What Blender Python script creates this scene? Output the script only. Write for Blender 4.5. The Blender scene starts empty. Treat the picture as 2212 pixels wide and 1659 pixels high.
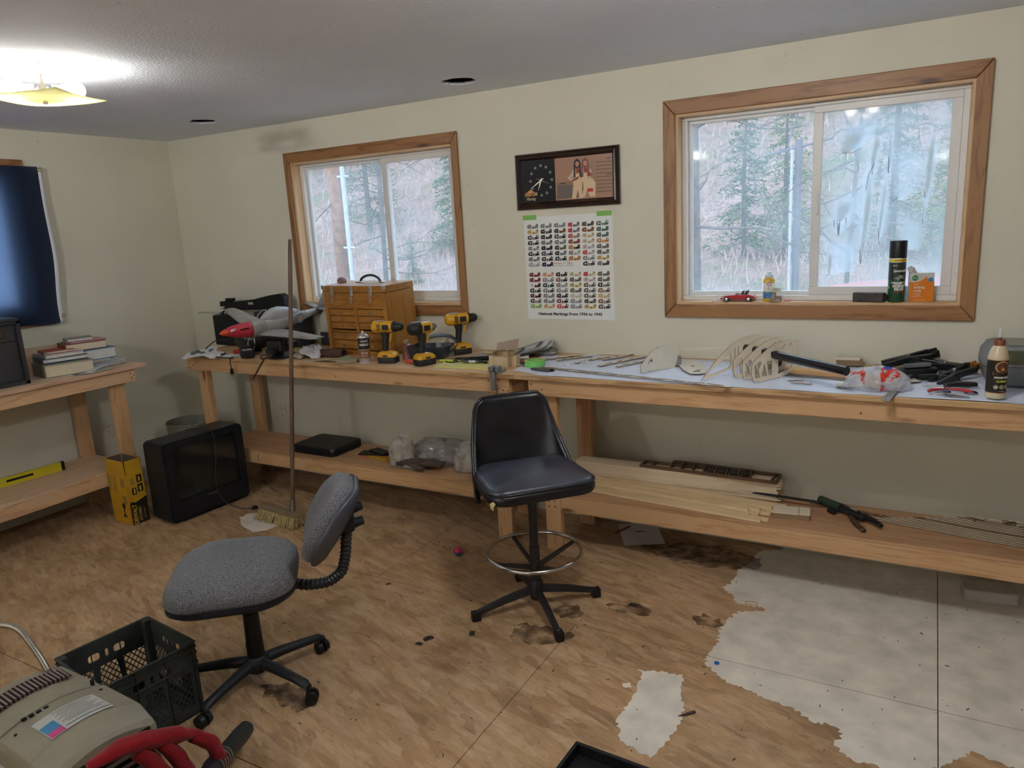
import bpy, bmesh, math, random
from mathutils import Vector, Matrix, Euler, noise
random.seed(7)
R = math.radians
sc = bpy.context.scene
COL = sc.collection
# ---------------- camera, world, exposure, lights ----------------
cam_d = bpy.data.cameras.new('camera'); cam = bpy.data.objects.new('camera', cam_d); COL.objects.link(cam)
cam_d.sensor_width = 36; cam_d.lens = 1590.56/2212*36; cam_d.clip_start = 0.05; cam_d.clip_end = 400
YAW, PIT, ROL = 0.5224, -0.2123, -0.0539
f = Vector((-math.sin(YAW)*math.cos(PIT), math.cos(YAW)*math.cos(PIT), math.sin(PIT)))
r_ = Vector((math.cos(YAW), math.sin(YAW), 0)); u_ = r_.cross(f)
r2 = math.cos(ROL)*r_+math.sin(ROL)*u_; u2 = -math.sin(ROL)*r_+math.cos(ROL)*u_
cam.matrix_world = Matrix(((r2.x,u2.x,-f.x,4.935),(r2.y,u2.y,-f.y,-3.7106),(r2.z,u2.z,-f.z,1.6889),(0,0,0,1)))
sc.camera = cam
sc.view_settings.view_transform = 'Standard'; sc.view_settings.look = 'None'
sc.view_settings.gamma = 1; sc.view_settings.use_curve_mapping = False
sc.view_settings.exposure = 1.08
W = bpy.data.worlds.new('world'); sc.world = W; W.use_nodes = True
bg = W.node_tree.nodes['Background']; bg.inputs[0].default_value = (0.66, 0.82, 1.0, 1); bg.inputs[1].default_value = 1.7
BULB = 150.0      # emission of the ceiling fixture bulbs
def area(name, loc, rot, sx, sy, e, col):
    l = bpy.data.lights.new(name, 'AREA'); l.shape = 'RECTANGLE'; l.size = sx; l.size_y = sy; l.energy = e; l.color = col
    o = bpy.data.objects.new(name, l); COL.objects.link(o); o.location = loc; o.rotation_euler = rot; return o
# added soft fill lamp before the rear wall, which has no opening
area('rear_fill', (3.2, -9.6, 1.5), (R(90), 0, 0), 3.2, 1.6, 10, (.95, 0.97, 1.0))

# ---------------- materials ----------------
MATS = {}
def nt(name):
    m = bpy.data.materials.new(name); m.use_nodes = True; n = m.node_tree.nodes; l = m.node_tree.links
    return m, n, l, n['Principled BSDF']
def ramp(n, stops):
    r = n.new('ShaderNodeValToRGB'); e = r.color_ramp.elements
    while len(e) < len(stops): e.new(0.5)
    for i, (p, c) in enumerate(stops):
        e[i].position = p; e[i].color = (c[0], c[1], c[2], 1)
    return r
def coords(n, l, scale=(1,1,1), rot=(0,0,0)):
    t = n.new('ShaderNodeTexCoord'); mp = n.new('ShaderNodeMapping')
    mp.inputs['Scale'].default_value = scale; mp.inputs['Rotation'].default_value = rot
    l.new(t.outputs['Object'], mp.inputs[0]); return mp
def mat(name, c, rough=.55, metal=0., var=.12, sc_=12., bump=0., bs=80., spec=None, trans=0., ior=None, alpha=None, coat=0.):
    if name in MATS: return MATS[name]
    m, n, l, b = nt(name)
    b.inputs['Roughness'].default_value = rough; b.inputs['Metallic'].default_value = metal
    if spec is not None: b.inputs['Specular IOR Level'].default_value = spec
    if trans: b.inputs['Transmission Weight'].default_value = trans
    if ior: b.inputs['IOR'].default_value = ior
    if alpha is not None: b.inputs['Alpha'].default_value = alpha
    if coat: b.inputs['Coat Weight'].default_value = coat
    mp = coords(n, l)
    ns = n.new('ShaderNodeTexNoise'); ns.inputs['Scale'].default_value = sc_; ns.inputs['Detail'].default_value = 5
    l.new(mp.outputs[0], ns.inputs['Vector'])
    d = [max(0, x*(1-var)) for x in c]; h = [min(1, x*(1+var)) for x in c]
    rp = ramp(n, [(.3, d), (.7, h)]); l.new(ns.outputs[0], rp.inputs[0]); l.new(rp.outputs[0], b.inputs['Base Color'])
    if bump:
        n2 = n.new('ShaderNodeTexNoise'); n2.inputs['Scale'].default_value = bs; n2.inputs['Detail'].default_value = 4
        l.new(mp.outputs[0], n2.inputs['Vector'])
        bp = n.new('ShaderNodeBump'); bp.inputs['Strength'].default_value = bump; bp.inputs['Distance'].default_value = .004
        l.new(n2.outputs[0], bp.inputs['Height']); l.new(bp.outputs[0], b.inputs['Normal'])
    MATS[name] = m; return m
def wood(name, c1, c2, axis='X', rough=.6, ring=9., knots=True, dirt=0., sc_=1.):
    if name in MATS: return MATS[name]
    m, n, l, b = nt(name); b.inputs['Roughness'].default_value = rough
    s = {'X': (.9, 9, 9), 'Y': (9, .9, 9), 'Z': (9, 9, .9)}[axis]; s = tuple(x*sc_ for x in s)
    mp = coords(n, l, s)
    ns = n.new('ShaderNodeTexNoise'); ns.inputs['Scale'].default_value = 1.1; ns.inputs['Detail'].default_value = 3; ns.inputs['Distortion'].default_value = .6
    l.new(mp.outputs[0], ns.inputs['Vector'])
    mu = n.new('ShaderNodeMath'); mu.operation = 'MULTIPLY'; mu.inputs[1].default_value = ring; l.new(ns.outputs[0], mu.inputs[0])
    fr = n.new('ShaderNodeMath'); fr.operation = 'PINGPONG'; fr.inputs[1].default_value = .5; l.new(mu.outputs[0], fr.inputs[0])
    fine = n.new('ShaderNodeTexNoise'); fine.inputs['Scale'].default_value = 14; fine.inputs['Detail'].default_value = 6; l.new(mp.outputs[0], fine.inputs['Vector'])
    ad = n.new('ShaderNodeMath'); ad.operation = 'ADD'; l.new(fr.outputs[0], ad.inputs[0])
    m2 = n.new('ShaderNodeMath'); m2.operation = 'MULTIPLY_ADD'; m2.inputs[1].default_value = .8; m2.inputs[2].default_value = -.3; l.new(fine.outputs[0], m2.inputs[0]); l.new(m2.outputs[0], ad.inputs[1])
    rp = ramp(n, [(.0, [x*.97 for x in c1]), (.38, c1), (.62, c2)]); l.new(ad.outputs[0], rp.inputs[0])
    out = rp
    if knots:
        mk = coords(n, l, {'X': (2.6, 9, 9), 'Y': (9, 2.6, 9), 'Z': (9, 9, 2.6)}[axis])
        vo = n.new('ShaderNodeTexVoronoi'); vo.inputs['Scale'].default_value = .8; l.new(mk.outputs[0], vo.inputs['Vector'])
        kr = ramp(n, [(.05, (1,1,1)), (.12, (0,0,0))]); l.new(vo.outputs['Distance'], kr.inputs[0])
        mx = n.new('ShaderNodeMixRGB'); mx.inputs[2].default_value = (c2[0]*.35, c2[1]*.28, c2[2]*.22, 1); l.new(kr.outputs[0], mx.inputs[0]); l.new(rp.outputs[0], mx.inputs[1]); out = mx
    l.new(out.outputs[0], b.inputs['Base Color'])
    bp = n.new('ShaderNodeBump'); bp.inputs['Strength'].default_value = .12; bp.inputs['Distance'].default_value = .002
    l.new(fine.outputs[0], bp.inputs['Height']); l.new(bp.outputs[0], b.inputs['Normal'])
    MATS[name] = m; return m
def attr_mat(name, rough=.5, spec=.3):      # flat print: colours come with the mesh
    if name in MATS: return MATS[name]
    m, n, l, b = nt(name); a = n.new('ShaderNodeAttribute'); a.attribute_name = 'Col'
    l.new(a.outputs['Color'], b.inputs['Base Color']); b.inputs['Roughness'].default_value = rough; b.inputs['Specular IOR Level'].default_value = spec
    MATS[name] = m; return m
def cloth(name, c, c2, trans=.0, s=160., tr=None, bump=.4):
    if name in MATS: return MATS[name]
    m = mat(name, c, .95, var=.2, sc_=60, bump=bump, bs=s, spec=.1); n = m.node_tree.nodes; l = m.node_tree.links; b = n['Principled BSDF']
    b.inputs['Sheen Weight'].default_value = .15
    sp = n.new('ShaderNodeTexNoise'); sp.inputs['Scale'].default_value = s*1.6; sp.inputs['Detail'].default_value = 2
    t = n.new('ShaderNodeTexCoord'); l.new(t.outputs['Object'], sp.inputs['Vector'])
    rp = ramp(n, [(.42, c), (.58, c2)]); l.new(sp.outputs[0], rp.inputs[0]); l.new(rp.outputs[0], b.inputs['Base Color'])
    if trans:
        tl = n.new('ShaderNodeBsdfTranslucent'); tl.inputs[0].default_value = (*tr, 1); mx = n.new('ShaderNodeMixShader'); mx.inputs[0].default_value = trans
        o = n['Material Output']; l.new(b.outputs[0], mx.inputs[1]); l.new(tl.outputs[0], mx.inputs[2]); l.new(mx.outputs[0], o.inputs[0])
    MATS[name] = m; return m
def film(name, c=(.9,.93,.96), op=.25, trn=.5, rough=.3, noise_s=6., lo=.0, spec=.4, soft=False):
    """thin clear plastic / dusty glass: transparent mixed with a bit of diffuse+translucent scatter and gloss"""
    if name in MATS: return MATS[name]
    m, n, l, b = nt(name); o = n['Material Output']
    b.inputs['Base Color'].default_value = (*c, 1); b.inputs['Roughness'].default_value = rough; b.inputs['Specular IOR Level'].default_value = spec
    tp = n.new('ShaderNodeBsdfTransparent'); tl = n.new('ShaderNodeBsdfTranslucent'); tl.inputs[0].default_value = (*c, 1)
    m1 = n.new('ShaderNodeMixShader'); m1.inputs[0].default_value = trn; l.new(b.outputs[0], m1.inputs[1]); l.new(tl.outputs[0], m1.inputs[2])
    m2 = n.new('ShaderNodeMixShader'); l.new(tp.outputs[0], m2.inputs[1]); l.new(m1.outputs[0], m2.inputs[2])
    mp = coords(n, l); ns = n.new('ShaderNodeTexNoise'); ns.inputs['Scale'].default_value = noise_s; ns.inputs['Detail'].default_value = 4; l.new(mp.outputs[0], ns.inputs['Vector'])
    rp = ramp(n, [(.35, (lo,)*3), (.65, (op,)*3)]); l.new(ns.outputs[0], rp.inputs[0]); l.new(rp.outputs[0], m2.inputs[0])
    if soft:   # the film thins out towards its rim (thickness stored per vertex)
        a = n.new('ShaderNodeAttribute'); a.attribute_name = 'thick'; q = n.new('ShaderNodeMath'); q.operation = 'MULTIPLY'
        l.new(rp.outputs[0], q.inputs[0]); l.new(a.outputs['Fac'], q.inputs[1]); l.new(q.outputs[0], m2.inputs[0])
    l.new(m2.outputs[0], o.inputs[0]); MATS[name] = m; return m

# ---------------- mesh builder ----------------
class MB:
    def __init__(s): s.v = []; s.f = []; s.c = []; s.cc = None
    def add(s, vs, fs, M=None):
        o = len(s.v); s.v += [tuple(M @ Vector(p)) if M else tuple(p) for p in vs]
        for q in fs: s.f.append(tuple(o+i for i in q)); s.c.append(s.cc)
        return s
    def box(s, c, d, M=None, rz=0, taper=1.):
        x, y, z = [a/2 for a in d]; t = taper
        vs = [(-x,-y,-z),(x,-y,-z),(x,y,-z),(-x,y,-z),(-x*t,-y*t,z),(x*t,-y*t,z),(x*t,y*t,z),(-x*t,y*t,z)]
        T = Matrix.Translation(c) @ Matrix.Rotation(rz, 4, 'Z')
        if M: T = M @ T
        return s.add(vs, [(3,2,1,0),(4,5,6,7),(0,1,5,4),(1,2,6,5),(2,3,7,6),(3,0,4,7)], T)
    def b2(s, a, b, M=None): return s.box([(p+q)/2 for p, q in zip(a, b)], [abs(q-p) for p, q in zip(a, b)], M)
    def cyl(s, p0, p1, r0, r1=None, n=16, cap=True):
        r1 = r0 if r1 is None else r1; p0, p1 = Vector(p0), Vector(p1); q = (p1-p0).to_track_quat('Z', 'Y').to_matrix()
        vs = []
        for p, r in ((p0, r0), (p1, r1)):
            for i in range(n):
                a = 2*math.pi*i/n; vs.append(p + q @ Vector((math.cos(a)*r, math.sin(a)*r, 0)))
        fs = [(i, (i+1) % n, n+(i+1) % n, n+i) for i in range(n)]
        if cap: fs += [tuple(range(n-1, -1, -1)), tuple(range(n, 2*n))]
        return s.add(vs, fs)
    def rings(s, rs, closed=False, cap=True):
        n = len(rs[0]); vs = [p for r in rs for p in r]; fs = []
        m = len(rs)
        for k in range(m if closed else m-1):
            a, b = k*n, ((k+1) % m)*n
            fs += [(a+i, a+(i+1) % n, b+(i+1) % n, b+i) for i in range(n)]
        if cap and not closed: fs += [tuple(range(n-1, -1, -1)), tuple((m-1)*n+i for i in range(n))]
        return s.add(vs, fs)
    def lathe(s, prof, c=(0,0,0), n=24, M=None, cap=True):
        rs = [[(c[0]+r*math.cos(2*math.pi*i/n), c[1]+r*math.sin(2*math.pi*i/n), c[2]+z) for i in range(n)] for r, z in prof]
        if M: rs = [[tuple(M @ Vector(p)) for p in r] for r in rs]
        return s.rings(rs, cap=cap)
    def tube(s, path, r, n=8, closed=False, rad=None):
        P = [Vector(p) for p in path]; rs = []; up = None; m = len(P)
        for i, p in enumerate(P):
            if closed: t = (P[(i+1) % m]-P[i-1]).normalized()
            else: t = (P[min(i+1, m-1)]-P[max(i-1, 0)]).normalized()
            if up is None: up = t.orthogonal().normalized()
            up = (up - t*up.dot(t)); up = up.normalized() if up.length > 1e-6 else t.orthogonal().normalized()
            w = t.cross(up); rr = rad[i] if rad else r
            rs.append([p + up*math.cos(2*math.pi*k/n)*rr + w*math.sin(2*math.pi*k/n)*rr for k in range(n)])
        return s.rings(rs, closed=closed)
    def prism(s, poly, t0, t1, M=None):
        """poly in XY extruded from z=t0 to t1"""
        a = sum(poly[i][0]*poly[(i+1) % len(poly)][1]-poly[(i+1) % len(poly)][0]*poly[i][1] for i in range(len(poly)))
        if a < 0: poly = poly[::-1]
        n = len(poly); vs = [(x, y, t0) for x, y in poly]+[(x, y, t1) for x, y in poly]
        return s.add(vs, [tuple(range(n-1, -1, -1)), tuple(range(n, 2*n))]+[(i, (i+1) % n, n+(i+1) % n, n+i) for i in range(n)], M)
    def sphere(s, c, r, n=16, m=10, M=None):
        r = (r,)*3 if not hasattr(r, '__len__') else r
        rs = []
        for j in range(1, m):
            a = math.pi*j/m
            rs.append([(c[0]+r[0]*math.sin(a)*math.cos(2*math.pi*i/n), c[1]+r[1]*math.sin(a)*math.sin(2*math.pi*i/n), c[2]-r[2]*math.cos(a)) for i in range(n)])
        if M: rs = [[tuple(M @ Vector(p)) for p in q] for q in rs]
        return s.rings(rs)
    def poly(s, pts, M=None): return s.add(pts, [tuple(range(len(pts)))], M)
    def build(s, name, m, parent=None, smooth=False, bevel=0, loc=None, rot=None, seg=2, sub=0, solid=0):
        me = bpy.data.meshes.new(name); me.from_pydata(s.v, [], s.f); me.update()
        if any(c is not None for c in s.c):
            ca = me.color_attributes.new('Col', 'FLOAT_COLOR', 'CORNER'); k = 0
            for pi, p in enumerate(me.polygons):
                c = s.c[pi] or (1,1,1)
                for li in p.loop_indices: ca.data[li].color = (*c, 1)
        bm = bmesh.new(); bm.from_mesh(me); bmesh.ops.recalc_face_normals(bm, faces=bm.faces); bm.to_mesh(me); bm.free()
        for mm in (m if isinstance(m, (list, tuple)) else [m]): me.materials.append(mm)
        o = bpy.data.objects.new(name, me); COL.objects.link(o)
        if smooth:
            for p in me.polygons: p.use_smooth = True
            if smooth != 'all':
                me.update(); bm = bmesh.new(); bm.from_mesh(me)
                for e in bm.edges:
                    if len(e.link_faces) == 2 and e.calc_face_angle(0) > R(38): e.smooth = False
                bm.to_mesh(me); bm.free()
        if solid:
            md = o.modifiers.new('solid', 'SOLIDIFY'); md.thickness = solid
        if bevel:
            md = o.modifiers.new('bevel', 'BEVEL'); md.width = bevel; md.segments = seg; md.limit_method = 'ANGLE'; md.angle_limit = R(40)
        if sub:
            md = o.modifiers.new('sub', 'SUBSURF'); md.levels = sub; md.render_levels = sub
        if parent is not None: o.parent = parent
        if loc is not None: o.location = loc
        if rot is not None: o.rotation_euler = rot
        return o
def tag(o, label, cat, group=None):
    o['label'] = label; o['category'] = cat
    if group: o['group'] = group
    return o
def thing(name, label, cat, loc=(0,0,0), rz=0, group=None, rot=None):
    o = bpy.data.objects.new(name, None); COL.objects.link(o); o.empty_display_size = .05
    o.location = loc; o.rotation_euler = rot if rot else (0, 0, rz); return tag(o, label, cat, group)
def lab(o, l): o['label'] = l; return o
def struct(name, mb, m, **k):
    o = mb.build(name, m, **k); o['kind'] = 'structure'; return o
def dup(root, loc=None, rz=None, label=None):
    r = root.copy(); COL.objects.link(r)
    if loc is not None: r.location = loc
    if rz is not None: r.rotation_euler = (0, 0, rz)
    if label: r['label'] = label
    for ch in list(root.children):
        c = ch.copy(); COL.objects.link(c); c.parent = r
        for g in list(ch.children):
            d = g.copy(); COL.objects.link(d); d.parent = c
    return r
def text(name, s, size, m, parent=None, loc=(0,0,0), rot=(0,0,0), ext=.0004, bend=0, sx=1., shear=0., align='CENTER', bold=0.):
    cu = bpy.data.curves.new(name, 'FONT'); cu.body = s; cu.size = size; cu.extrude = ext; cu.align_x = align; cu.align_y = 'CENTER'; cu.shear = shear; cu.offset = bold; cu.resolution_u = 3
    t = bpy.data.objects.new(name, cu); COL.objects.link(t)
    me = bpy.data.meshes.new_from_object(t.evaluated_get(bpy.context.evaluated_depsgraph_get())); bpy.data.objects.remove(t)
    for v in me.vertices:
        v.co.x *= sx
        if bend:   # text laid round a vertical can of radius bend; the text plane is x (right), y (up)
            x, z = v.co.x, v.co.z; a = x/bend; v.co.x = math.sin(a)*(bend+z); v.co.z = (math.cos(a))*(bend+z)
    me.materials.clear(); me.materials.append(m)
    o = bpy.data.objects.new(name, me); COL.objects.link(o)
    if parent is not None: o.parent = parent
    o.location = loc; o.rotation_euler = rot; return o
def band(mb, r, z0, z1, a0, a1, n=10, t=.0003):
    """label patch wrapped on a can, angles measured from -Y; outer skin"""
    vs = []
    for i in range(n+1):
        a = a0+(a1-a0)*i/n
        for z in (z0, z1): vs.append((math.sin(a)*(r+t), -math.cos(a)*(r+t), z))
    return mb.add(vs, [(2*i, 2*i+2, 2*i+3, 2*i+1) for i in range(n)])
def bz(y, d=0.): return .949+.037*(y+.538)+d      # the bench top rises slightly to the wall
def clip(poly, x0, x1, y0, y1):
    for ax, v, sg in ((0, x0, 1), (0, x1, -1), (1, y0, 1), (1, y1, -1)):
        out = []
        for i in range(len(poly)):
            a, b = poly[i-1], poly[i]; ia, ib = (a[ax]-v)*sg >= 0, (b[ax]-v)*sg >= 0
            if ia != ib:
                t = (v-a[ax])/(b[ax]-a[ax]); out.append((a[0]+t*(b[0]-a[0]), a[1]+t*(b[1]-a[1])))
            if ib: out.append(b)
        poly = out
        if not poly: return []
    return poly
def holed(mb, outer, holes, t0, t1, M=None):
    """flat plate with holes (laser-cut wood): triangle-filled both sides plus walls"""
    bm = bmesh.new(); es = []
    for lp in [outer]+holes:
        vs = [bm.verts.new((x, y, 0)) for x, y in lp]; es += [bm.edges.new((vs[i-1], vs[i])) for i in range(len(vs))]
    bmesh.ops.triangle_fill(bm, use_beauty=True, use_dissolve=False, edges=es)
    bm.verts.index_update(); vs = [v.co.copy() for v in bm.verts]; fs = [[v.index for v in q.verts] for q in bm.faces]
    n = len(vs); V = [(p.x, p.y, t0) for p in vs]+[(p.x, p.y, t1) for p in vs]
    F = [tuple(q[::-1]) for q in fs]+[tuple(n+i for i in q) for q in fs]
    k = 0
    for lp in [outer]+holes:
        L = len(lp); F += [(k+i, k+(i+1) % L, n+k+(i+1) % L, n+k+i) for i in range(L)]; k += L
    bm.free(); return mb.add(V, F, M)
def circ(cx, cy, rx, ry=None, n=14, a0=0): ry = ry or rx; return [(cx+rx*math.cos(a0+2*math.pi*i/n), cy+ry*math.sin(a0+2*math.pi*i/n)) for i in range(n)]
def ell(w, h, r, cx=0, cy=0, n=4):   # rounded rectangle outline
    o = []
    for sx, sy, a in ((1,1,0),(-1,1,90),(-1,-1,180),(1,-1,270)):
        for i in range(n+1):
            t = R(a+90*i/n); o.append((cx+sx*(w/2-r)+r*math.cos(t), cy+sy*(h/2-r)+r*math.sin(t)))
    return o
def blob(mb, w, d, h, seed=0, amp=.16, fr=2.2, n=40, m=18, M=None, lean=(0, 0)):
    """a limp bag: folded dome, flat underneath"""
    rs = []
    for j in range(m+1):
        t = j/m; a = t*math.pi*.5; z = math.sin(a)**.9; k = math.cos(a)**.55 if j < m else .02; r = []
        for i in range(n):
            q = 2*math.pi*i/n; p = Vector((math.cos(q)*fr, math.sin(q)*fr, z*fr*.9+seed))
            e = 1+amp*(noise.noise(p)*1.3+.55*abs(noise.noise(p*2.6))*2-.3+.25*noise.noise(p*6))
            r.append((math.cos(q)*w/2*k*e+lean[0]*z, math.sin(q)*d/2*k*e+lean[1]*z, max(0, h*z*(1+amp*.8*noise.noise(p*1.4)))+.0004))
        rs.append(r)
    if M: rs = [[tuple(M @ Vector(p)) for p in q] for q in rs]
    return mb.rings(rs)
def crumple(mb, w, d, h, n=14, seed=0, closed=True, M=None, sharp=1.6):
    """a crumpled sheet / bag: noisy dome"""
    vs = []; fs = []
    for j in range(n+1):
        for i in range(n+1):
            x, y = i/n*2-1, j/n*2-1; rr = min(1, math.hypot(x, y)/1.15)
            q = noise.turbulence(Vector((x*sharp+seed, y*sharp, seed*.37)), 3, True)
            z = h*(1-rr**2)**.6*(.45+.75*q) if rr < 1 else 0
            k = 1+.16*noise.noise(Vector((x*1.7+seed, y*1.7, 5)))
            vs.append((x*w/2*k, y*d/2*k, max(z, 0)))
    for j in range(n):
        for i in range(n): a = j*(n+1)+i; fs.append((a, a+1, a+n+2, a+n+1))
    return mb.add(vs, fs, M)
# ---------------- room shell ----------------
def wall_mat(name, c, c2, bump, bs):
    m, n, l, b = nt(name); b.inputs['Roughness'].default_value = .85; b.inputs['Specular IOR Level'].default_value = .2
    mp = coords(n, l); a = n.new('ShaderNodeTexNoise'); a.inputs['Scale'].default_value = 1.6; a.inputs['Detail'].default_value = 6; l.new(mp.outputs[0], a.inputs['Vector'])
    rp = ramp(n, [(.3, c), (.7, c2)]); l.new(a.outputs[0], rp.inputs[0])
    v = n.new('ShaderNodeTexVoronoi'); v.inputs['Scale'].default_value = 5.5; l.new(mp.outputs[0], v.inputs['Vector'])
    k = ramp(n, [(.012, (1,1,1)), (.03, (0,0,0))]); l.new(v.outputs['Distance'], k.inputs[0])
    # hairline scuffs
    w = n.new('ShaderNodeTexNoise'); w.inputs['Scale'].default_value = 3.; w.inputs['Detail'].default_value = 8; w.inputs['Distortion'].default_value = 2.5; l.new(mp.outputs[0], w.inputs['Vector'])
    k2 = ramp(n, [(.496, (0,0,0)), (.5, (.5,.5,.5)), (.504, (0,0,0))]); l.new(w.outputs[0], k2.inputs[0])
    w3 = n.new('ShaderNodeTexNoise'); w3.inputs['Scale'].default_value = 2.2; l.new(mp.outputs[0], w3.inputs['Vector'])
    k3 = ramp(n, [(.6, (0,0,0)), (.68, (1,1,1))]); l.new(w3.outputs[0], k3.inputs[0])
    ml = n.new('ShaderNodeMath'); ml.operation = 'MULTIPLY'; l.new(k2.outputs[0], ml.inputs[0]); l.new(k3.outputs[0], ml.inputs[1])
    mx0 = n.new('ShaderNodeMath'); mx0.operation = 'MAXIMUM'; l.new(k.outputs[0], mx0.inputs[0]); l.new(ml.outputs[0], mx0.inputs[1])
    mx = n.new('ShaderNodeMixRGB'); mx.inputs[2].default_value = (c[0]*.45, c[1]*.4, c[2]*.35, 1); l.new(mx0.outputs[0], mx.inputs[0]); l.new(rp.outputs[0], mx.inputs[1]); l.new(mx.outputs[0], b.inputs['Base Color'])
    nn = n.new('ShaderNodeTexNoise'); nn.inputs['Scale'].default_value = bs; nn.inputs['Detail'].default_value = 4; l.new(mp.outputs[0], nn.inputs['Vector'])
    bp = n.new('ShaderNodeBump'); bp.inputs['Strength'].default_value = bump; bp.inputs['Distance'].default_value = .006; l.new(nn.outputs[0], bp.inputs['Height']); l.new(bp.outputs[0], b.inputs['Normal'])
    return m
M_wall = wall_mat('wall_paint', (.60, .575, .47), (.66, .635, .52), .12, 60)
M_ceil = wall_mat('ceiling_texture', (.76, .80, .88), (.82, .86, .94), .55, 90)  # cool daylight cast is mixed into the ceiling colour
HC, XR, YR = 2.419, 8.4, -9.8
W1 = (1.2, 2.485, 1.238, 2.165); W2 = (3.8, 5.048, 1.248, 2.172)
def holed_wall(x0, x1, z0, z1, holes, t=.16):
    mb = MB(); xs = x0
    for hx0, hx1, hz0, hz1 in holes:
        mb.b2((xs, 0, z0), (hx0, t, z1)); mb.b2((hx0, 0, z0), (hx1, t, hz0)); mb.b2((hx0, 0, hz1), (hx1, t, z1)); xs = hx1
    mb.b2((xs, 0, z0), (x1, t, z1)); return mb
struct('wall_back', holed_wall(-.16, XR+.16, -.05, HC+.05, [W1, W2]), M_wall)
WL = (-2.33, -1.13, 1.30, 2.17)   # window in the left wall (y0,y1,z0,z1)
mb = MB(); mb.b2((-.16, WL[1], -.05), (0, 0, HC+.05)); mb.b2((-.16, WL[0], -.05), (0, WL[1], WL[2])); mb.b2((-.16, WL[0], WL[3]), (0, WL[1], HC+.05)); mb.b2((-.16, YR, -.05), (0, WL[0], HC+.05))
struct('wall_left', mb, M_wall)
struct('wall_right', MB().b2((XR, YR, -.05), (XR+.16, 0, HC+.05)), M_wall)
struct('wall_rear', MB().b2((-.16, YR-.16, -.05), (XR+.16, YR, HC+.05)), M_wall)
# ceiling with two ragged cut-outs
random.seed(3)
def ragged(cx, cy, r, n=26, j=.12): return [(cx+r*(1+random.uniform(-j, j))*math.cos(2*math.pi*i/n), cy+r*(1+random.uniform(-j, j))*math.sin(2*math.pi*i/n)) for i in range(n)]
h1, h2 = ragged(2.778, -.335, .088), ragged(.922, -.42, .085)
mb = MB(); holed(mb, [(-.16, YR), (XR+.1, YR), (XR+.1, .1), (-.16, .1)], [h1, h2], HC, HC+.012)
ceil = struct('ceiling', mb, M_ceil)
M_void = mat('attic_dark', (.006, .006, .005), .95, spec=.1)
M_insul = mat('attic_insulation', (.03, .03, .027), .95, bump=1, bs=40)  # darkened like the recess shell, so the attic looks unlit
for c in ((2.778, -.335), (.922, -.42)):
    mb = MB(); mb.lathe([(.135, HC+.012), (.135, HC+.16), (.001, HC+.16)], (c[0], c[1], 0), 20, cap=False); mb.build('cutout_recess', M_void, ceil)
    mb = MB(); crumple(mb, .2, .2, .04, 8, c[0], M=Matrix.Translation((c[0], c[1], HC+.15)) @ Matrix.Rotation(R(180), 4, 'X')); mb.build('loose_insulation', M_insul, ceil)
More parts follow.
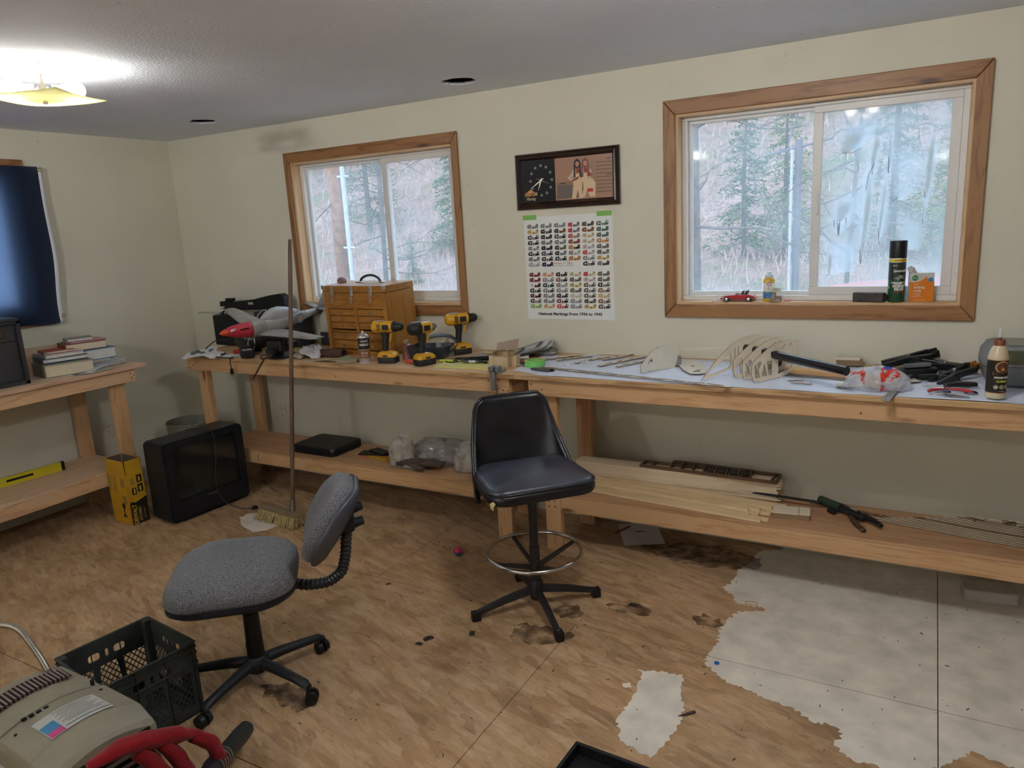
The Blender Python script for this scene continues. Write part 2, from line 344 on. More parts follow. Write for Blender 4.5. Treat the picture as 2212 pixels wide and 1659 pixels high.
# ---------------- floor: OSB panels + painted areas ----------------
def osb():
    m, n, l, b = nt('osb_board'); b.inputs['Roughness'].default_value = .62; b.inputs['Specular IOR Level'].default_value = .25
    mp = coords(n, l, (1, 1, 1), (0, 0, R(18)))
    col = None
    big = n.new('ShaderNodeTexNoise'); big.inputs['Scale'].default_value = 3.4; big.inputs['Detail'].default_value = 7; big.inputs['Roughness'].default_value = .62; big.inputs['Distortion'].default_value = .8; l.new(mp.outputs[0], big.inputs['Vector'])
    r0 = ramp(n, [(.25, (.27, .165, .085)), (.42, (.37, .235, .12)), (.58, (.46, .305, .165)), (.78, (.55, .40, .25))]); l.new(big.outputs[0], r0.inputs[0])
    cur = r0
    for k, (ang, sc2, f) in enumerate(((0, 17, .55), (62, 22, .5), (-48, 30, .5), (22, 50, .45))):
        m2 = n.new('ShaderNodeMapping'); m2.inputs['Rotation'].default_value = (0, 0, R(ang)); m2.inputs['Scale'].default_value = (.27, 1, 1); l.new(mp.outputs[0], m2.inputs[0])
        dn = n.new('ShaderNodeTexNoise'); dn.inputs['Scale'].default_value = 6; dn.inputs['Detail'].default_value = 3; l.new(m2.outputs[0], dn.inputs['Vector'])
        mxv = n.new('ShaderNodeMixRGB'); mxv.inputs[0].default_value = .06; l.new(m2.outputs[0], mxv.inputs[1]); l.new(dn.outputs[1], mxv.inputs[2])
        vo = n.new('ShaderNodeTexVoronoi'); vo.inputs['Scale'].default_value = sc2; vo.inputs['Randomness'].default_value = 1; l.new(mxv.outputs[0], vo.inputs['Vector'])
        sp = n.new('ShaderNodeSeparateColor'); l.new(vo.outputs['Color'], sp.inputs[0])
        rc = ramp(n, [(0, (.22, .125, .065)), (.25, (.36, .22, .11)), (.55, (.47, .31, .17)), (.8, (.56, .41, .25)), (1, (.46, .30, .20))]); l.new(sp.outputs[0], rc.inputs[0])
        msk = ramp(n, [(.50, (0, 0, 0)), (.56, (f, f, f))]); l.new(sp.outputs[1], msk.inputs[0])
        mx = n.new('ShaderNodeMixRGB'); l.new(msk.outputs[0], mx.inputs[0]); l.new(cur.outputs[0], mx.inputs[1]); l.new(rc.outputs[0], mx.inputs[2]); cur = mx
    # worn, dirty patches
    dz = n.new('ShaderNodeTexNoise'); dz.inputs['Scale'].default_value = 1.3; dz.inputs['Detail'].default_value = 9; dz.inputs['Roughness'].default_value = .7; l.new(mp.outputs[0], dz.inputs['Vector'])
    dr = ramp(n, [(.32, (.52, .46, .40)), (.48, (.95, .94, .92)), (.68, (1.15, 1.10, 1.08))]); l.new(dz.outputs[0], dr.inputs[0])
    ml = n.new('ShaderNodeMixRGB'); ml.blend_type = 'MULTIPLY'; ml.inputs[0].default_value = .9; l.new(cur.outputs[0], ml.inputs[1]); l.new(dr.outputs[0], ml.inputs[2])
    # fine fibre streaks
    fs = n.new('ShaderNodeMapping'); fs.inputs['Scale'].default_value = (9, 60, 1); fs.inputs['Rotation'].default_value = (0, 0, R(-12)); l.new(mp.outputs[0], fs.inputs[0])
    fn = n.new('ShaderNodeTexNoise'); fn.inputs['Scale'].default_value = 1.4; fn.inputs['Detail'].default_value = 5; fn.inputs['Distortion'].default_value = 1.2; l.new(fs.outputs[0], fn.inputs['Vector'])
    fr = ramp(n, [(.34, (.62, .57, .52)), (.52, (1, 1, 1))]); l.new(fn.outputs[0], fr.inputs[0])
    m3 = n.new('ShaderNodeMixRGB'); m3.blend_type = 'MULTIPLY'; m3.inputs[0].default_value = .38; l.new(ml.outputs[0], m3.inputs[1]); l.new(fr.outputs[0], m3.inputs[2])
    l.new(m3.outputs[0], b.inputs['Base Color'])
    bp = n.new('ShaderNodeBump'); bp.inputs['Strength'].default_value = .3; bp.inputs['Distance'].default_value = .003; l.new(fn.outputs[0], bp.inputs['Height']); l.new(bp.outputs[0], b.inputs['Normal'])
    return m
M_osb = osb()
floor = struct('floor', MB().b2((-.16, YR, -.06), (XR, .1, -.018)), mat('subfloor_gap', (.05, .035, .025), .9))
rows = [(-1.115, .1, (-.16, .16, 2.6, 5.04, 7.5, XR)), (-2.335, -1.115, (-.16, 1.25, 3.69, 5.04, 7.4, XR)), (-3.555, -2.335, (-.16, 2.47, 4.91, XR)), (-4.775, -3.555, (-.16, 1.25, 3.69, 6.1, XR)), (-7.2, -4.775, (-.16, 2.47, 4.91, XR)), (YR, -7.2, (-.16, 1.25, 3.69, 6.1, XR))]
PANELS = []
for y0, y1, xs in rows:
    for a, b_ in zip(xs, xs[1:]):
        PANELS.append((a, b_, y0, y1)); g = .0016
        MB().b2((a+g, y0+g, -.018), (b_-g, y1-g, 0)).build('floor_panel', M_osb, floor)
M_fp = mat('white_floor_paint', (.70, .65, .56), .6, var=.16, sc_=9, bump=.3, bs=50)
def jag(pts, amp, step=.012, seed=1):
    rnd = random.Random(seed); out = []
    for i in range(len(pts)):
        a, b_ = Vector(pts[i]), Vector(pts[(i+1) % len(pts)]); L = (b_-a).length; k = max(1, int(L/step)); nn = Vector((-(b_-a).y, (b_-a).x)).normalized() if L else Vector((0, 0))
        for j in range(k):
            p = a.lerp(b_, j/k); q = noise.noise(Vector((p.x*9, p.y*9, seed)))*1.6
            out.append(tuple(p+nn*amp*(q+rnd.uniform(-.9, .9))))
    return out
P1 = [(4.27,.08),(4.36,-.02),(4.251,-.091),(4.246,-.235),(4.197,-.364),(4.206,-.497),(4.17,-.54),(4.235,-.60),(4.255,-.66),(4.40,-.66),(4.30,-.73),(4.272,-.838),(4.246,-.929),(4.279,-1.008),(4.253,-1.109),(4.268,-1.178),(4.315,-1.225),(4.417,-1.261),(4.502,-1.281),(4.615,-1.312),(4.666,-1.355),(4.737,-1.343),(4.762,-1.386),(4.754,-1.438),(4.799,-1.486),(4.859,-1.491),(4.961,-1.5),(5.088,-1.348),(5.145,-1.287),(5.228,-1.314),(5.6,-1.45),(7.8,-1.6),(7.8,.08)]
P2 = [(4.036,-1.311),(4.127,-1.279),(4.216,-1.277),(4.225,-1.366),(4.263,-1.45),(4.269,-1.542),(4.262,-1.648),(4.241,-1.747),(4.182,-1.735),(4.116,-1.71),(4.109,-1.67),(4.08,-1.632),(4.08,-1.55),(4.075,-1.466),(4.072,-1.359)]
P3 = [(1.276,-.825),(1.268,-.764),(1.36,-.678),(1.466,-.701),(1.598,-.825),(1.586,-.904),(1.541,-.959),(1.448,-.939),(1.349,-.889)]
P4 = [(4.02,-1.42),(4.045,-1.405),(4.058,-1.425),(4.035,-1.437)]
for k, (P, am) in enumerate(((P1, .011), (P2, .008), (P3, .007), (P4, .003))):
    J = jag(P, am, .009 if k < 3 else .006, k)
    for (a, b_, y0, y1) in PANELS:
        q = clip(J, a+.0016, b_-.0016, y0+.0016, y1-.0016)
        if len(q) > 3:
            mb = MB(); holed(mb, [(x, y) for i, (x, y) in enumerate(q) if math.dist((x, y), q[i-1]) > 1e-4], [], 0, .0008); mb.build('paint_patch', M_fp, floor)
# thin dark ragged patches on the boards
M_dkf = film('dark_floor_film', (.10, .055, .03), .34, 0, .6, 18, .0)
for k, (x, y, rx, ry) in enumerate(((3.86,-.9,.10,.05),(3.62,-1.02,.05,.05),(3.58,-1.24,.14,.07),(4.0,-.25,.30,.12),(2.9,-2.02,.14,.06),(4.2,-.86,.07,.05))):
    mb = MB(); q = jag(circ(x, y, rx, ry, 18), .02, .02, 20+k); holed(mb, q, [], .0010, .0013); mb.build('dark_floor_patch', M_dkf, floor)
# ---------------- windows ----------------
M_trim = wood('cedar_trim', (.29, .135, .045), (.19, .078, .022), 'X', .45, 5, True)
M_trimz = wood('cedar_trim_upright', (.29, .14, .047), (.195, .08, .024), 'Z', .45, 5, True)
M_jamb = wood('cedar_jamb', (.60, .40, .22), (.50, .31, .15), 'Z', .5, 4, False)
M_jambx = wood('cedar_jamb_level', (.60, .40, .22), (.50, .31, .15), 'X', .5, 4, False)
M_vinyl = mat('white_vinyl', (.66, .655, .64), .4, var=.05, sc_=5)
M_glass = film('window_glass', (.72, .88, 1.0), .24, .8, .05, 2.4, .12)
M_glass2 = film('grimy_window_glass', (.72, .88, .98), .36, .85, .06, 3.0, .20)
M_black = mat('black_plastic', (.007, .007, .008), .45, var=.3, bump=.15, bs=120, spec=.3)
def window(name, W, outer, sash_x, fine=None):
    x0, x1, z0, z1 = W; ox0, ox1, oz0, oz1 = outer; t = .019
    w = bpy.data.objects.new(name, None); COL.objects.link(w); w['kind'] = 'structure'; w.location = ((x0+x1)/2, 0, z0)
    L = Vector((-(x0+x1)/2, 0, -z0))
    def bd(nm, mb, m, par=w, **k):
        mb.v = [tuple(Vector(v)+L) for v in mb.v]; return mb.build(nm, m, par, **k)
    # mitred casing
    e = .0008
    for nm, q, m in (('casing_board', [(ox0, oz1), (ox1, oz1), (x1, z1), (x0, z1)], M_trim), ('casing_board', [(ox0, oz0), (x0, z0), (x1, z0), (ox1, oz0)], M_trim),
                     ('casing_board', [(ox0, oz0), (ox0, oz1), (x0, z1), (x0, z0)], M_trimz), ('casing_board', [(ox1, oz1), (ox1, oz0), (x1, z0), (x1, z1)], M_trimz)):
        cx = sum(p[0] for p in q)/4; cz = sum(p[1] for p in q)/4
        q = [(cx+(p[0]-cx)*(1-e), cz+(p[1]-cz)*(1-e*6)) for p in q]
        mb = MB(); n = 4; vs = [(p[0], 0-.0002, p[1]) for p in q]+[(p[0], -t, p[1]) for p in q]
        mb.add(vs, [(0,1,2,3), (7,6,5,4)]+[(i, (i+1) % 4, 4+(i+1) % 4, 4+i) for i in range(4)]); bd(nm, mb, m, bevel=.003)
    for a, b_, m in (((x0, 0, z0), (x1, .155, z0+.012), M_jambx), ((x0, 0, z1-.012), (x1, .155, z1), M_jambx), ((x0, 0, z0+.012), (x0+.012, .155, z1-.012), M_jamb), ((x1-.012, 0, z0+.012), (x1, .155, z1-.012), M_jamb)):
        bd('sill_board' if a[2] == z0 and b_[2] < z0+.02 else 'jamb_board', MB().b2(a, b_), m)
    i0, i1, k0, k1 = x0+.012, x1-.012, z0+.012, z1-.012; f = .026
    mb = MB()
    for a, b_ in (((i0, .066, k0), (i1, .135, k0+f)), ((i0, .066, k1-f*.6), (i1, .135, k1)), ((i0, .066, k0+f), (i0+f, .135, k1-f*.6)), ((i1-f, .066, k0+f), (i1, .135, k1-f*.6))): mb.b2(a, b_)
    fr = bd('window_frame', mb, M_vinyl, bevel=.003)
    # fixed left pane with narrow bead, sliding right sash with wide rails
    def sash(nm, a0, a1, y0, y1, s, gm, top):
        mb = MB(); b0, b1 = k0+f, k1-f*.6
        mb.b2((a0, y0, b0), (a1, y1, b0+s)); mb.b2((a0, y0, b1-top), (a1, y1, b1)); mb.b2((a0, y0, b0+s), (a0+s, y1, b1-top)); mb.b2((a1-s, y0, b0+s), (a1, y1, b1-top))
        sh = bd(nm, mb, M_vinyl, bevel=.0025)
        pane = MB().b2((a0+s, (y0+y1)/2-.002, b0+s), (a1-s, (y0+y1)/2+.002, b1-top)); bd('pane', pane, gm, sh); return sh, (a0+s, a1-s, b0+s, b1-top, (y0+y1)/2-.003)
    s1 = sash('fixed_sash', i0+f, sash_x+.02, .095, .118, .018, M_glass, .016)
    s2 = sash('sliding_sash', sash_x-.012, i1-f, .070, .093, .040, M_glass2 if fine else M_glass, .030)
    bd('sash_latch', MB().b2((sash_x+.008, .060, (k0+k1)/2-.05), (sash_x+.020, .070, (k0+k1)/2+.05)), M_vinyl, s2[0], bevel=.004)
    return w, s1, s2, L
w1 = window('window_1', W1, (1.158, 2.528, 1.170, 2.229), 1.912)
w2 = window('window_2', W2, (3.742, 5.105, 1.182, 2.240), 4.437, True)
lab(w1[0], 'left slider window in the long wall, cedar trim, behind the tool chest'); lab(w2[0], 'right slider window in the long wall, cedar trim, grimy right pane')
# dried run marks on the right-hand pane of window 2 (film on the glass)
M_run = film('dried_run', (.42, .40, .33), .75, .9, .5, 9, .5, soft=True)
M_fog = film('condensation_fog', (.74, .86, .96), .62, .95, .5, 3, .42, soft=True)
M_drip = film('brown_drip', (.16, .13, .10), .9, .2, .5, 9, .6)
px0, px1, pz0, pz1, py = w2[2][1]
def onpane(pts): return [(4.475+(u-1050)/ (1858-1050)*.51, 2.105-(v-355)/(1440-355)*.795) for u, v in pts]
def film_patch(nm, m, pts, k, th, par, am=.006):
    q = jag(onpane(pts), am, .012, 40+k); c = Vector((sum(p[0] for p in q)/len(q), sum(p[1] for p in q)/len(q))); mb = MB(); n = len(q); vs = []; LV = (1, .86, .72, .55, .3, .08)
    for s in LV:
        for p in q: v = c+(Vector(p)-c)*s; vs.append((v.x, py-.0009-.0004*th, v.y))
    mb.add(vs, [(j*n+i, j*n+(i+1) % n, (j+1)*n+(i+1) % n, (j+1)*n+i) for j in range(len(LV)-1) for i in range(n)])
    mb.v = [tuple(Vector(v)+w2[3]) for v in mb.v]; o = mb.build(nm, m, par); at = o.data.attributes.new('thick', 'FLOAT', 'POINT')
    for i in range(len(LV)*n): at.data[i].value = (0, .35, .7, .95, 1, 1)[i//n]
    return o
sh2 = w2[2][0]
def ribbon(nm, m, pts, lay, end=1., par=sh2):
    """a run of dried film: centre line with half-widths; thin at the sides and top, crisp at the lower end"""
    P = [(u, v, w_) for u, v, w_ in pts]; Q = []
    for i in range(len(P)-1):
        for k in range(4): Q.append([a_+(b_-a_)*k/4 for a_, b_ in zip(P[i], P[i+1])])
    Q.append(list(P[-1])); vs = []; th = []; X = (-1, -.72, -.35, 0, .35, .72, 1); N = len(Q)
    for i, (u, v, w_) in enumerate(Q):
        e = noise.noise(Vector((u*.03, v*.03, lay)))*.25
        for x in X:
            (a_, b_), = onpane([(u+x*w_*(1+e), v+noise.noise(Vector((u*.05+x, v*.04, lay)))*w_*.25*(i/N))])
            vs.append((a_+w2[3].x, py-.0008-.0004*lay, b_+w2[3].z)); th.append((1-abs(x)**2.2)*min(1, i/N*3.2)*(1 if i < N-1 else end))
    M_ = len(X); mb = MB(); mb.add(vs, [(i*M_+j, i*M_+j+1, (i+1)*M_+j+1, (i+1)*M_+j) for i in range(N-1) for j in range(M_-1)])
    o = mb.build(nm, m, par); at = o.data.attributes.new('thick', 'FLOAT', 'POINT')
    for i, t in enumerate(th): at.data[i].value = max(0, t)
    return o
for pts in ([(1280,400,150), (1270,480,150), (1250,540,120), (1210,590,70)], [(1400,400,45), (1390,560,50), (1350,720,60), (1330,900,70), (1330,1100,40), (1316,1280,8)], [(1480,380,40), (1480,600,40), (1455,800,40), (1450,980,45), (1432,1150,12)], [(1750,420,50), (1738,600,45), (1720,860,35), (1702,1040,8)],
            [(1220,800,120), (1210,900,120), (1190,1010,90), (1160,1080,30)], [(1600,560,110), (1600,700,150), (1600,840,110), (1560,900,30)], [(1200,1100,140), (1200,1220,140), (1190,1340,110)], [(1640,950,120), (1640,1100,110), (1640,1200,60)]):
    ribbon('dried_run', M_fog, pts, 1)
for pts in ([(1240,450,90), (1235,520,85), (1200,575,60), (1190,600,30)], [(1392,440,18), (1388,560,24), (1372,640,20), (1368,740,5)], [(1350,700,14), (1352,900,26), (1335,1100,22), (1318,1270,5)], [(1478,500,12), (1475,640,14), (1470,730,5)], [(1462,760,10), (1450,880,14), (1440,1000,12), (1430,1120,4)], [(1742,480,12), (1728,620,20), (1722,780,22), (1708,890,8)], [(1708,900,8), (1702,1030,3)], [(1200,870,60), (1190,950,50), (1165,1010,24)], [(1118,1200,24), (1108,1340,10)]):
    ribbon('dried_run', M_run, pts, 2)
mb = MB()
for pts in ([(1140,590),(1150,600),(1185,590),(1190,640),(1197,590),(1230,600),(1290,575)], [(1130,1000),(1133,1050)], [(1150,1010),(1158,1090),(1162,1020),(1165,1100),(1170,1000)], [(1205,990),(1212,1040),(1215,990)], [(1378,670),(1345,740),(1332,830)], [(1468,640),(1472,735)], [(1422,1060),(1436,1160)], [(1310,1190),(1318,1280),(1326,1240)], [(1695,845),(1710,895)], [(1500,880),(1508,905),(1540,880)], [(1090,1350),(1110,1340)], [(1700,1020),(1703,1045)]):
    q = onpane(pts); mb.tube([(x+w2[3].x, py-.0012, z+w2[3].z) for x, z in q], .0011, 5)
mb.build('drip_line', M_drip, sh2)
# window on the left wall with its casing
xw = bpy.data.objects.new('window_3', None); COL.objects.link(xw); xw['kind'] = 'structure'; lab(xw, 'window in the left wall, mostly covered by a navy flag')
y0, y1, z0, z1 = WL
for q, m in (([(y0-.075, z1+.07), (y1+.075, z1+.07), (y1, z1), (y0, z1)], wood('cedar_trim_y', (.29, .135, .045), (.19, .078, .022), 'Y', .45, 5)), ([(y0-.075, z0-.08), (y1+.075, z0-.08), (y1, z0), (y0, z0)], MATS['cedar_trim_y']), ([(y1+.075, z1+.07), (y1+.075, z0-.08), (y1, z0), (y1, z1)], M_trimz), ([(y0-.075, z1+.07), (y0-.075, z0-.08), (y0, z0), (y0, z1)], M_trimz)):
    mb = MB(); vs = [(.0002, p[0], p[1]) for p in q]+[(.019, p[0], p[1]) for p in q]; mb.add(vs, [(3,2,1,0), (4,5,6,7)]+[(i, (i+1) % 4, 4+(i+1) % 4, 4+i) for i in range(4)]); mb.build('casing_board', m, xw, bevel=.003)
mb = MB()
for a, b_ in (((-.09, y0, z0), (-.008, y1, z0+.07)), ((-.09, y0, z1-.06), (-.008, y1, z1)), ((-.09, y1-.115, z0+.07), (-.008, y1, z1-.06)), ((-.09, y0, z0+.07), (-.008, y0+.06, z1-.06)), ((-.09, (y0+y1)/2-.03, z0+.07), (-.008, (y0+y1)/2+.03, z1-.06))): mb.b2(a, b_)
mb.build('window_frame', M_vinyl, xw, bevel=.003)
MB().b2((-.030, y0+.06, z0+.07), (-.026, y1-.115, z1-.06)).build('pane', M_glass, xw)
# ---------------- outside: hillside, trees ----------------
def hill_mat():
    m, n, l, b = nt('winter_hillside'); b.inputs['Roughness'].default_value = .95; b.inputs['Specular IOR Level'].default_value = 0
    mp = coords(n, l); a = n.new('ShaderNodeTexNoise'); a.inputs['Scale'].default_value = .35; a.inputs['Detail'].default_value = 8; a.inputs['Roughness'].default_value = .7; l.new(mp.outputs[0], a.inputs['Vector'])
    r1 = ramp(n, [(.34, (.16, .19, .10)), (.5, (.30, .21, .175)), (.68, (.42, .31, .27))]); l.new(a.outputs[0], r1.inputs[0])
    f_ = n.new('ShaderNodeTexNoise'); f_.inputs['Scale'].default_value = 7; f_.inputs['Detail'].default_value = 6; f_.inputs['Distortion'].default_value = 1.5; l.new(mp.outputs[0], f_.inputs['Vector'])
    r2_ = ramp(n, [(.38, (.45, .42, .42)), (.55, (1, 1, 1))]); l.new(f_.outputs[0], r2_.inputs[0])
    mx = n.new('ShaderNodeMixRGB'); mx.blend_type = 'MULTIPLY'; mx.inputs[0].default_value = .85; l.new(r1.outputs[0], mx.inputs[1]); l.new(r2_.outputs[0], mx.inputs[2]); l.new(mx.outputs[0], b.inputs['Base Color']); return m
def hz_(x, y):
    b_ = -.6 if y < 6 else (-.6+(y-6)*.15 if y < 16 else .9+(y-16)*.58)
    return b_+(noise.noise(Vector((x*.13, y*.13, 0)))*.9 if y > 16 else noise.noise(Vector((x*.13, y*.13, 0)))*.3)+(noise.noise(Vector((x*.6, y*.6, 3)))*.12)
mb = MB(); nx, ny = 90, 60; vs = []
for j in range(ny+1):
    for i in range(nx+1):
        x = -75+i*1.4; y = .6+(j/ny)**1.4*75; vs.append((x, y, hz_(x, y) if y > 3 else -.6))
mb.add(vs, [(j*(nx+1)+i, j*(nx+1)+i+1, (j+1)*(nx+1)+i+1, (j+1)*(nx+1)+i) for j in range(ny) for i in range(nx)])
hill = struct('hillside', mb, hill_mat(), smooth='all')
mb = MB(); rnd = random.Random(31)
for i in range(9000):
    x = rnd.uniform(-26, 9); y = 5.5+rnd.random()**1.3*22; z = hz_(x, y); h = rnd.uniform(.10, .42)*(1+y*.02); dx, dy = rnd.uniform(-.25, .25), rnd.uniform(-.2, .2); w = .010+.0008*y
    mb.add([(x-w, y, z-.03), (x+w, y, z-.03), (x+dx*h*2, y+dy*h, z+h)], [(0, 1, 2)])
o = mb.build('winter_brush', mat('pale_dry_brush', (.42, .30, .26), .9, var=.5, sc_=2), None); tag(o, 'pale dry winter brush covering the slope outside the windows', 'brush'); o['kind'] = 'stuff'
M_bark = mat('grey_bark', (.12, .10, .085), .9, var=.5, sc_=9, bump=1, bs=16)
M_obark = mat('orange_pine_bark', (.30, .15, .085), .9, var=.4, sc_=7, bump=1, bs=14)
M_needle = [mat('needles_green', (.10, .17, .06), .8, var=.35, sc_=3), mat('needles_yellow_green', (.17, .24, .07), .8, var=.35, sc_=3), mat('needles_grey_green', (.12, .18, .10), .8, var=.35, sc_=3)]
def conifer(h, rb, seed, mn, mt, dens=1., bare=.12, scruffy=.0):
    rnd = random.Random(seed); root = bpy.data.objects.new('conifer_tree', None); COL.objects.link(root)
    MB().tube([(0, 0, -.5), (rnd.uniform(-.1, .1), 0, h*.5), (rnd.uniform(-.1, .1), 0, h)], .1, 8, rad=[h*.017, h*.012, .015]).build('trunk', mt, root, smooth=True)
    mb = MB(); br = MB(); z = h*bare
    while z < h*.99:
        t = (z-h*bare)/(h*(1-bare)); L = rb*(1-t)**.8*rnd.uniform(.75, 1.1)+.1
        for k in range(5):
            a = rnd.uniform(0, 6.28); dz = -L*.28; tip = Vector((math.cos(a)*L, math.sin(a)*L, z+dz)); o = Vector((0, 0, z))
            br.tube([o, tip], .01, 3, rad=[.018, .006]); nn = int(15*dens*max(.3, L))
            for q in range(nn):
                s = rnd.uniform(.25, 1); p = o.lerp(tip, s)+Vector((rnd.uniform(-1, 1), rnd.uniform(-1, 1), rnd.uniform(-1, .6)))*.13*L
                d1 = Vector((rnd.uniform(-1, 1), rnd.uniform(-1, 1), rnd.uniform(-.5, .5))).normalized()*rnd.uniform(.09, .2); d2 = d1.cross(Vector((rnd.random()-.5, rnd.random()-.5, rnd.random()))).normalized()*.035
                mb.add([p-d1+d2*.3, p+d2, p+d1, p-d2], [(0, 1, 2, 3)])
        z += h*.035*rnd.uniform(.8, 1.2)
    br.build('branches', mt, root); mb.build('foliage', mn, root); return root
tg = 'small conifers on the hillside outside'
protos = [conifer(6.5, 1.5, 1, M_needle[0], M_bark), conifer(8, 1.9, 2, M_needle[1], M_bark, 1.1), conifer(10, 2.1, 3, M_needle[2], M_bark, 1.)]
def place_tree(o, x, y, s, rz, label, first):
    t = o if first else dup(o); t.location = (x, y, hz_(x, y)-.1); t.scale = (s,)*3; t.rotation_euler = (0, 0, rz); tag(t, label, 'tree', tg); return t
spots = [(0, 1.12, 14.0, .58, 'green conifer in the middle of the left pane of the right window'), (1, 1.95, 14.4, .50, 'yellow-green conifer beside the pale pole, right window'),
         (2, 4.1, 15, .55, 'grey-green conifer behind the grimy right pane, by the tall mullion'), (1, 5.3, 14, .5, 'lower conifer at the right edge of the grimy pane'),
         (2, -12.4, 17, .62, 'grey-green conifer behind the orange pine trunk, left window'), (0, -8.2, 16, .62, 'tall green conifer behind the sliding sash of the left window'), (0, -7.3, 12.5, .22, 'sapling at the foot of the slope, right half of the left window')]
used = set()
for k, x, y, s, lb in spots: place_tree(protos[k], x, y, s, x, lb, k not in used); used.add(k)
rnd = random.Random(5)
for i in range(26):   # forest on the slope, seen as a mass of crowns
    k = rnd.randrange(3); x = rnd.uniform(-34, 14); y = rnd.uniform(18, 44)
    place_tree(protos[k], x, y, rnd.uniform(.9, 1.5), rnd.uniform(0, 6), 'distant conifer high on the wooded slope outside', False)['group'] = 'distant conifers high on the slope'
def bare_tree(name, x, y, r, h, m, label, lean=0, seed=0, nb=16, z0=1.):
    rnd = random.Random(seed); t = thing(name, label, 'tree', (x, y, hz_(x, y) if y > 3 else -.6))
    MB().tube([(0, 0, -.3), (lean*.3, 0, h*.35), (lean, 0, h)], r, 14, rad=[r*1.15, r, r*.75]).build('trunk', m, t, smooth='all')
    mb = MB()
    for i in range(nb):
        z = rnd.uniform(z0, h); a = rnd.uniform(0, 6.28); L = rnd.uniform(.8, 2.6); p = Vector((lean*z/h, 0, z)); pts = [p]; d = Vector((math.cos(a), math.sin(a)*.6, rnd.uniform(-.4, .4)))
        for s in range(5): d = (d+Vector((rnd.uniform(-.3, .3), rnd.uniform(-.3, .3), rnd.uniform(-.35, .35)))).normalized(); pts.append(pts[-1]+d*L/5)
        mb.tube(pts, .02, 5, rad=[.022, .018, .014, .010, .007, .004])
        for s in (2, 3, 4):
            q = pts[s]; mb.tube([q, q+Vector((rnd.uniform(-.4, .4), rnd.uniform(-.3, .3), rnd.uniform(-.3, .3)))], .008, 4, rad=[.007, .003])
    mb.build('branches', M_bark, t); return t
bare_tree('pine_tree', -6.55, 9.0, .155, 9, M_obark, 'big pine with orange bark in the left window', -.15, 2, 10, 1.2)
bare_tree('pine_tree', -3.55, 9.2, .12, 9, M_obark, 'reddish pine trunk at the right edge of the left window', .1, 3, 12, 1.6)
bare_tree('pine_tree', 2.2, 6.0, .105, 8, M_bark, 'grey-barked trunk at the left edge of the right window', -.12, 4, 26, 2.0)
bare_tree('bare_tree', -5.9, 9.6, .05, 7, M_bark, 'thin bare tree right of the white pole, left window', .2, 6, 40, .3)
bare_tree('bare_tree', 3.7, 9.5, .035, 5.5, M_bark, 'thin branching bare tree behind the grimy pane', .3, 8, 46, .8)
t = thing('marker_pole', 'white pole standing beside the orange pine trunk, left window', 'pole', (-6.17, 8.8, hz_(-6.17, 8.8)))
M_pole = mat('white_pole_paint', (.45, .50, .56), .5)
MB().cyl((0, 0, 0), (0, 0, 7), .05, n=12).build('pole', M_pole, t, smooth=True)
for z in (1.6, 3.1): MB().box((0, 0, z), (.3, .04, .04)).build('bracket', M_pole, t)
t = thing('utility_pole', 'slim dark pole with pale strip, outside the right window', 'pole', (2.96, 9, hz_(2.96, 9)))
MB().cyl((.05, .02, 0), (.05, .02, 2.75), .055, n=12).build('post', mat('dark_post', (.14, .14, .16), .7), t, smooth=True)
MB().cyl((-.04, -.04, 0), (-.04, -.04, 2.6), .022, n=8).build('conduit', M_pole, t, smooth=True)
mb = MB(); mb.cyl((-.45, 0, 2.55), (.55, 0, 2.72), .018); mb.cyl((-.1, 0, 2.7), (.1, 0, 3.4), .012); mb.build('wires', mat('dark_post', (.1,.1,.1)), t)
t = thing('parked_trailer', 'red metal roof edge of a trailer below the right window', 'trailer', (4.35, 6.2, -.6))
M_tr = mat('faded_red_metal', (.42, .12, .09), .45); mb = MB(); mb.add([(-.75,-.4,1.22),(1.6,-.4,1.22),(1.6,-.4,1.47),(-.75,-.4,1.25),(-.75,.5,1.22),(1.6,.5,1.22),(1.6,.5,1.53),(-.75,.5,1.29)], [(3,2,1,0)[::-1],(4,5,6,7),(0,1,5,4),(1,2,6,5),(2,3,7,6),(3,0,4,7)]); mb.build('roof', M_tr, t, bevel=.01)
MB().b2((-.7, -.35, 0), (1.55, .45, 1.23)).build('body', mat('trailer_body', (.5, .45, .42), .5), t, bevel=.03)
for x in (-.3, 1.1): MB().cyl((x, -.40, .2), (x, -.28, .2), .2, n=20).build('wheel', M_black, t)
# ---------------- workbenches ----------------
M_fir = wood('fir_board_x', (.56, .345, .175), (.46, .25, .11), 'X', .6, 6)
M_firy = wood('fir_board_y', (.60, .385, .22), (.50, .285, .145), 'Y', .6, 6)
M_firz = wood('fir_post', (.56, .34, .17), (.46, .245, .105), 'Z', .6, 6)
M_ply = wood('plywood_top', (.60, .40, .22), (.50, .30, .15), 'X', .55, 3, False)
M_plyy = wood('plywood_top_y', (.62, .44, .29), (.53, .33, .20), 'Y', .55, 4, False)
M_plye = wood('plywood_edge', (.58, .38, .19), (.30, .17, .08), 'X', .7, 3, False)
M_shelf = wood('shelf_plywood', (.46, .27, .14), (.36, .19, .085), 'X', .6, 4, True)  # browner than the tabletop: shade under the bench is put into the colour
M_ink = mat('stamp_ink', (.03, .028, .03), .8)
M_hole = mat('screw_dark', (.05, .035, .025), .6, metal=.2)
def screws(pts, par, axis='Y', pos=0.):
    for a, z in pts:
        mb = MB()
        if axis == 'Y': mb.cyl((a, pos+.001, z), (a, pos-.0012, z), .0042, n=10)
        else: mb.cyl((pos-.001, a, z), (pos+.0012, a, z), .0042, n=10)
        mb.build('screw', M_hole, par)
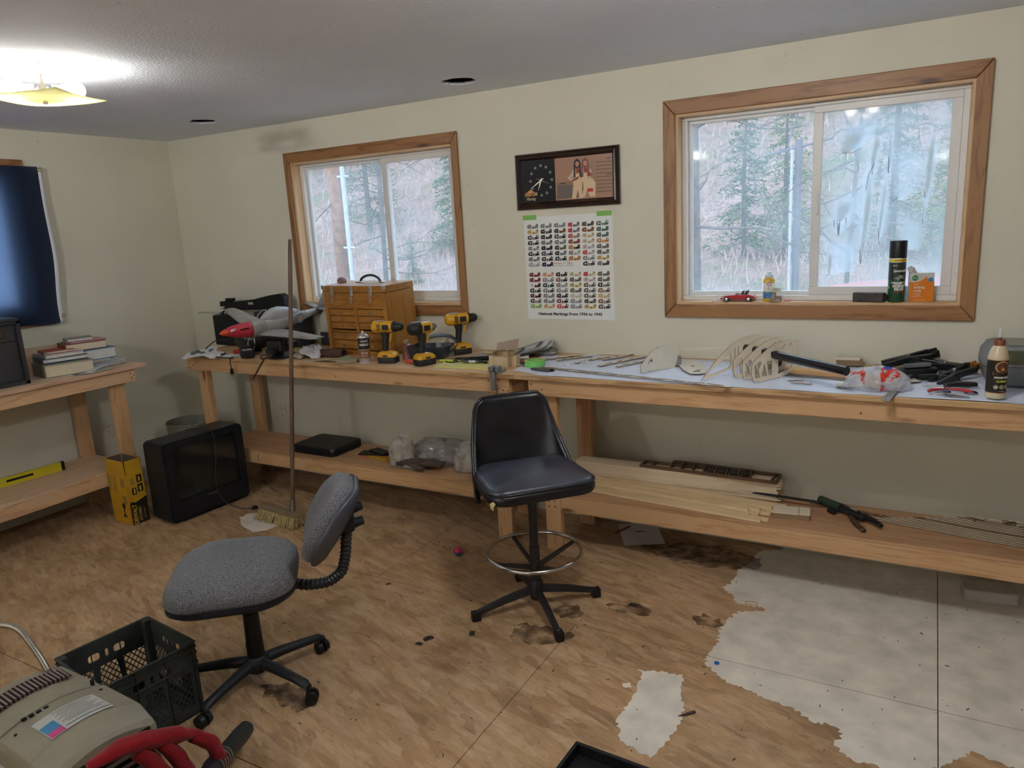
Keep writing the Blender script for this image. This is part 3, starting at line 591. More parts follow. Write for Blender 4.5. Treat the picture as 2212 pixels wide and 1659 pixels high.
def bench(name, label, x0, x1, ax0, ax1, legs, right_end=True):
    b = thing(name, label, 'workbench', (x0, 0, 0)); ox = -x0; D = .512; a = math.atan(.037)
    Mt = Matrix.Translation((0, -.538, .921)) @ Matrix.Rotation(a, 4, 'X')
    MB().b2((x0+ox, 0, .004), (x1+ox, .5383, .0281), Mt).build('tabletop', M_ply, b, bevel=.0015)
    for k in range(4):
        MB().b2((x0+ox+.001, -.0015, .0065+k*.0055), (x1+ox-.001, .002, .0100+k*.0055), Mt).build('edge_ply', M_plye, b)
    MB().b2((ax0+ox, -.518, .8425), (ax1+ox, -.480, .9232)).build('apron', M_fir, b, bevel=.003)
    MB().b2((ax0+ox, -.066, .855), (ax1+ox, -.028, .938)).build('back_apron', M_fir, b, bevel=.003)
    for i, (lx, ly) in enumerate(legs):
        top = .9232 if ly > -.3 else .922
        MB().b2((lx+ox, ly, 0), (lx+.089+ox, ly+.038, top if ly < -.3 else .85)).build('leg', M_firz, b, bevel=.003)
    fl = sorted(l for l in legs if l[1] < -.3)
    for lx, ly in fl:
        MB().b2((lx+ox-.002+.0, -.442, .838-.089+.08), (lx+ox+.036, -.07, .92)).build('cross_rail', M_firy, b, bevel=.003)
        MB().b2((lx+ox-.0, -.442, .2222), (lx+ox+.038, -.105, .300)).build('lower_rail', M_firy, b, bevel=.003)
    for (l0, _), (l1, _) in zip(fl, fl[1:]):
        MB().b2((l0+.0895+ox, -.480, .2225), (l1-.0005+ox, -.442, .3005)).build('shelf_rail', M_fir, b, bevel=.003)
        MB().b2((l0+.042+ox, -.478, .3015), (l1+.045+ox, -.105, .3165)).build('shelf_board', M_shelf, b, bevel=.001)
    return b
bA = bench('workbench', 'left long fir workbench under the smaller window', .596, 3.116, .552, 3.078, [(.609, -.480), (2.94, -.480), (.665, -.105), (2.85, -.105)])
bB = bench('workbench', 'right long fir workbench under the larger window, covered with plans', 3.118, 6.3, 3.191, 6.26, [(3.2386, -.480), (6.1, -.480), (3.26, -.105), (6.0, -.105)])
screws([(-.03, .86), (-.005, .858), (.05, .895), (.02, .88), (2.36, .905), (2.41, .883), (2.447, .858), (2.475, .858), (1.3, .87)], bA, 'Y', -.518)
screws([(.10, .86), (.127, .862), (.09, .90), (.15, .876), (1.6, .87)], bB, 'Y', -.518)
screws([(.142, .27), (.175, .272), (.143, .24), (.177, .243)], bB, 'Y', -.480)
text('lumber_stamp', 'NO.2 S-DRY', .022, M_ink, bB, (.19, -.1063, .74), (R(90), R(180), 0), .0002)
text('lumber_stamp', 'NO.2', .022, M_ink, bA, (.50, -.4813, .262), (R(90), R(90), 0), .0002)
# bench along the left wall
bC = thing('workbench', 'fir workbench against the left wall, holding the books', 'workbench', (0, 0, 0))
MB().b2((.006, -3.2, .926), (.575, -.823, .949)).build('tabletop', M_plyy, bC, bevel=.0015)
for k in range(3): MB().b2((.573, -3.199, .9285+k*.007), (.5765, -.824, .932+k*.007)).build('edge_ply', wood('plywood_edge_y', (.62, .36, .26), (.40, .2, .12), 'Y', .7, 3, False), bC)
MB().b2((.517, -3.2, .8465), (.555, -.894, .9255)).build('apron', M_firy, bC, bevel=.003)
for lx, ly in ((.479, -1.045), (.03, -1.045), (.479, -3.1), (.03, -3.1)):
    MB().b2((lx, ly, 0), (lx+.038, ly+.089, .9255)).build('leg', M_firz, bC, bevel=.003)
MB().b2((.068, -.994, .85), (.479, -.956, .9255)).build('cross_rail', M_fir, bC, bevel=.003)
MB().b2((.479, -3.0105, .2222), (.517, -1.0455, .3000)).build('shelf_rail', M_firy, bC, bevel=.003)
MB().b2((.068, -1.045, .2222), (.479, -1.010, .300)).build('lower_rail', M_fir, bC, bevel=.003)
MB().b2((.03, -3.0, .3015), (.515, -.958, .3165)).build('shelf_board', M_plyy, bC, bevel=.001)
screws([(-.93, .90), (-.905, .885), (-.925, .872)], bC, 'X', .555)
# ---------------- wall things ----------------
M_outl = mat('outlet_ivory', (.60, .57, .49), .45)
def outlet(name, label, loc, rz):
    t = thing(name, label, 'outlet', loc, rz)
    MB().prism(ell(.072, .118, .006), 0, .006, Matrix.Rotation(R(90), 4, 'X')).build('cover_plate', M_outl, t, bevel=.0015)
    for s in (-1, 1):
        o = MB().prism(ell(.032, .028, .010, 0, s*.020), .006, .0085, Matrix.Rotation(R(90), 4, 'X')).build('socket', M_outl, t)
        mb = MB()
        for dx in (-.0065, .0065): mb.b2((dx-.0012, -.0090, s*.020-.003), (dx+.0012, -.0082, s*.020+.006))
        mb.cyl((0, -.0082, s*.020-.009), (0, -.0091, s*.020-.009), .0022, n=8); mb.build('slots', M_black, o)
    return t
outlet('power_outlet', 'ivory outlet on the left wall between the bench legs', (.0005, -.806, .45), R(90))
outlet('power_outlet', 'ivory outlet on the long wall behind the left bench', (.853, -.0005, .445), 0)
# ceiling fixtures
def fixture(x, y, label, rz=0, dish=True, power=1.):
    t = thing('ceiling_fixture', label, 'ceiling light', (x, y, HC), rz, None); M_w = mat('white_enamel', (.80, .80, .78), .35)
    MB().lathe([(.001, -.0005), (.064, -.0005), (.066, -.02), (.062, -.034), (.001, -.036)], n=32).build('canopy_base', M_w, t, smooth=True)
    mb = MB()
    for s in (-1, 1): mb.b2((s*.012-.006, -.004, -.085), (s*.012+.006, .004, -.034))
    mb.cyl((-.035, 0, -.088), (.035, 0, -.088), .016); mb.build('stem', mat('socket_grey', (.42, .38, .33), .5, metal=.3), t)
    for a in (93, 273, 183):
        c, s = math.cos(R(a)), math.sin(R(a)); d = Vector((c, s, -.03)); o = Vector((c*.03, s*.03, -.088))
        so = MB().cyl(o, o+d*.035, .0165).cyl(o+d*.035, o+d*.060, .020, .027).build('lamp_socket', M_w, t, smooth=True)
        M = Matrix.Translation(o+d*.088); bm_ = bulb_mat(power); MB().sphere((0, 0, 0), .034, 20, 14, M).build('bulb', bm_, t, smooth=True)
    if not dish: return t
    # square dish of cream glass, corners turned up
    n = 16; mb = MB(); vs = []
    for j in range(n+1):
        for i in range(n+1):
            u, v = i/n*2-1, j/n*2-1; vs.append((u*.165, v*.165, -.137+.038*(abs(u)**2.2+abs(v)**2.2)*.20))
    mb.add(vs, [(j*(n+1)+i, j*(n+1)+i+1, (j+1)*(n+1)+i+1, (j+1)*(n+1)+i) for j in range(n) for i in range(n)])
    M_d, nn, ll, bb = nt('cream_glass_dish') if 'cream_glass_dish' not in MATS else (MATS['cream_glass_dish'], None, None, None)
    if nn:
        bb.inputs['Base Color'].default_value = (.82, .80, .58, 1); bb.inputs['Roughness'].default_value = .25; tl = nn.new('ShaderNodeBsdfTranslucent'); tl.inputs[0].default_value = (.80, .76, .50, 1); mx = nn.new('ShaderNodeMixShader'); mx.inputs[0].default_value = .6
        o_ = nn['Material Output']; ll.new(bb.outputs[0], mx.inputs[1]); ll.new(tl.outputs[0], mx.inputs[2]); ll.new(mx.outputs[0], o_.inputs[0]); MATS['cream_glass_dish'] = M_d
    mb.build('glass_shade', M_d, t, smooth='all', solid=.003, rot=(0, 0, R(58)))
    MB().lathe([(.001, -.150), (.010, -.147), (.008, -.136), (.001, -.134)], n=14).build('finial', mat('socket_grey', (.42, .38, .33)), t, smooth=True)
    return t
def bulb_mat(power=1.):
    key = 'bulb_glow_%g' % power
    if key in MATS: return MATS[key]
    m, n, l, b = nt(key); b.inputs['Emission Color'].default_value = (1.0, .98, .95, 1); b.inputs['Emission Strength'].default_value = BULB*power; b.inputs['Base Color'].default_value = (.9, .9, .9, 1); MATS[key] = m; return m
fixture(1.745, -1.855, 'white ceiling fixture with bare bulbs over a cream glass dish, upper left', R(-33), True, .30)
fixture(4.50, -1.95, 'bare-bulb ceiling fixture over the right half of the room', R(-20), False, 1.0)
fixture(2.6, -4.6, 'matching ceiling fixture in the rear half of the room', 0, True, 3.6)
fixture(5.0, -8.8, 'matching ceiling fixture at the far rear of the room', 0, True, 2.6)
# navy flag over the left window
M_flag = cloth('navy_flag_cloth', (.006, .010, .028), (.009, .014, .036), .32, 220, (.30, .40, .62))
t = thing('flag', 'navy blue flag hung over the left wall window', 'flag', (.026, -.985, 2.2))
def flagz(u, v):   # u along -y 0..1.6, v down 0..1
    return .012+.008*math.sin(u*9+v*3)*(.25+v)+.006*math.sin(u*23+v*5)*v
def sheet(mb, u0, u1, L, nu=40, nv=26, skew=0.):
    vs = []
    for j in range(nv+1):
        v = j/nv
        for i in range(nu+1):
            u = u0+(u1-u0)*i/nu; bot = .012*math.sin(u*7)+.010*math.sin(u*17+1)
            vs.append((flagz(u, v)+.012*abs(math.sin(0)), -u-skew*v-.012*v*math.sin(v*9+u), -v*(L+bot)))
    return mb.add(vs, [(j*(nu+1)+i, j*(nu+1)+i+1, (j+1)*(nu+1)+i+1, (j+1)*(nu+1)+i) for j in range(nv) for i in range(nu)])
sheet(MB(), 0, 1.45, .965, skew=.02).build('cloth', M_flag, t, smooth='all')
mb = MB(); sheet(mb, -.026, 0, .97, 2, 26, .02); mb.build('white_heading', cloth('flag_heading', (.72, .73, .76), (.66, .67, .70)), t, smooth='all', solid=.001)
M_brass = mat('brass', (.50, .38, .16), .35, metal=1.)
for z, dy in ((-.018, .012), (-.93, -.002)): MB().tube([(.0145, dy+.011*math.cos(a), z+.011*math.sin(a)) for a in [i*math.pi/7 for i in range(14)]], .0035, 6, True).build('grommet', M_brass, t, smooth='all')
# ---------------- wall clock and picture ----------------
M_frame = mat('dark_cherry_frame', (.018, .006, .005), .18, var=.5, sc_=20, coat=.5)
t = thing('wall_clock', 'dark framed clock beside a pin-up photo, between the windows', 'clock', (2.903, -.0008, 1.767)); CW, CH = .606, .294
Rx = Matrix.Rotation(R(90), 4, 'X')
MB().b2((.01, -.012, .01), (CW-.01, 0, CH-.01)).build('backing', M_frame, t)
for a, b_ in (((0,0),(CW,0)), ((CW,0),(CW,CH)), ((CW,CH),(0,CH)), ((0,CH),(0,0))):
    a, b_ = Vector(a), Vector(b_); d = (b_-a).normalized(); nn = Vector((-d.y, d.x)); rs = []
    prof = [(0, 0), (0, -.016), (.006, -.022), (.012, -.019), (.018, -.024), (.026, -.026), (.033, -.017), (.036, -.012), (.036, 0)]
    for p, s in ((a, 1), (b_, -1)):
        rs.append([((p+d*s*w_+nn*w_).x, y_, (p+d*s*w_+nn*w_).y) for w_, y_ in prof])
    MB().rings(rs).build('frame_moulding', M_frame, t)
face = MB().b2((.038, -.0135, .038), (.238, -.0118, CH-.038)).build('dial_panel', mat('black_dial', (.006, .006, .008), .4, spec=.2), t)
M_wi = mat('white_print', (.75, .75, .72), .4); M_hand = mat('pale_hand', (.85, .85, .70), .35, metal=.2)
cx, cz = .155, .150
for i in range(12):
    a = R(i*30); x, z = cx+.065*math.sin(a), cz+.078*math.cos(a)
    MB().tube([(x+.0055*math.cos(b_), -.0140, z+.0055*math.sin(b_)) for b_ in [k*math.pi/6 for k in range(12)]], .0011, 4, True).build('hour_ring', M_wi, face)
def hand(ang, L, w, back, nm, y=-.016, m=None):
    a = R(ang); d = Vector((math.sin(a), 0, math.cos(a))); p = Vector((d.z, 0, -d.x)); c = Vector((cx, y, cz)); k = Vector((0, -.0008, 0))
    q = [c-d*back-p*w*.5, c-d*back+p*w*.5, c+d*L*.35+p*w, c+d*L, c+d*L*.35-p*w]; MB().rings([q, [v+k for v in q]]).build(nm, m or M_hand, face)
hand(238, .078, .0035, .018, 'minute_hand'); hand(198, .055, .004, .012, 'hour_hand', -.0175); hand(112, .062, .0006, .03, 'second_hand', -.0185)
MB().cyl((cx, -.0135, cz), (cx, -.020, cz), .005, n=14).build('hub', M_hand, face, smooth=True)
M_or = mat('orange_gold_print', (.62, .30, .07), .4); M_pale = mat('pale_gold_print', (.7, .6, .35), .4)
text('logo_lettering', 'SNAP-ON', .024, M_or, face, (.088, -.0138, .078), (R(90), 0, 0), .0003, sx=.70, shear=.2, bold=.0008)
text('logo_lettering', 'Racing', .021, M_pale, face, (.088, -.0138, .056), (R(90), 0, 0), .0003, shear=.35)
MB().prism([(.06, .088), (.115, .088), (.088, .106)], .0137, .0142, Rx).build('logo_crest', M_or, face)
# the printed photo: two women in white racing suits in front of drawers
pm = MB(); P0 = .240; PWD = CW-.038-P0; PHT = CH-.076
def pp(pts, c, z=0):
    pm.cc = c; q = [(P0+x*PWD, -.0136-z*.00006, .038+y*PHT) for x, y in pts]
    if len(q) > 4: holed(pm, [(a, c_) for a, b_, c_ in q], [], 0, .00004, Matrix.Translation((0, q[0][1], 0)) @ Rx)
    else: pm.add(q, [tuple(range(len(q)))])
pp([(0,0),(1,0),(1,1),(0,1)], (.34,.185,.12), 0); pp([(.60,.12),(1,.04),(1,.92),(.62,.86)], (.30,.17,.10), 1)
for i in range(9): z0 = .14+i*.085; pp([(.72,z0),(.99,z0-.01),(.99,z0+.006),(.72,z0+.014)], (.08,.04,.03), 2)
for z0 in (.53, .90): pp([(.90,z0-.012),(.98,z0-.004),(.98,z0+.014),(.90,z0+.006)], (.02,.02,.02), 3)
pp([(.02,.03),(.45,.05),(.44,.34),(.03,.37)], (.13,.10,.095), 2); pp([(.03,.37),(.30,.36),(.30,.44),(.03,.42)], (.24,.14,.09), 3); pp([(.08,.39),(.18,.39),(.18,.42),(.08,.41)], (.03,.02,.02), 4)
suit, suit2, redc, skin = (.62,.45,.27), (.52,.38,.24), (.26,.035,.035), (.50,.25,.16)
def person(ox, hair, legs, arm):
    pp(legs, suit, 4); pp([(ox-.075,.40),(ox+.075,.40),(ox+.09,.66),(ox+.05,.75),(ox-.05,.75),(ox-.09,.66)], suit, 5); pp(arm, suit2, 6)
    pp([(ox-.02,.60),(ox+.045,.62),(ox+.02,.76),(ox-.03,.76)], redc, 6); pp([(ox-.025,.74),(ox+.025,.74),(ox+.02,.80),(ox-.02,.80)], skin, 6)
    pp([(ox+(x_-ox), y_) for x_, y_ in circ(ox, .835, .058, .11, 14)], hair, 6); pp([(ox-.07,.50),(ox-.035,.52),(ox-.03,.84),(ox-.062,.84)], hair, 7); pp([(ox+.035,.52),(ox+.075,.50),(ox+.062,.84),(ox+.03,.84)], hair, 7)
    pp(circ(ox, .825, .032, .062, 12), skin, 8)
    for s in (-1, 1): pp(circ(ox+s*.012, .835, .006, .007, 6), (.03,.02,.02), 9)
    pp(circ(ox, .795, .010, .006, 6), (.30,.05,.05), 9); pp(circ(ox, .815, .004, .010, 6), (.40,.18,.12), 9)
person(.40, (.015,.012,.015), [(.29,.02),(.36,.02),(.40,.22),(.42,.02),(.47,.03),(.48,.44),(.33,.44)], [(.22,.52),(.32,.66),(.34,.60),(.28,.51),(.40,.48),(.39,.43),(.25,.46)])
person(.54, (.20,.07,.05), [(.46,.02),(.52,.04),(.56,.20),(.61,.04),(.70,.04),(.71,.36),(.66,.46),(.49,.44),(.50,.24)], [(.60,.72),(.65,.64),(.63,.46),(.57,.42),(.55,.46),(.59,.52)])
pp([(.57,.60),(.64,.60),(.64,.52),(.57,.52)], redc, 10); pp([(.56,.16),(.66,.15),(.67,.23),(.57,.24)], (.42,.03,.04), 10); pp([(.31,.42),(.42,.48),(.42,.54),(.31,.47)], redc, 10); pp([(.46,.44),(.53,.44),(.52,.02),(.46,.02)], (.14,.10,.10), 3)
pm.build('printed_photo', attr_mat('print_gloss', .3, .4), t)
# ---------------- poster ----------------
t = thing('poster', 'chart of wartime aircraft markings taped up below the clock', 'poster', (2.9317, -.0012, 1.1583)); PW, PH = .5296, .5686
mb = MB(); n = 12
vs = [(PW*i/n, -.0004-.004*math.sin(i/n*3.1)**2*(1 if j == 0 else .15), PH*j/3) for j in range(4) for i in range(n+1)]
M_paper = mat('poster_paper', (.72, .75, .72), .6, var=.03)
MB().b2((0, -.0006, 0), (PW, 0, PH*.497)).build('paper_sheet', M_paper, t); MB().b2((0, -.0006, PH*.4975), (PW, 0, PH)).build('paper_sheet', M_paper, t)
C8 = {'g':(.20,.20,.20),'s':(.30,.31,.32),'d':(.045,.035,.035),'k':(.012,.012,.014),'n':(.012,.012,.03),'b':(.10,.075,.055),'o':(.12,.11,.08),'y':(.52,.36,.14),'t':(.56,.36,.20),'r':(.20,.03,.03),'R':(.5,.04,.04),
      'G':(.08,.13,.10),'O':(.42,.16,.04),'w':(.50,.47,.32),'p':(.42,.43,.44),'l':(.22,.36,.12),'L':(.55,.65,.05),'W':(.7,.7,.68),'B':(.20,.07,.03)}
topc = ['ggB,yyr,ddW,kkW,ssk,kkW,ggk,ssW', 'ggg,kdg,ddn,ggk,nnk,nkW,nkW,nnn', 'ggg,dBk,dkW,ggg,dob,dgk,nkW', 'Rgk,Rgk,RgO,Brb,OkO,gpR,OOO', 'bbk,BBB,wwR,wwR,ppR,RpR,ggW,kdW', 'GGW,GGG,GGG,OOW,GGR,ogk,yyr,gdr']
botc = ['rrd,rrk,WkR,kkW,rkr,doW,llL', 'ttR,ggW,nkW,gdW,ggg,ggg,ttR', 'kkO,BkW,gsO,ggW,kdg,rkW,RrW', 'wwR,oob,yyk,oog,www,ggW,ggW', 'RwR,ppR,bbW,bbW,bbW,bok,yyk', 'GGR,GGR,kGL,BbW,yty,BbW,bdW']
pr_ = MB()
def face2(pts, c, z): pr_.cc = c; holed(pr_, pts, [], 0, .00003, Matrix.Translation((0, -.0007-z*.00005, 0)) @ Rx)
cw, rh = (PW-.03)/6, .0308
def icon(x, y, cs):
    a, b_, m_ = (C8[k] for k in cs)
    face2([(x, y), (x+.026, y-.003), (x+.026, y+.022), (x+.006, y+.020), (x, y+.014)], a, 1)
    face2([(x+.030, y-.003), (x+.052, y-.001), (x+.068, y+.001), (x+.070, y+.020), (x+.058, y+.025), (x+.052, y+.013), (x+.042, y+.009), (x+.030, y+.013)], b_, 1)
    k = C8['W'] if sum(m_) < .3 else m_
    face2(circ(x+.014, y+.010, .0052, n=8), C8['W'] if m_ == C8['W'] else m_, 2); face2(circ(x+.014, y+.010, .0024, n=6), C8['R'] if m_ == C8['W'] else C8['W'], 3)
    face2(circ(x+.040, y+.003, .0036, n=8), C8['W'] if m_ == C8['W'] else m_, 2)
    face2([(x+.060, y+.012), (x+.066, y+.012), (x+.067, y+.018), (x+.061, y+.020)], m_, 2)
for c in range(6):
    for r, cs in enumerate(topc[c].split(',')): icon(.020+c*cw, PH-.062-r*.0300, cs)
    for r, cs in enumerate(botc[c].split(',')): icon(.020+c*cw, PH*.497-.042-r*.0295, cs)
face2([(.160, .2955), (.295, .2955), (.295, .2985), (.160, .2985)], (.42,.36,.26), 1); face2([(.160, .3245), (.295, .3245), (.295, .3275), (.160, .3275)], (.42,.36,.26), 1)
pr_.build('printed_markings', attr_mat('print_matt', .55), t)
M_rt = mat('red_print', (.40, .05, .05), .5); M_kt = mat('black_print', (.02, .02, .02), .5)
text('lettering', 'Hunters', .021, M_rt, t, (.197, -.0009, .311), (R(90), 0, 0), .0001, sx=.85); text('lettering', 'IN THE', .008, M_kt, t, (.241, -.0009, .311), (R(90), 0, 0), .0001, sx=.7); text('lettering', 'Sky', .027, M_rt, t, (.273, -.0009, .311), (R(90), 0, 0), .0001, sx=.85)
text('lettering', 'National Markings From 1936 to 1945', .0215, M_kt, t, (.262, -.0009, .030), (R(90), 0, 0), .0001, bold=.0009, sx=1.17)
M_tape = mat('green_tape', (.20, .48, .09), .6)
for x, lb in ((-.005, 'left'), (.44, 'right')): tag(MB().b2((0, -.0008, 0), (.085, 0, .026)).build('tape_strip', M_tape, None, loc=(2.9317+x, -.0022, 1.1583+PH-.016)), 'green tape strip at the poster\'s top %s corner' % lb, 'tape')
# ---------------- black vinyl stool ----------------
M_vinylb = mat('black_vinyl', (.005, .005, .007), .32, var=.5, sc_=10, bump=.35, bs=25, spec=.45)
M_vseat = mat('worn_lit_navy_vinyl', (.038, .042, .060), .34, var=.5, sc_=7, bump=.35, bs=22, spec=.6)  # worn navy, lightened: the window's reflection is put into the colour
M_blkm = mat('black_paint_metal', (.010, .010, .012), .40, var=.4)
M_chr = mat('chrome', (.55, .53, .50), .18, metal=1., var=.15)
M_foam = mat('torn_foam', (.50, .40, .18), .9)
def slab(w, d, h, r, z0, M=None, front=1., top=.9, crown=.012, n=8):
    """upholstered pad: rounded outline, rounded rims, crowned top"""
    rs = []; base = ell(w, d, r, n=n)
    base = [(x*(1+(front-1)*(.5-y/d)), y) for x, y in base]
    for s, z in ((.90, 0), (.975, h*.08), (1, h*.28), (1, h*.62), (.985, h*.84), (.95, h*.96), (.90, h), (.6, h+crown*.75), (.3, h+crown)):
        rs.append([(x*s, y*s, z0+z) for x, y in base])
    mb = MB(); 
    if M: rs = [[tuple(M @ Vector(p)) for p in q] for q in rs]
    return mb.rings(rs)
st = thing('bar_stool', 'black vinyl swivel stool with high back and foot ring, in the middle', 'stool', (3.475, -1.056, 0), R(47))
# local: front of the seat is -y
slab(.44, .40, .058, .075, .590, front=1.08, crown=.018).build('seat', M_vseat, st, smooth=True)
slab(.452, .412, .050, .085, .578, front=1.08, crown=0).build('seat_side', M_vinylb, st, smooth=True)
o = ell(.448, .408, .085, n=8); o = [(x*(1+.08*(.5-y/.408)), y, .630) for x, y in o]
MB().tube(o, .0035, 6, True).build('piping', M_vinylb, st, smooth='all')
mb = MB(); crumple(mb, .03, .05, .01, 5, 3, M=Matrix.Translation((-.225, -.175, .590)) @ Matrix.Rotation(R(-70), 4, 'Y')); mb.build('foam_tear', M_foam, st)
def shell(off, th, nm, m, lo=.53, hi=.932, nv=16, nu=18, **k):
    rs = []
    for j in range(nv+1):
        t = j/nv; z = lo+(hi-lo)*t-.018*0; w = .225*(1-t)**1.0+.150*t; w = .238-.056*min(1, max(0, (t-.05)/.80))**1.15
        if t > .84: w -= .040*((t-.84)/.16)**2.6
        dp = .34*(1-t)**1.8*.50+.030; row = []
        for i in range(nu+1):
            a = (i/nu*2-1)*R(88 if t < .3 else 88-(t-.3)*26); x = math.sin(a)*w*1.0; y = .195+.06*t+math.cos(a)*dp-dp+.02
            if t > .86: y = y
            row.append((x, y, z))
        rs.append(row)
    vs = [p for r_ in rs for p in r_]; q = nu+1
    mb = MB(); mb.add(vs, [(j*q+i, j*q+i+1, (j+1)*q+i+1, (j+1)*q+i) for j in range(nv) for i in range(nu)])
    return mb.build(nm, m, st, smooth='all', solid=th, **k), rs
bk, rs = shell(0, .016, 'backrest', M_vinylb)
edge = [r_[0] for r_ in rs]+rs[-1][1:-1]+[r_[-1] for r_ in rs][::-1]
MB().tube(edge, .0075, 7).build('edge_welt', M_vinylb, bk, smooth='all')
MB().cyl((0, 0, .075), (0, 0, .30), .0225, n=20).cyl((0, 0, .30), (0, 0, .56), .019, n=20).build('column', M_blkm, st, smooth=True)
MB().cyl((0, 0, .555), (0, 0, .580), .09, .11, n=20).build('swivel_plate', M_blkm, st, smooth=True)
MB().lathe([(.028, .05), (.03, .06), (.03, .13), (.026, .14)], n=18).build('hub', M_blkm, st, smooth=True)
for k, a in enumerate((R(-47)+math.atan2(-.21, -.199), R(-47)+math.atan2(.201, .203), R(-47)+math.atan2(-.183, .191), R(-47)+math.atan2(.191, -.195))):
    d = Vector((math.cos(a), math.sin(a), 0)); p = Vector((-d.y, d.x, 0)); rs = []
    for s, z, w, h in ((.02, .100, .016, .020), (.15, .073, .0145, .017), (.285, .035, .012, .014)):
        c = d*s+Vector((0, 0, z)); rs.append([c-p*w-Vector((0,0,h)), c+p*w-Vector((0,0,h)), c+p*w*.7+Vector((0,0,h*.7)), c-p*w*.7+Vector((0,0,h*.7))])
    lg = MB().rings(rs).build('leg', M_blkm, st, bevel=.003)
    MB().box(d*.283+Vector((0,0,.022)), (.040, .034, .043), rz=a).build('foot_cap', M_black, lg, bevel=.004)
MB().tube([(.209*math.cos(i*math.pi/24), .209*math.sin(i*math.pi/24), .275) for i in range(48)], .0095, 10, True).build('foot_ring', M_chr, st, smooth='all')
for k in range(4):
    a = R(45+90*k-47+12); d = Vector((math.cos(a), math.sin(a), 0)); p = Vector((-d.y, d.x, 0)); rs = []
    for s, z, w, h in ((.02, .205, .006, .012), (.20, .268, .007, .006)):
        c = d*s+Vector((0,0,z)); rs.append([c-p*w-Vector((0,0,h)), c+p*w-Vector((0,0,h)), c+p*w+Vector((0,0,h)), c-p*w+Vector((0,0,h))])
    MB().rings(rs).build('ring_spoke', M_blkm, st)
# ---------------- grey fabric task chair ----------------
M_tweed = cloth('grey_tweed', (.070, .070, .075), (.20, .20, .215), s=190, bump=.5)
M_bluep = mat('dusty_black_plastic', (.009, .010, .014), .5, var=.5, sc_=10, spec=.35)
tc = thing('task_chair', 'grey tweed swivel chair on casters, left foreground', 'chair', (2.745, -2.0, 0), R(-48)) # local front = -y
ang = R(-48)
Ms = Matrix.Translation((-.01, -.062, .012)) @ Matrix.Rotation(R(-3), 4, 'X')
rs = []
base = [(x*(1+.08*(.5-y/.44)), y) for x, y in ell(.47, .46, .15, n=10)]
for s, z, dy in ((.86, .415, 0), (.95, .420, 0), (1, .440, 0), (1.0, .462, 0), (.985, .480, 0), (.94, .496, 0), (.84, .508, 0), (.6, .515, 0), (.3, .517, 0)):
    rs.append([Ms @ Vector((x*s, y*s, z-.028*max(0, -y*s/.23)**2.2-.008*max(0, y*s/.23)**2*0)) for x, y in base])
MB().rings(rs).build('seat', M_tweed, tc, smooth='all')
rs = [[Ms @ Vector((x*s, y*s, z-.026*max(0, -y*s/.23)**2.2)) for x, y in base] for s, z in ((.72, .385), (.90, .392), (.985, .410), (.99, .428))]
MB().rings(rs).build('seat_pan', M_bluep, tc, smooth=True)
# back: pad + shell leaning away
Mb = Matrix.Translation((.0, .345, .632)) @ Matrix.Rotation(R(-33), 4, 'X')
bo = [(x*(1-.10*max(0, y)/.16), y) for x, y in ell(.38, .32, .12, n=9)]
def backm(s, dy): return [Mb @ Vector((x*s, dy-.10*(x*s/.19)**2*.45, y*s)) for x, y in bo]
MB().rings([backm(.90, .020), backm(.98, .006), backm(1, -.014), backm(.965, -.035), backm(.88, -.048), backm(.6, -.056), backm(.25, -.058)]).build('backrest', M_tweed, tc, smooth='all')
MB().rings([backm(.98, .004), backm(1.035, .010), backm(1.02, .024), backm(.8, .042), backm(.3, .050)]).build('back_shell', mat('blue_grey_shell', (.045, .05, .065), .38, var=.3), tc, smooth='all')
mb = MB(); pth = [Vector((0, .13, .405)), Vector((0, .22, .375)), Vector((0, .30, .375)), Vector((0, .355, .41)), Vector((0, .375, .48)), Vector((0, .385, .56)), Vector((0, .400, .62))]
P2_ = []
for i in range(len(pth)-1):
    for k in range(9): P2_.append(pth[i].lerp(pth[i+1], k/9))
for _ in range(6): P2_ = [P2_[0]]+[(P2_[i-1]+P2_[i]*2+P2_[i+1])/4 for i in range(1, len(P2_)-1)]+[P2_[-1]]
mb.tube(P2_, .02, 14, rad=[.0225 if i % 2 else .0185 for i in range(len(P2_))]); mb.build('ribbed_sleeve', mat('ribbed_black', (.014, .014, .016), .45), tc)
MB().box((0, .395, .64), (.07, .05, .12)).build('back_bracket', M_bluep, tc, bevel=.008)
for z in (.60, .66): MB().cyl((0, .405, z), (0, .455, z+.012), .022, .017, n=12).build('adjuster_knob', M_bluep, tc, smooth=True, bevel=.003)
MB().box((0, 0, .385), (.16, .22, .03)).build('mechanism', M_blkm, tc, bevel=.006)
MB().cyl((0, 0, .115), (0, 0, .30), .033, .029, n=24).cyl((0, 0, .29), (0, 0, .38), .024, n=20).build('column', M_black, tc, smooth=True)
MB().lathe([(.001, .055), (.035, .055), (.048, .075), (.046, .105), (.034, .12), (.001, .122)], n=24).build('base_hub', M_bluep, tc, smooth=True)
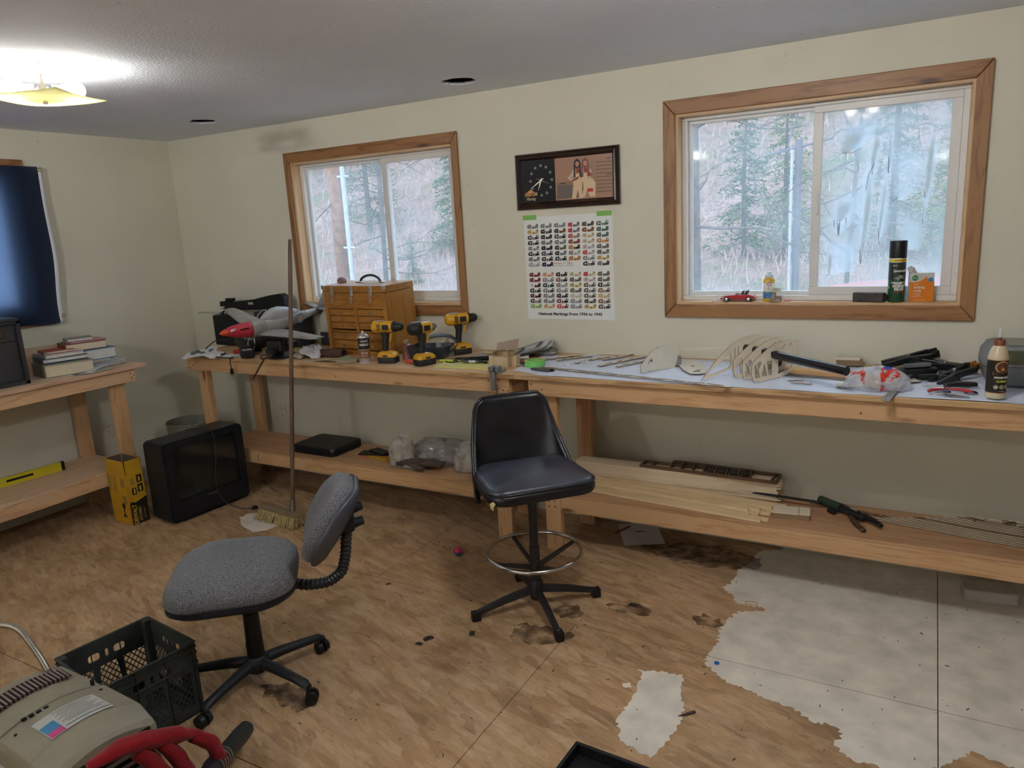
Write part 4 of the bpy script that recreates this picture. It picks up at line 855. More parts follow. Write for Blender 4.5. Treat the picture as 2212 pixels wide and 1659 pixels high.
for k, a in enumerate((R(-3), R(71), R(142), R(213), R(277))):
    a -= ang; d = Vector((math.cos(a), math.sin(a), 0)); p = Vector((-d.y, d.x, 0)); rs = []
    for s, z, w, h in ((.02, .092, .024, .022), (.10, .092, .021, .020), (.20, .084, .018, .017), (.262, .078, .019, .015), (.282, .068, .015, .010)):
        c = d*s+Vector((0,0,z)); rs.append([c+p*w*math.cos(t)+Vector((0,0,h*math.sin(t))) for t in [i*math.pi/6 for i in range(12)]])
    lg = MB().rings(rs).build('leg', M_bluep, tc, smooth=True)
    c = d*.276; tw = a+R(40+57*k); q = Vector((math.cos(tw), math.sin(tw), 0)); e_ = Vector((-q.y, q.x, 0)); cb = MB(); cb.cyl(c+Vector((0,0,.05)), c+Vector((0,0,.075)), .008)
    cc = c+q*.012
    for s in (-1, 1): cb.cyl(cc+e_*s*.006+Vector((0,0,.026)), cc+e_*s*.024+Vector((0,0,.026)), .0255, .023, n=20)
    cb.build('caster', M_black, lg, smooth=True)
# ---------------- CRT television ----------------
M_tv = mat('charcoal_tv_plastic', (.007, .008, .011), .45, var=.25, bump=.1, bs=200, spec=.3)
tv = thing('television', 'old black tube television standing on the floor near the corner', 'television', (.905, -.80, 0), R(86))
# local front = -y, width along x
def rrect(w, h, r, y, cz, dx=0, n=5): return [(x+dx, y, z+cz) for x, z in ell(w, h, r, n=n)]
MB().rings([rrect(.56, .50, .03, .10, .262), rrect(.575, .505, .03, -.055, .262), rrect(.565, .505, .035, -.100, .262)]).build('cabinet', M_tv, tv, smooth=True)
MB().rings([rrect(.50, .44, .05, .10, .25), rrect(.42, .37, .06, .22, .235), rrect(.26, .27, .05, .33, .21)]).build('tube_housing', M_tv, tv, smooth=True)
mb = MB(); holed(mb, ell(.535, .475, .02, 0, .265), [ell(.44, .33, .015, 0, .305)], 0, .018); mb.v = [(x, -.100-z, y) for x, y, z in mb.v]; fr_ = mb.build('front_bezel', M_tv, tv, bevel=.003)
n = 14; vs = [((i/n-.5)*.442, -.098-.010*math.cos((i/n-.5)*2.4)*math.cos((j/n-.5)*2.2), .305+(j/n-.5)*.332) for j in range(n+1) for i in range(n+1)]
MB().add(vs, [(j*(n+1)+i, j*(n+1)+i+1, (j+1)*(n+1)+i+1, (j+1)*(n+1)+i) for j in range(n) for i in range(n)]).build('screen', mat('tube_glass', (.012, .015, .012), .12, spec=.6), tv, smooth='all')
MB().b2((-.24, -.1195, .045), (.24, -.1185, .112)).build('control_flap', M_tv, tv, bevel=.002)
MB().b2((-.03, -.1198, .120), (.03, -.1186, .126)).build('name_strip', mat('dull_gold', (.16, .12, .05), .5, metal=.5), tv)
MB().b2((-.20, -.09, 0), (.20, .09, .012)).build('foot', M_tv, tv)
M_cord = mat('black_cord', (.012, .012, .013), .5)
M_gcord = mat('grey_cord', (.14, .13, .12), .5)
def smoothp(P, it=3, sub=5):
    P = [Vector(p) for p in P]; Q = []
    for i in range(len(P)-1):
        for k in range(sub): Q.append(P[i].lerp(P[i+1], k/sub))
    Q.append(P[-1])
    for _ in range(it*2): Q = [Q[0]]+[(Q[i-1]+Q[i]*2+Q[i+1])/4 for i in range(1, len(Q)-1)]+[Q[-1]]
    return Q
MB().tube(smoothp([(.03, .20, .40), (.0, .09, .527), (.02, .02, .519), (.05, -.04, .523), (.06, -.107, .518), (.06, -.125, .48), (.055, -.125, .35), (.03, -.126, .24), (.02, -.128, .14), (.03, -.16, .06), (.08, -.24, .008), (.13, -.33, .006)]), .0028, 6).build('power_cord', M_cord, tv, smooth='all')
mb = MB(); mb.cyl((.12, -.325, .008), (.15, -.35, .010), .012, .008, n=10); mb.tube([(.13+.014*math.cos(i), -.345+.012*math.sin(i), .022) for i in [k*.7 for k in range(9)]], .004, 5, True); mb.build('plug', M_black, tv)
# ---------------- yellow tool box (cardboard) ----------------
M_yel = mat('yellow_card', (.52, .285, .015), .5, var=.08, sc_=8); M_dk = mat('black_print_gloss', (.012, .012, .010), .4); M_card = mat('grey_card_inside', (.10, .075, .055), .9)
bx = thing('cardboard_box', 'tall empty yellow and black cardboard box beside the television', 'box', (.638, -1.125, 0), R(-3)); W_, D_, H1, H2 = .205, .110, .330, .412
MB().b2((-W_/2, -D_/2, 0), (W_/2, D_/2, .003)).b2((-W_/2, -D_/2, 0), (-W_/2+.002, D_/2, H1)).b2((W_/2-.002, -D_/2, 0), (W_/2, D_/2, H1)).b2((-W_/2, -D_/2, 0), (W_/2, -D_/2+.002, H1)).b2((-W_/2, D_/2-.002, 0), (W_/2, D_/2, H1)).build('carton', M_yel, bx)
MB().b2((-W_/2+.003, -D_/2+.003, .003), (W_/2-.003, D_/2-.003, .006)).build('inside', M_card, bx)
for a, b_, t_ in ((( -W_/2+.004, 0), (W_/2-.006, 0), 0), ((-W_/2+.004, 0), (W_/2-.006, 0), 1)):
    y = -D_/2+.001 if t_ == 0 else D_/2-.001; s = -1 if t_ == 0 else 1
    fl = MB().rings([[(a[0], y, H1), (b_[0], y, H1), (b_[0], y-.0015*s, H1), (a[0], y-.0015*s, H1)], [(a[0], y+.003*s, H2), (b_[0], y+.003*s, H2), (b_[0], y+.0015*s, H2), (a[0], y+.0015*s, H2)]]).build('flap', M_yel, bx)
    MB().b2((a[0]+.003, y-.0030*s, H1+.002), (b_[0]-.003, y-.0020*s, H2-.002)).build('flap_lining', M_card, fl)
for s in (-1, 1):
    x = s*(W_/2-.001); fl = MB().b2((x-.001, -D_/2+.006, H1), (x+.001, D_/2-.006, H2)).build('flap', M_yel, bx)
    MB().b2((x-s*.002-.0005, -D_/2+.008, H1), (x-s*.002+.0005, D_/2-.008, H2-.002)).build('flap_lining', M_card, fl)
# right-hand (x+) side: black half with wordmark; front (-y): barcodes and tool picture
xs = W_/2+.0003
def sideq(nm, a, b_, m): return MB().b2((xs-.0003, a[0], a[1]), (xs+.0002, b_[0], b_[1])).build(nm, m, bx)
mb = MB(); mb.prism([(-D_/2, .002), (D_/2, .002), (D_/2, .165), (D_/2-.02, .158), (.012, .150), (-.02, .140), (-.035, .150), (-D_/2, .145)], 0, .0005, Matrix.Translation((xs-.0001, 0, 0)) @ Matrix(((0,0,1,0),(1,0,0,0),(0,1,0,0),(0,0,0,1)))); mb.build('black_panel', M_dk, bx)
M_yp = mat('yellow_print', (.62, .36, .03), .5); M_gp = mat('grey_print', (.10, .09, .06), .6)
TR = Matrix(((0,0,1),(0,-1,0),(1,0,0))).to_euler()
text('wordmark', 'DEWALT', .036, M_yp, bx, (xs+.0008, -.030, .068), TR, .0002, sx=.86, bold=.0012)
text('wordmark', 'ATOMIC', .026, mat('amber_print', (.45, .30, .10), .5), bx, (xs+.0008, .002, .064), TR, .0002, sx=.95, bold=.0006)
text('small_print', 'IMPACT DRIVER', .011, M_yp, bx, (xs+.0008, .030, .060), TR, .0002, sx=.8)
for y, z in ((.026, .285), (.026, .225), (-.012, .215)):
    MB().b2((xs, y-.017, z-.025), (xs+.0004, y+.017, z+.025) if y > 0 else (xs+.0004, y+.012, z+.018)).build('pictogram', M_dk, bx); MB().b2((xs+.0004, y-.006, z-.018), (xs+.0007, y+.004, z+.012)).build('pictogram_detail', M_yp, bx)
for k in range(4): MB().b2((xs, -.030+k*.006, .255), (xs+.0004, -.0275+k*.006, .300-.006*(k % 2))).build('small_print', M_gp, bx)
mb = MB()
for x, z in ((-.02, .045), ): mb.prism([(x-.02, z), (x+.02, z+.0), (x+.018, z+.016), (x+.004, z+.018), (x+.006, z+.055), (x+.02, z+.066), (x+.016, z+.09), (x-.016, z+.09), (x-.016, z+.066), (x-.008, z+.055), (x-.008, z+.018), (x-.02, z+.014)], 0, .0005, Matrix.Translation((.05, -D_/2-.0001, 0)) @ Rx)
mb.build('tool_picture', M_dk, bx)
mb = MB()
for z0 in (.135, .245):
    for k in range(9): mb.b2((.035, -D_/2-.0005, z0+k*.006), (.078 if k % 3 else .074, -D_/2, z0+k*.006+.003))
mb.build('barcode', M_gp, bx)
mb = MB()
for k in range(10):
    for j in range(2): mb.b2((-.10+j*.055, -D_/2-.0005, .21+k*.010), (-.055+j*.05-.004*(k % 3), -D_/2, .213+k*.010))
mb.build('small_print', M_gp, bx)
mb = MB(); 
for a, b_ in (((-.02, .012), (.09, .0135)), ((-.02, .118), (.09, .1195)), ((-.02, .012), (-.0185, .119)), ((.0885, .012), (.09, .119))): mb.b2((a[0], -D_/2-.0005, a[1]), (b_[0], -D_/2, b_[1]))
mb.build('red_rule', M_rt, bx)
# ---------------- bin in the corner ----------------
t = thing('waste_bin', 'round grey-green bin in the corner behind the television', 'bin', (.36, -.41, 0)); M_bin = mat('olive_grey_bin', (.16, .155, .115), .5)
MB().lathe([(.001, .002), (.135, .002), (.165, .44), (.160, .44), (.130, .010), (.001, .010)], n=40, cap=False).build('bin_body', M_bin, t, smooth=True)
MB().tube([(.166*math.cos(i*math.pi/24), .166*math.sin(i*math.pi/24), .441) for i in range(48)], .005, 6, True).build('rim', M_bin, t, smooth='all')
# ---------------- push broom ----------------
t = thing('push_broom', 'push broom with tall dark wooden handle leaning on the bench', 'broom', (1.56, -.775, 0), R(-6))
M_hb = mat('broom_block', (.20, .15, .085), .7, bump=.4); M_brs = mat('straw_bristles', (.36, .27, .12), .9, var=.4, sc_=40)
MB().b2((-.16, -.026, .062), (.185, .026, .088)).build('block', M_hb, t, bevel=.004)
mb = MB(); rnd = random.Random(2)
for i in range(46):
    for j in range(5):
        x, y = -.155+i*.0073+rnd.uniform(-.002, .002), -.022+j*.011; sp = (x-.0)*.12; mb.cyl((x, y, .064), (x+sp+rnd.uniform(-.006, .006), y*1.9+rnd.uniform(-.006, .006)-.012, rnd.uniform(.001, .008)), .0042, .0032, n=4, cap=False)
mb.build('bristles', M_brs, t)
hx, hy = 1.70-1.56, -.735+.775
hd = wood('aged_handle', (.13, .075, .045), (.065, .035, .022), 'Z', .6, 5, False); p0, p1 = Vector((.125, .012, .085)), Vector((.09, .245, 1.675))
MB().tube([p0.lerp(p1, k/10) for k in range(11)], .0125, 12, rad=[.0125]*10+[.010]).build('handle', hd, t, smooth='all')
MB().cyl(p0-(p1-p0)*.006, p0+(p1-p0)*.045, .017, .0145, n=14).build('ferrule', mat('dull_steel', (.25, .24, .22), .4, metal=.9), t, smooth=True)
# ---------------- milk crate ----------------
M_crate = mat('grey_crate_plastic', (.030, .034, .032), .6, var=.3, bump=.2, spec=.3)
cr = thing('milk_crate', 'dark grey milk crate, empty, in the left foreground', 'crate', (2.505, -2.355, 0), R(-7)); S_, Hc = .33, .28
mb = MB(); mb.b2((-S_/2, -S_/2, 0), (S_/2, S_/2, .006)); mb.build('bottom', M_crate, cr)
for k in range(4):
    mb = MB(); w = S_/2
    outer = [(-w, 0), (w, 0), (w, Hc), (-w, Hc)]
    hl = [ell(.115, .034, .014, 0, .218)]      # hand hole
    hl = [ell(.042, .030, .011, -.046, .218), ell(.042, .030, .011, .046, .218), ell(.012, .03, .005, 0, .218)]
    holed(mb, outer, hl+[[(-.135, .045), (-.085, .045), (-.055, .10), (-.055, .175), (-.135, .175)], [(.135, .045), (.085, .045), (.055, .10), (.055, .175), (.135, .175)], [(-.045, .04), (.045, .04), (.030, .175), (-.030, .175)]], -.004, 0)
    for cxx in (-.095, .095, 0):
        a0, a1 = (cxx-.045, cxx+.045) if cxx else (-.045, .045)
        for q in range(-5, 9):
            for sg in (1, -1):
                x0_ = a0+q*.022 if sg > 0 else a1-q*.022; pts = []
                xa, xb = x0_, x0_+sg*.105; za, zb = .042, .178
                # clip to opening
                for tt in (0, 1):
                    pts.append((xa+(xb-xa)*tt, za+(zb-za)*tt))
                def cl(p, q_):
                    out = []
                    for (px_, pz_), (qx, qz) in ((p, q_), (q_, p)):
                        if px_ < a0: tt = (a0-px_)/(qx-px_) if qx != px_ else 0; px_, pz_ = a0, pz_+(qz-pz_)*tt
                        elif px_ > a1: tt = (a1-px_)/(qx-px_) if qx != px_ else 0; px_, pz_ = a1, pz_+(qz-pz_)*tt
                        out.append((px_, pz_))
                    return out
                if (xa < a0 and xb < a0) or (xa > a1 and xb > a1): continue
                c1, c2 = cl(*pts)
                if math.dist(c1, c2) > .015: mb.cyl((c1[0], c1[1], -.002), (c2[0], c2[1], -.002), .0022, n=4)
    for z in (.200, .238, .262, .279): mb.b2((-w, z-.0015, 0), (w, z+.0015, .006))
    for x in (-w+.012, w-.012, -.052, .052): mb.b2((x-.0015, .0, 0), (x+.0015, Hc, .005))
    a = R(90*k); M = Matrix.Rotation(a, 4, 'Z') @ Matrix.Translation((0, -S_/2, 0)) @ Rx
    mb.v = [tuple(M @ Vector(v)) for v in mb.v]; mb.build('side_wall', M_crate, cr)
for a, b_ in ((-1,-1), (1,-1), (1,1), (-1,1)): MB().b2((a*.150-.014, b_*.150-.014, 0), (a*.150+.014, b_*.150+.014, Hc)).build('corner_post', M_crate, cr, bevel=.004)
# ---------------- beige electric motor unit (compressor / vacuum head) ----------------
M_beige = mat('beige_plastic', (.25, .225, .165), .5, var=.14, sc_=6, bump=.1, bs=150); M_mauve = mat('mauve_grille', (.22, .165, .14), .55)
dv = thing('portable_heater', 'dusty beige vented appliance with a paper label, bottom left corner', 'appliance', (2.735, -2.72, 0), R(-5)); L_, Dd, Hd = .58, .30, .36   # front (+x) is the vented face
def arc(x, w, z1, c, n=10, z0=.02): return [(x, -w/2, z0)]+[(x, w/2*math.sin(a), z1-c+c*math.cos(a)**1*1.0) for a in [R(-90+180*i/n) for i in range(n+1)]]+[(x, w/2, z0)]
def hood(x, w, zt, cz, n=10): 
    pts = [(x, -w/2, .02), (x, -w/2, zt-cz-.02)]
    for i in range(n+1):
        t = i/n*2-1; pts.append((x, t*w/2*.96, zt-cz*t*t))
    return pts+[(x, w/2, zt-cz-.02), (x, w/2, .02)]
MB().rings([hood(-.29, .26, .33, .02), hood(-.27, .29, .355, .025), hood(-.02, .30, .372, .030)]).build('rear_housing', M_beige, dv, bevel=.006)
MB().rings([hood(-.01, .31, .375, .030), hood(.20, .31, .388, .034), hood(.275, .30, .372, .036), hood(.288, .285, .355, .036)]).build('front_housing', M_beige, dv, bevel=.006)
mb = MB()
for k in range(17): mb.box((-.165, -.10+k*.0125, .370-.0012*0-(abs(-.10+k*.0125)/.15)**2*.022), (.075, .005, .010))
g = mb.build('top_louvres', M_mauve, dv); 
mb = MB(); vs = []
for i in range(13):
    y = -.112+.224*i/12; z = .3735-(abs(y)/.15)**2*.030
    vs += [(-.205, y, z-.002), (-.125, y, z-.000)]
mb.add(vs, [(2*i, 2*i+1, 2*i+3, 2*i+2) for i in range(12)]); mb.build('louvre_well', M_black, dv)
for k in range(8): MB().box((.293, 0, .305-k*.028), (.010, .235, .009)).build('grille_bar', M_mauve, dv, bevel=.002)
MB().b2((.2835, -.125, .05), (.2885, .125, .325)).build('grille_recess', M_black, dv)
mb = MB()
for i in range(4): mb.b2((.003, -.09+i*.02, .372), (.013, -.078+i*.02, .3785))
mb.build('vent_slots', M_black, dv)
def topz(x, y): return .3750+.013*min(1, max(0, (x+.01)/.21))-(abs(y)/.149)**2*.033
mb = MB(); vs = []
for i in range(11):
    y = -.085+.17*i/10
    vs += [(.055, y, topz(.055, y)+.0025), (.185, y, topz(.185, y)+.0025)]
mb.add(vs, [(2*i, 2*i+1, 2*i+3, 2*i+2) for i in range(10)]); lbp = mb.build('paper_label', mat('label_white', (.48, .49, .46), .5), dv)
def lblq(nm, x0, x1, y0, y1, m, dz=.0032):
    vs = []; 
    for i in range(5):
        y = y0+(y1-y0)*i/4; vs += [(x0, y, topz(x0, y)+dz), (x1, y, topz(x1, y)+dz)]
    MB().add(vs, [(2*i, 2*i+1, 2*i+3, 2*i+2) for i in range(4)]).build(nm, m, lbp)
lblq('blue_block', .10, .150, -.083, -.045, mat('blue_print', (.05, .22, .42), .5)); lblq('pink_block', .150, .182, -.083, -.045, mat('pink_print', (.50, .06, .20), .5))
lblq('dark_rule', .166, .170, -.04, .084, M_kt)
for k in range(8): lblq('text_line', .065+k*.0115, .068+k*.0115, -.035+.01*(k % 2), .078-.012*(k % 3), M_gp)
mb = MB().b2((-.15, -.157, .12), (.16, -.155, .27)); mb.build('side_label', mat('label_white', (.5, .5, .48)), dv); MB().b2((-.14, -.1585, .195), (.15, -.157, .255)).build('side_label_blue', mat('navy_print', (.03, .06, .15), .5), dv); MB().b2((-.14, -.1585, .135), (.15, -.157, .19)).build('side_label_red', mat('red_print2', (.35, .06, .09), .5), dv)
mb = MB()
for x, y in ((.035, -.118), (.035, .118), (-.03, .125), (-.24, -.11)): mb.cyl((x, y, topz(x, y)-.006), (x, y, topz(x, y)+.0022 if x > 0 else .3665), .006, n=12)
mb.build('screw_holes', M_black, dv)
M_hand2 = mat('tarnished_steel', (.30, .27, .22), .35, metal=.8)
MB().tube(smoothp([(-.24, .09, .34), (-.28, .085, .40), (-.36, .07, .485), (-.41, .03, .50), (-.45, -.08, .50), (-.42, -.14, .40), (-.27, -.12, .30)], 2), .010, 8).build('carry_handle', M_hand2, dv, smooth='all')
# ---------------- red wool rag/ glove bundle, hose ends, boots at the bottom edge ----------------
M_wool = cloth('red_knit', (.17, .005, .009), (.25, .008, .013), s=240, bump=.5)
t = thing('red_glove', 'thick red knitted glove draped over the beige appliance corner', 'glove', (3.115, -2.64, .035))
def sausage(pts, rad, n=12, ny=.0, fl=.72):
    P = smoothp(pts, 2, 6); m = len(P); rs = []
    for i, p in enumerate(P):
        t_ = i/(m-1); k = t_*(len(rad)-1); a = int(min(k, len(rad)-2)); r0 = rad[a]+(rad[a+1]-rad[a])*(k-a); tg_ = (P[min(i+1, m-1)]-P[max(0, i-1)]).normalized(); s = tg_.cross(Vector((0,0,1))).normalized(); u = s.cross(tg_)
        rs.append([p+s*math.cos(q)*r0+u*math.sin(q)*r0*fl+ (s*math.cos(q)+u*math.sin(q))*noise.noise(p*22+Vector((math.cos(q), math.sin(q), 0))*1.5)*r0*.22 for q in [2*math.pi*j/n for j in range(n)]])
    return MB().rings(rs)
sausage([(-.015, -.195, .335), (-.012, -.11, .335), (-.008, -.03, .305), (-.005, .04, .272), (.0, .10, .235)], [.015, .028, .032, .034, .032, .018], 16).build('palm', M_wool, t, smooth='all')
sausage([(.0, .09, .235), (.01, .14, .185), (.02, .155, .12), (.02, .14, .07)], [.026, .030, .028, .012], 14).build('cuff', M_wool, t, smooth='all')
sausage([(-.015, -.195, .335), (.01, -.185, .305), (.03, -.16, .27), (.04, -.12, .235)], [.010, .015, .016, .013], 10).build('thumb', M_wool, t, smooth='all')
sausage([(-.004, -.07, .295), (.012, -.04, .24), (.02, -.02, .18)], [.030, .034, .030], 12).build('finger', M_wool, t, smooth='all')
sausage([(.0, .0, .275), (.014, .03, .21), (.022, .05, .15)], [.028, .030, .026], 12).build('finger', M_wool, t, smooth='all')
t = thing('pipe_clamp', 'black threaded pipe end with a steel collar, bottom left', 'pipe', (3.06, -2.41, .0)); M_pipe = mat('gunmetal_pipe', (.045, .05, .055), .4, metal=.6)
pa, pb = Vector((.115, -.165, .16)), Vector((-.035, .095, .085)); d = (pb-pa)
MB().cyl(pa-d*.6, pb, .029, n=24).cyl(pb-d*.02, pb+d*.10, .027, n=24).build('pipe', M_pipe, t, smooth=True)
for k in range(5): MB().cyl(pa+d*(.22+.055*k), pa+d*(.25+.055*k), .033, n=24).build('collar_ring', mat('worn_steel', (.35, .33, .30), .35, metal=.9), t, smooth=True)
t = thing('tool_bag', 'dark tool bag at the very bottom edge, below the red glove', 'bag', (3.32, -2.86, 0)); M_bag = cloth('dark_canvas', (.03, .022, .016), (.045, .032, .022), s=120)
mb = MB(); 
for a in (0,): mb.rings([[(x*s, y*s, z) for x, y in ell(.42, .26, .08, n=6)] for s, z in ((.96, 0), (1, .02), (1, .13), (.94, .17), (.7, .195), (.3, .2))])
mb.build('bag_body', M_bag, t, smooth='all')
MB().tube(smoothp([(-.18, 0, .15), (-.1, .06, .235), (.05, .06, .245), (.15, 0, .15)]), .011, 8).build('handle', M_bag, t, smooth='all')
t = thing('paint_bucket_lid', 'pale grey-green metal cover resting under the red glove', 'cover', (3.055, -2.80, 0)); MB().lathe([(.001, 0), (.085, 0), (.090, .205), (.07, .235), (.001, .245)], n=28).build('can_body', mat('grey_green_metal', (.20, .22, .19), .4, metal=.3), t, smooth=True)
t = thing('plastic_tray', 'black tray poking in at the bottom edge, right of centre', 'tray', (4.20, -1.985, 0), R(-3)); mb = MB()
mb.b2((-.19, -.15, 0), (.19, .15, .008)); 
for a, b_ in (((-.19, .138), (.19, .15)), ((-.19, -.15), (.19, -.138)), ((-.19, -.15), (-.178, .15)), ((.178, -.15), (.19, .15))): mb.b2((a[0], a[1], .008), (b_[0], b_[1], .045))
mb.build('tray_body', M_black, t, bevel=.004)
# ---------------- small things on the floor ----------------
t = thing('toy_ball', 'small pink and blue bell ball on the floorboards', 'ball', (2.845, -.745, .0))
for nm, m, a0, a1 in (('pink_half', mat('pink_plastic', (.55, .03, .12), .3), 0, 90), ('blue_half', mat('blue_plastic', (.02, .16, .32), .3), 90, 180)):
    rs = [(max(.0005, .0245*math.sin(R(a))), .0245+.0245*math.cos(R(a))) for a in [a0+(a1-a0)*i/8 for i in range(9)]]; MB().lathe(rs, n=20).build(nm, m, t, smooth='all')
mb = MB()
for k in range(6): mb.cyl((.021*math.cos(k*1.05), .021*math.sin(k*1.05), .036), (.0235*math.cos(k*1.05), .0235*math.sin(k*1.05), .0372), .0022, n=8)
mb.build('bell_holes', M_black, t)
tag(MB().lathe([(.001, .0012), (.009, .0012), (.010, .004), (.008, .007), (.001, .007)], n=16).build('bottle_cap', mat('blue_cap', (.01, .09, .35), .4), None, True, loc=(4.302, -1.152, 0)), 'tiny blue cap on the white painted floor', 'cap')
t = thing('paper_sheet', 'white sheet of paper on the floor under the right bench', 'paper', (3.63, -.12, .001), R(28)); MB().b2((-.108, -.14, 0), (.108, .14, .0006)).build('sheet', mat('paper_white', (.62, .61, .58), .8, var=.04), t); MB().box((.0, .03, .0009), (.05, .012, .0004)).build('printed_mark', M_gp, t)
tag(MB().tube([(3.50, -.17, .006), (3.545, -.06, .007)], .005, 8).build('pencil', mat('dark_red_lacquer', (.16, .02, .015), .4), None), 'dark red pencil lying beside the sheet of paper on the floor', 'pencil')
t = thing('foam_block', 'pale foam block on the floor below the right bench', 'block', (5.23, -.20, 0), R(8)); MB().b2((-.10, -.045, 0), (.10, .045, .055)).build('block', mat('pale_foam', (.40, .38, .33), .9, bump=.5), t, bevel=.008)
tag(MB().tube([(4.325+.028*math.cos(a), -.64+.014*math.sin(a)*(1+.2*math.cos(a)), .0025) for a in [i*math.pi/12 for i in range(24)]], .0016, 5, True).build('rubber_band', mat('tan_rubber', (.36, .20, .09), .6), None), 'tan rubber band on the painted floor near its left edge', 'rubber band')
tag(MB().tube([(3.86+.03*math.cos(a), -1.36+.016*math.sin(a), .0025) for a in [i*math.pi/12 for i in range(24)]], .0015, 5, True).build('rubber_band', mat('tan_rubber', (.36, .20, .09), .6), None), 'brown rubber band on the bare boards right of the stool', 'rubber band')
tag(MB().tube([(4.262, -1.515, .0035), (4.285, -1.495, .004), (4.307, -1.470, .0045)], .004, 6, rad=[.002, .005, .0055]).build('wood_splinter', mat('dark_splinter', (.05, .035, .03), .8), None), 'dark wood splinter across the small paint patch', 'splinter')
rnd = random.Random(11); mb = MB()
for i in range(420):
    x = rnd.uniform(2.2, 6.2); y = rnd.uniform(-2.5, -.1); s = rnd.uniform(.0012, .0038); a = rnd.uniform(0, 3.1); mb.box((x, y, .0015), (s*rnd.choice((1, 1.5, 4)), s, .002), rz=a)
o = mb.build('floor_debris', mat('crumb_dark', (.06, .04, .03), .9), None); tag(o, 'scattered dark crumbs and slivers all over the floor', 'debris'); o['kind'] = 'stuff'
for k, (x, y, s) in enumerate(((3.16, -1.52, .020), (3.17, -1.47, .028), (3.32, -1.36, .022), (3.86, -.86, .026), (2.70, -1.15, .014))):
    mb = MB(); crumple(mb, s*1.6, s, s*.35, 6, k+2); tag(mb.build('dried_clod', mat('clod', (.022, .014, .012), .85), None, loc=(x, y, .0005), rot=(0, 0, k)), ('dark clod near the chair base', 'larger dark clod right of the task chair', 'dark clod left of the stool foot', 'dark clod on the boards right of the foot ring', 'small dark clod near the workbench shadow')[k], 'clod')
# ---------------- left bench: things on the floor shelf etc. come later; first the bench top ----------------
M_pap = mat('newsprint', (.56, .56, .55), .8, var=.08, sc_=20); M_news = mat('newsprint_ink', (.10, .10, .11), .8); M_wht = mat('paper_white', (.62, .61, .58), .8, var=.04)
M_steel = mat('bright_steel', (.66, .65, .61), .30, metal=.85); M_cast = mat('cast_iron', (.012, .012, .014), .5, var=.4, bump=.3, bs=60, spec=.35); M_rust = mat('brown_worn_iron', (.13, .09, .065), .45, metal=.7, var=.4)
# wooden tool chest
M_oak = wood('oak_chest', (.36, .165, .030), (.25, .10, .016), 'X', .35, 3, False, sc_=1.3); M_oakz = wood('oak_side', (.37, .175, .036), (.26, .11, .020), 'Z', .35, 3, False, sc_=1.3); M_oakd = wood('oak_drawer', (.35, .155, .028), (.24, .095, .015), 'X', .35, 4, False, sc_=1.6)
ch = thing('tool_chest', 'honey oak machinist chest with many small drawers, under the left window', 'tool chest', (1.905, -.155, bz(-.29)+.0012), R(-4), None, rot=(math.atan(.037), 0, R(-4)))
CW2, CD, CH2 = .52, .255, .428; x0, x1, yf, yb = -CW2/2, CW2/2, -CD/2, CD/2
MB().b2((x0-.006, yf-.012, 0), (x1+.006, yb, .030)).build('plinth', M_oak, ch, bevel=.004)
MB().b2((x0, yf, .030), (x0+.012, yb, .385)).build('side_panel', M_oakz, ch); MB().b2((x1-.012, yf, .030), (x1, yb, .385)).build('side_panel', M_oakz, ch)
MB().b2((x0+.012, yb-.01, .03), (x1-.012, yb, .385)).build('back_panel', M_oak, ch)
MB().b2((x0+.012, yf+.002, .288), (x1-.012, yf+.014, .385)).build('upper_front', M_oak, ch)
MB().b2((x0+.012, yf+.10, .030), (x1-.012, yf+.105, .288)).build('drawer_void', mat('chest_dark', (.02, .012, .006), .9), ch)
for x in (x0+.012, x1-.030): MB().b2((x, yf+.001, .03), (x+.018, yf+.03, .288)).build('stile', M_oakz, ch)
MB().b2((-.010, yf+.004, .150), (.010, yf+.03, .288)).build('centre_stile', M_oakz, ch); MB().b2((x0+.03, yf+.003, .142), (x1-.03, yf+.03, .150)).build('rail', M_oak, ch)
zs = (.245, .203, .161); hh = .038; M_knb = mat('chrome_knob', (.62, .58, .5), .2, metal=1.)
def drawer(xa, xb, z, h, nk):
    d = MB().b2((xa+.001, yf+.006, z), (xb-.001, yf+.09, z+h)).build('drawer', M_oakd, ch, bevel=.0015)
    for k in nk: MB().lathe([(.001, 0), (.004, .001), (.003, .006), (.0072, .010), (.007, .014), (.001, .016)], n=14, M=Matrix.Translation((k, yf+.006, z+h/2)) @ Rx).build('knob', M_knb, d, smooth=True)
for z in zs: drawer(x0+.031, -.011, z, hh, [(x0+.02)/2]); drawer(.011, x1-.031, z, hh, [(x1-.02)/2])
drawer(x0+.031, x1-.031, .092, .046, [x0*.48, x1*.48]); drawer(x0+.031, x1-.031, .036, .052, [x0*.48, x1*.48])
lid = MB().b2((x0-.002, yf-.002, .387), (x1+.002, yb+.001, CH2)).build('lid', M_oak, ch, bevel=.003)
for sx in (-1, 1):
    for y in (yf, yb): MB().box((sx*(CW2/2-.008), y, CH2-.010), (.030, .012, .026)).build('corner_cap', M_steel, lid, bevel=.003)
for x in (-.175, -.01, .15):
    l_ = MB().b2((x-.012, yf-.007, .368), (x+.012, yf-.002, .424)).b2((x-.009, yf-.013, .376), (x+.009, yf-.007, .398)).build('draw_latch', M_steel, ch, bevel=.002)
    MB().tube([(x-.008, yf-.012, .372), (x-.008, yf-.014, .330), (x, yf-.015, .322), (x+.008, yf-.014, .330), (x+.008, yf-.012, .372)], .0018, 6).build('latch_bail', M_steel, l_, smooth='all')
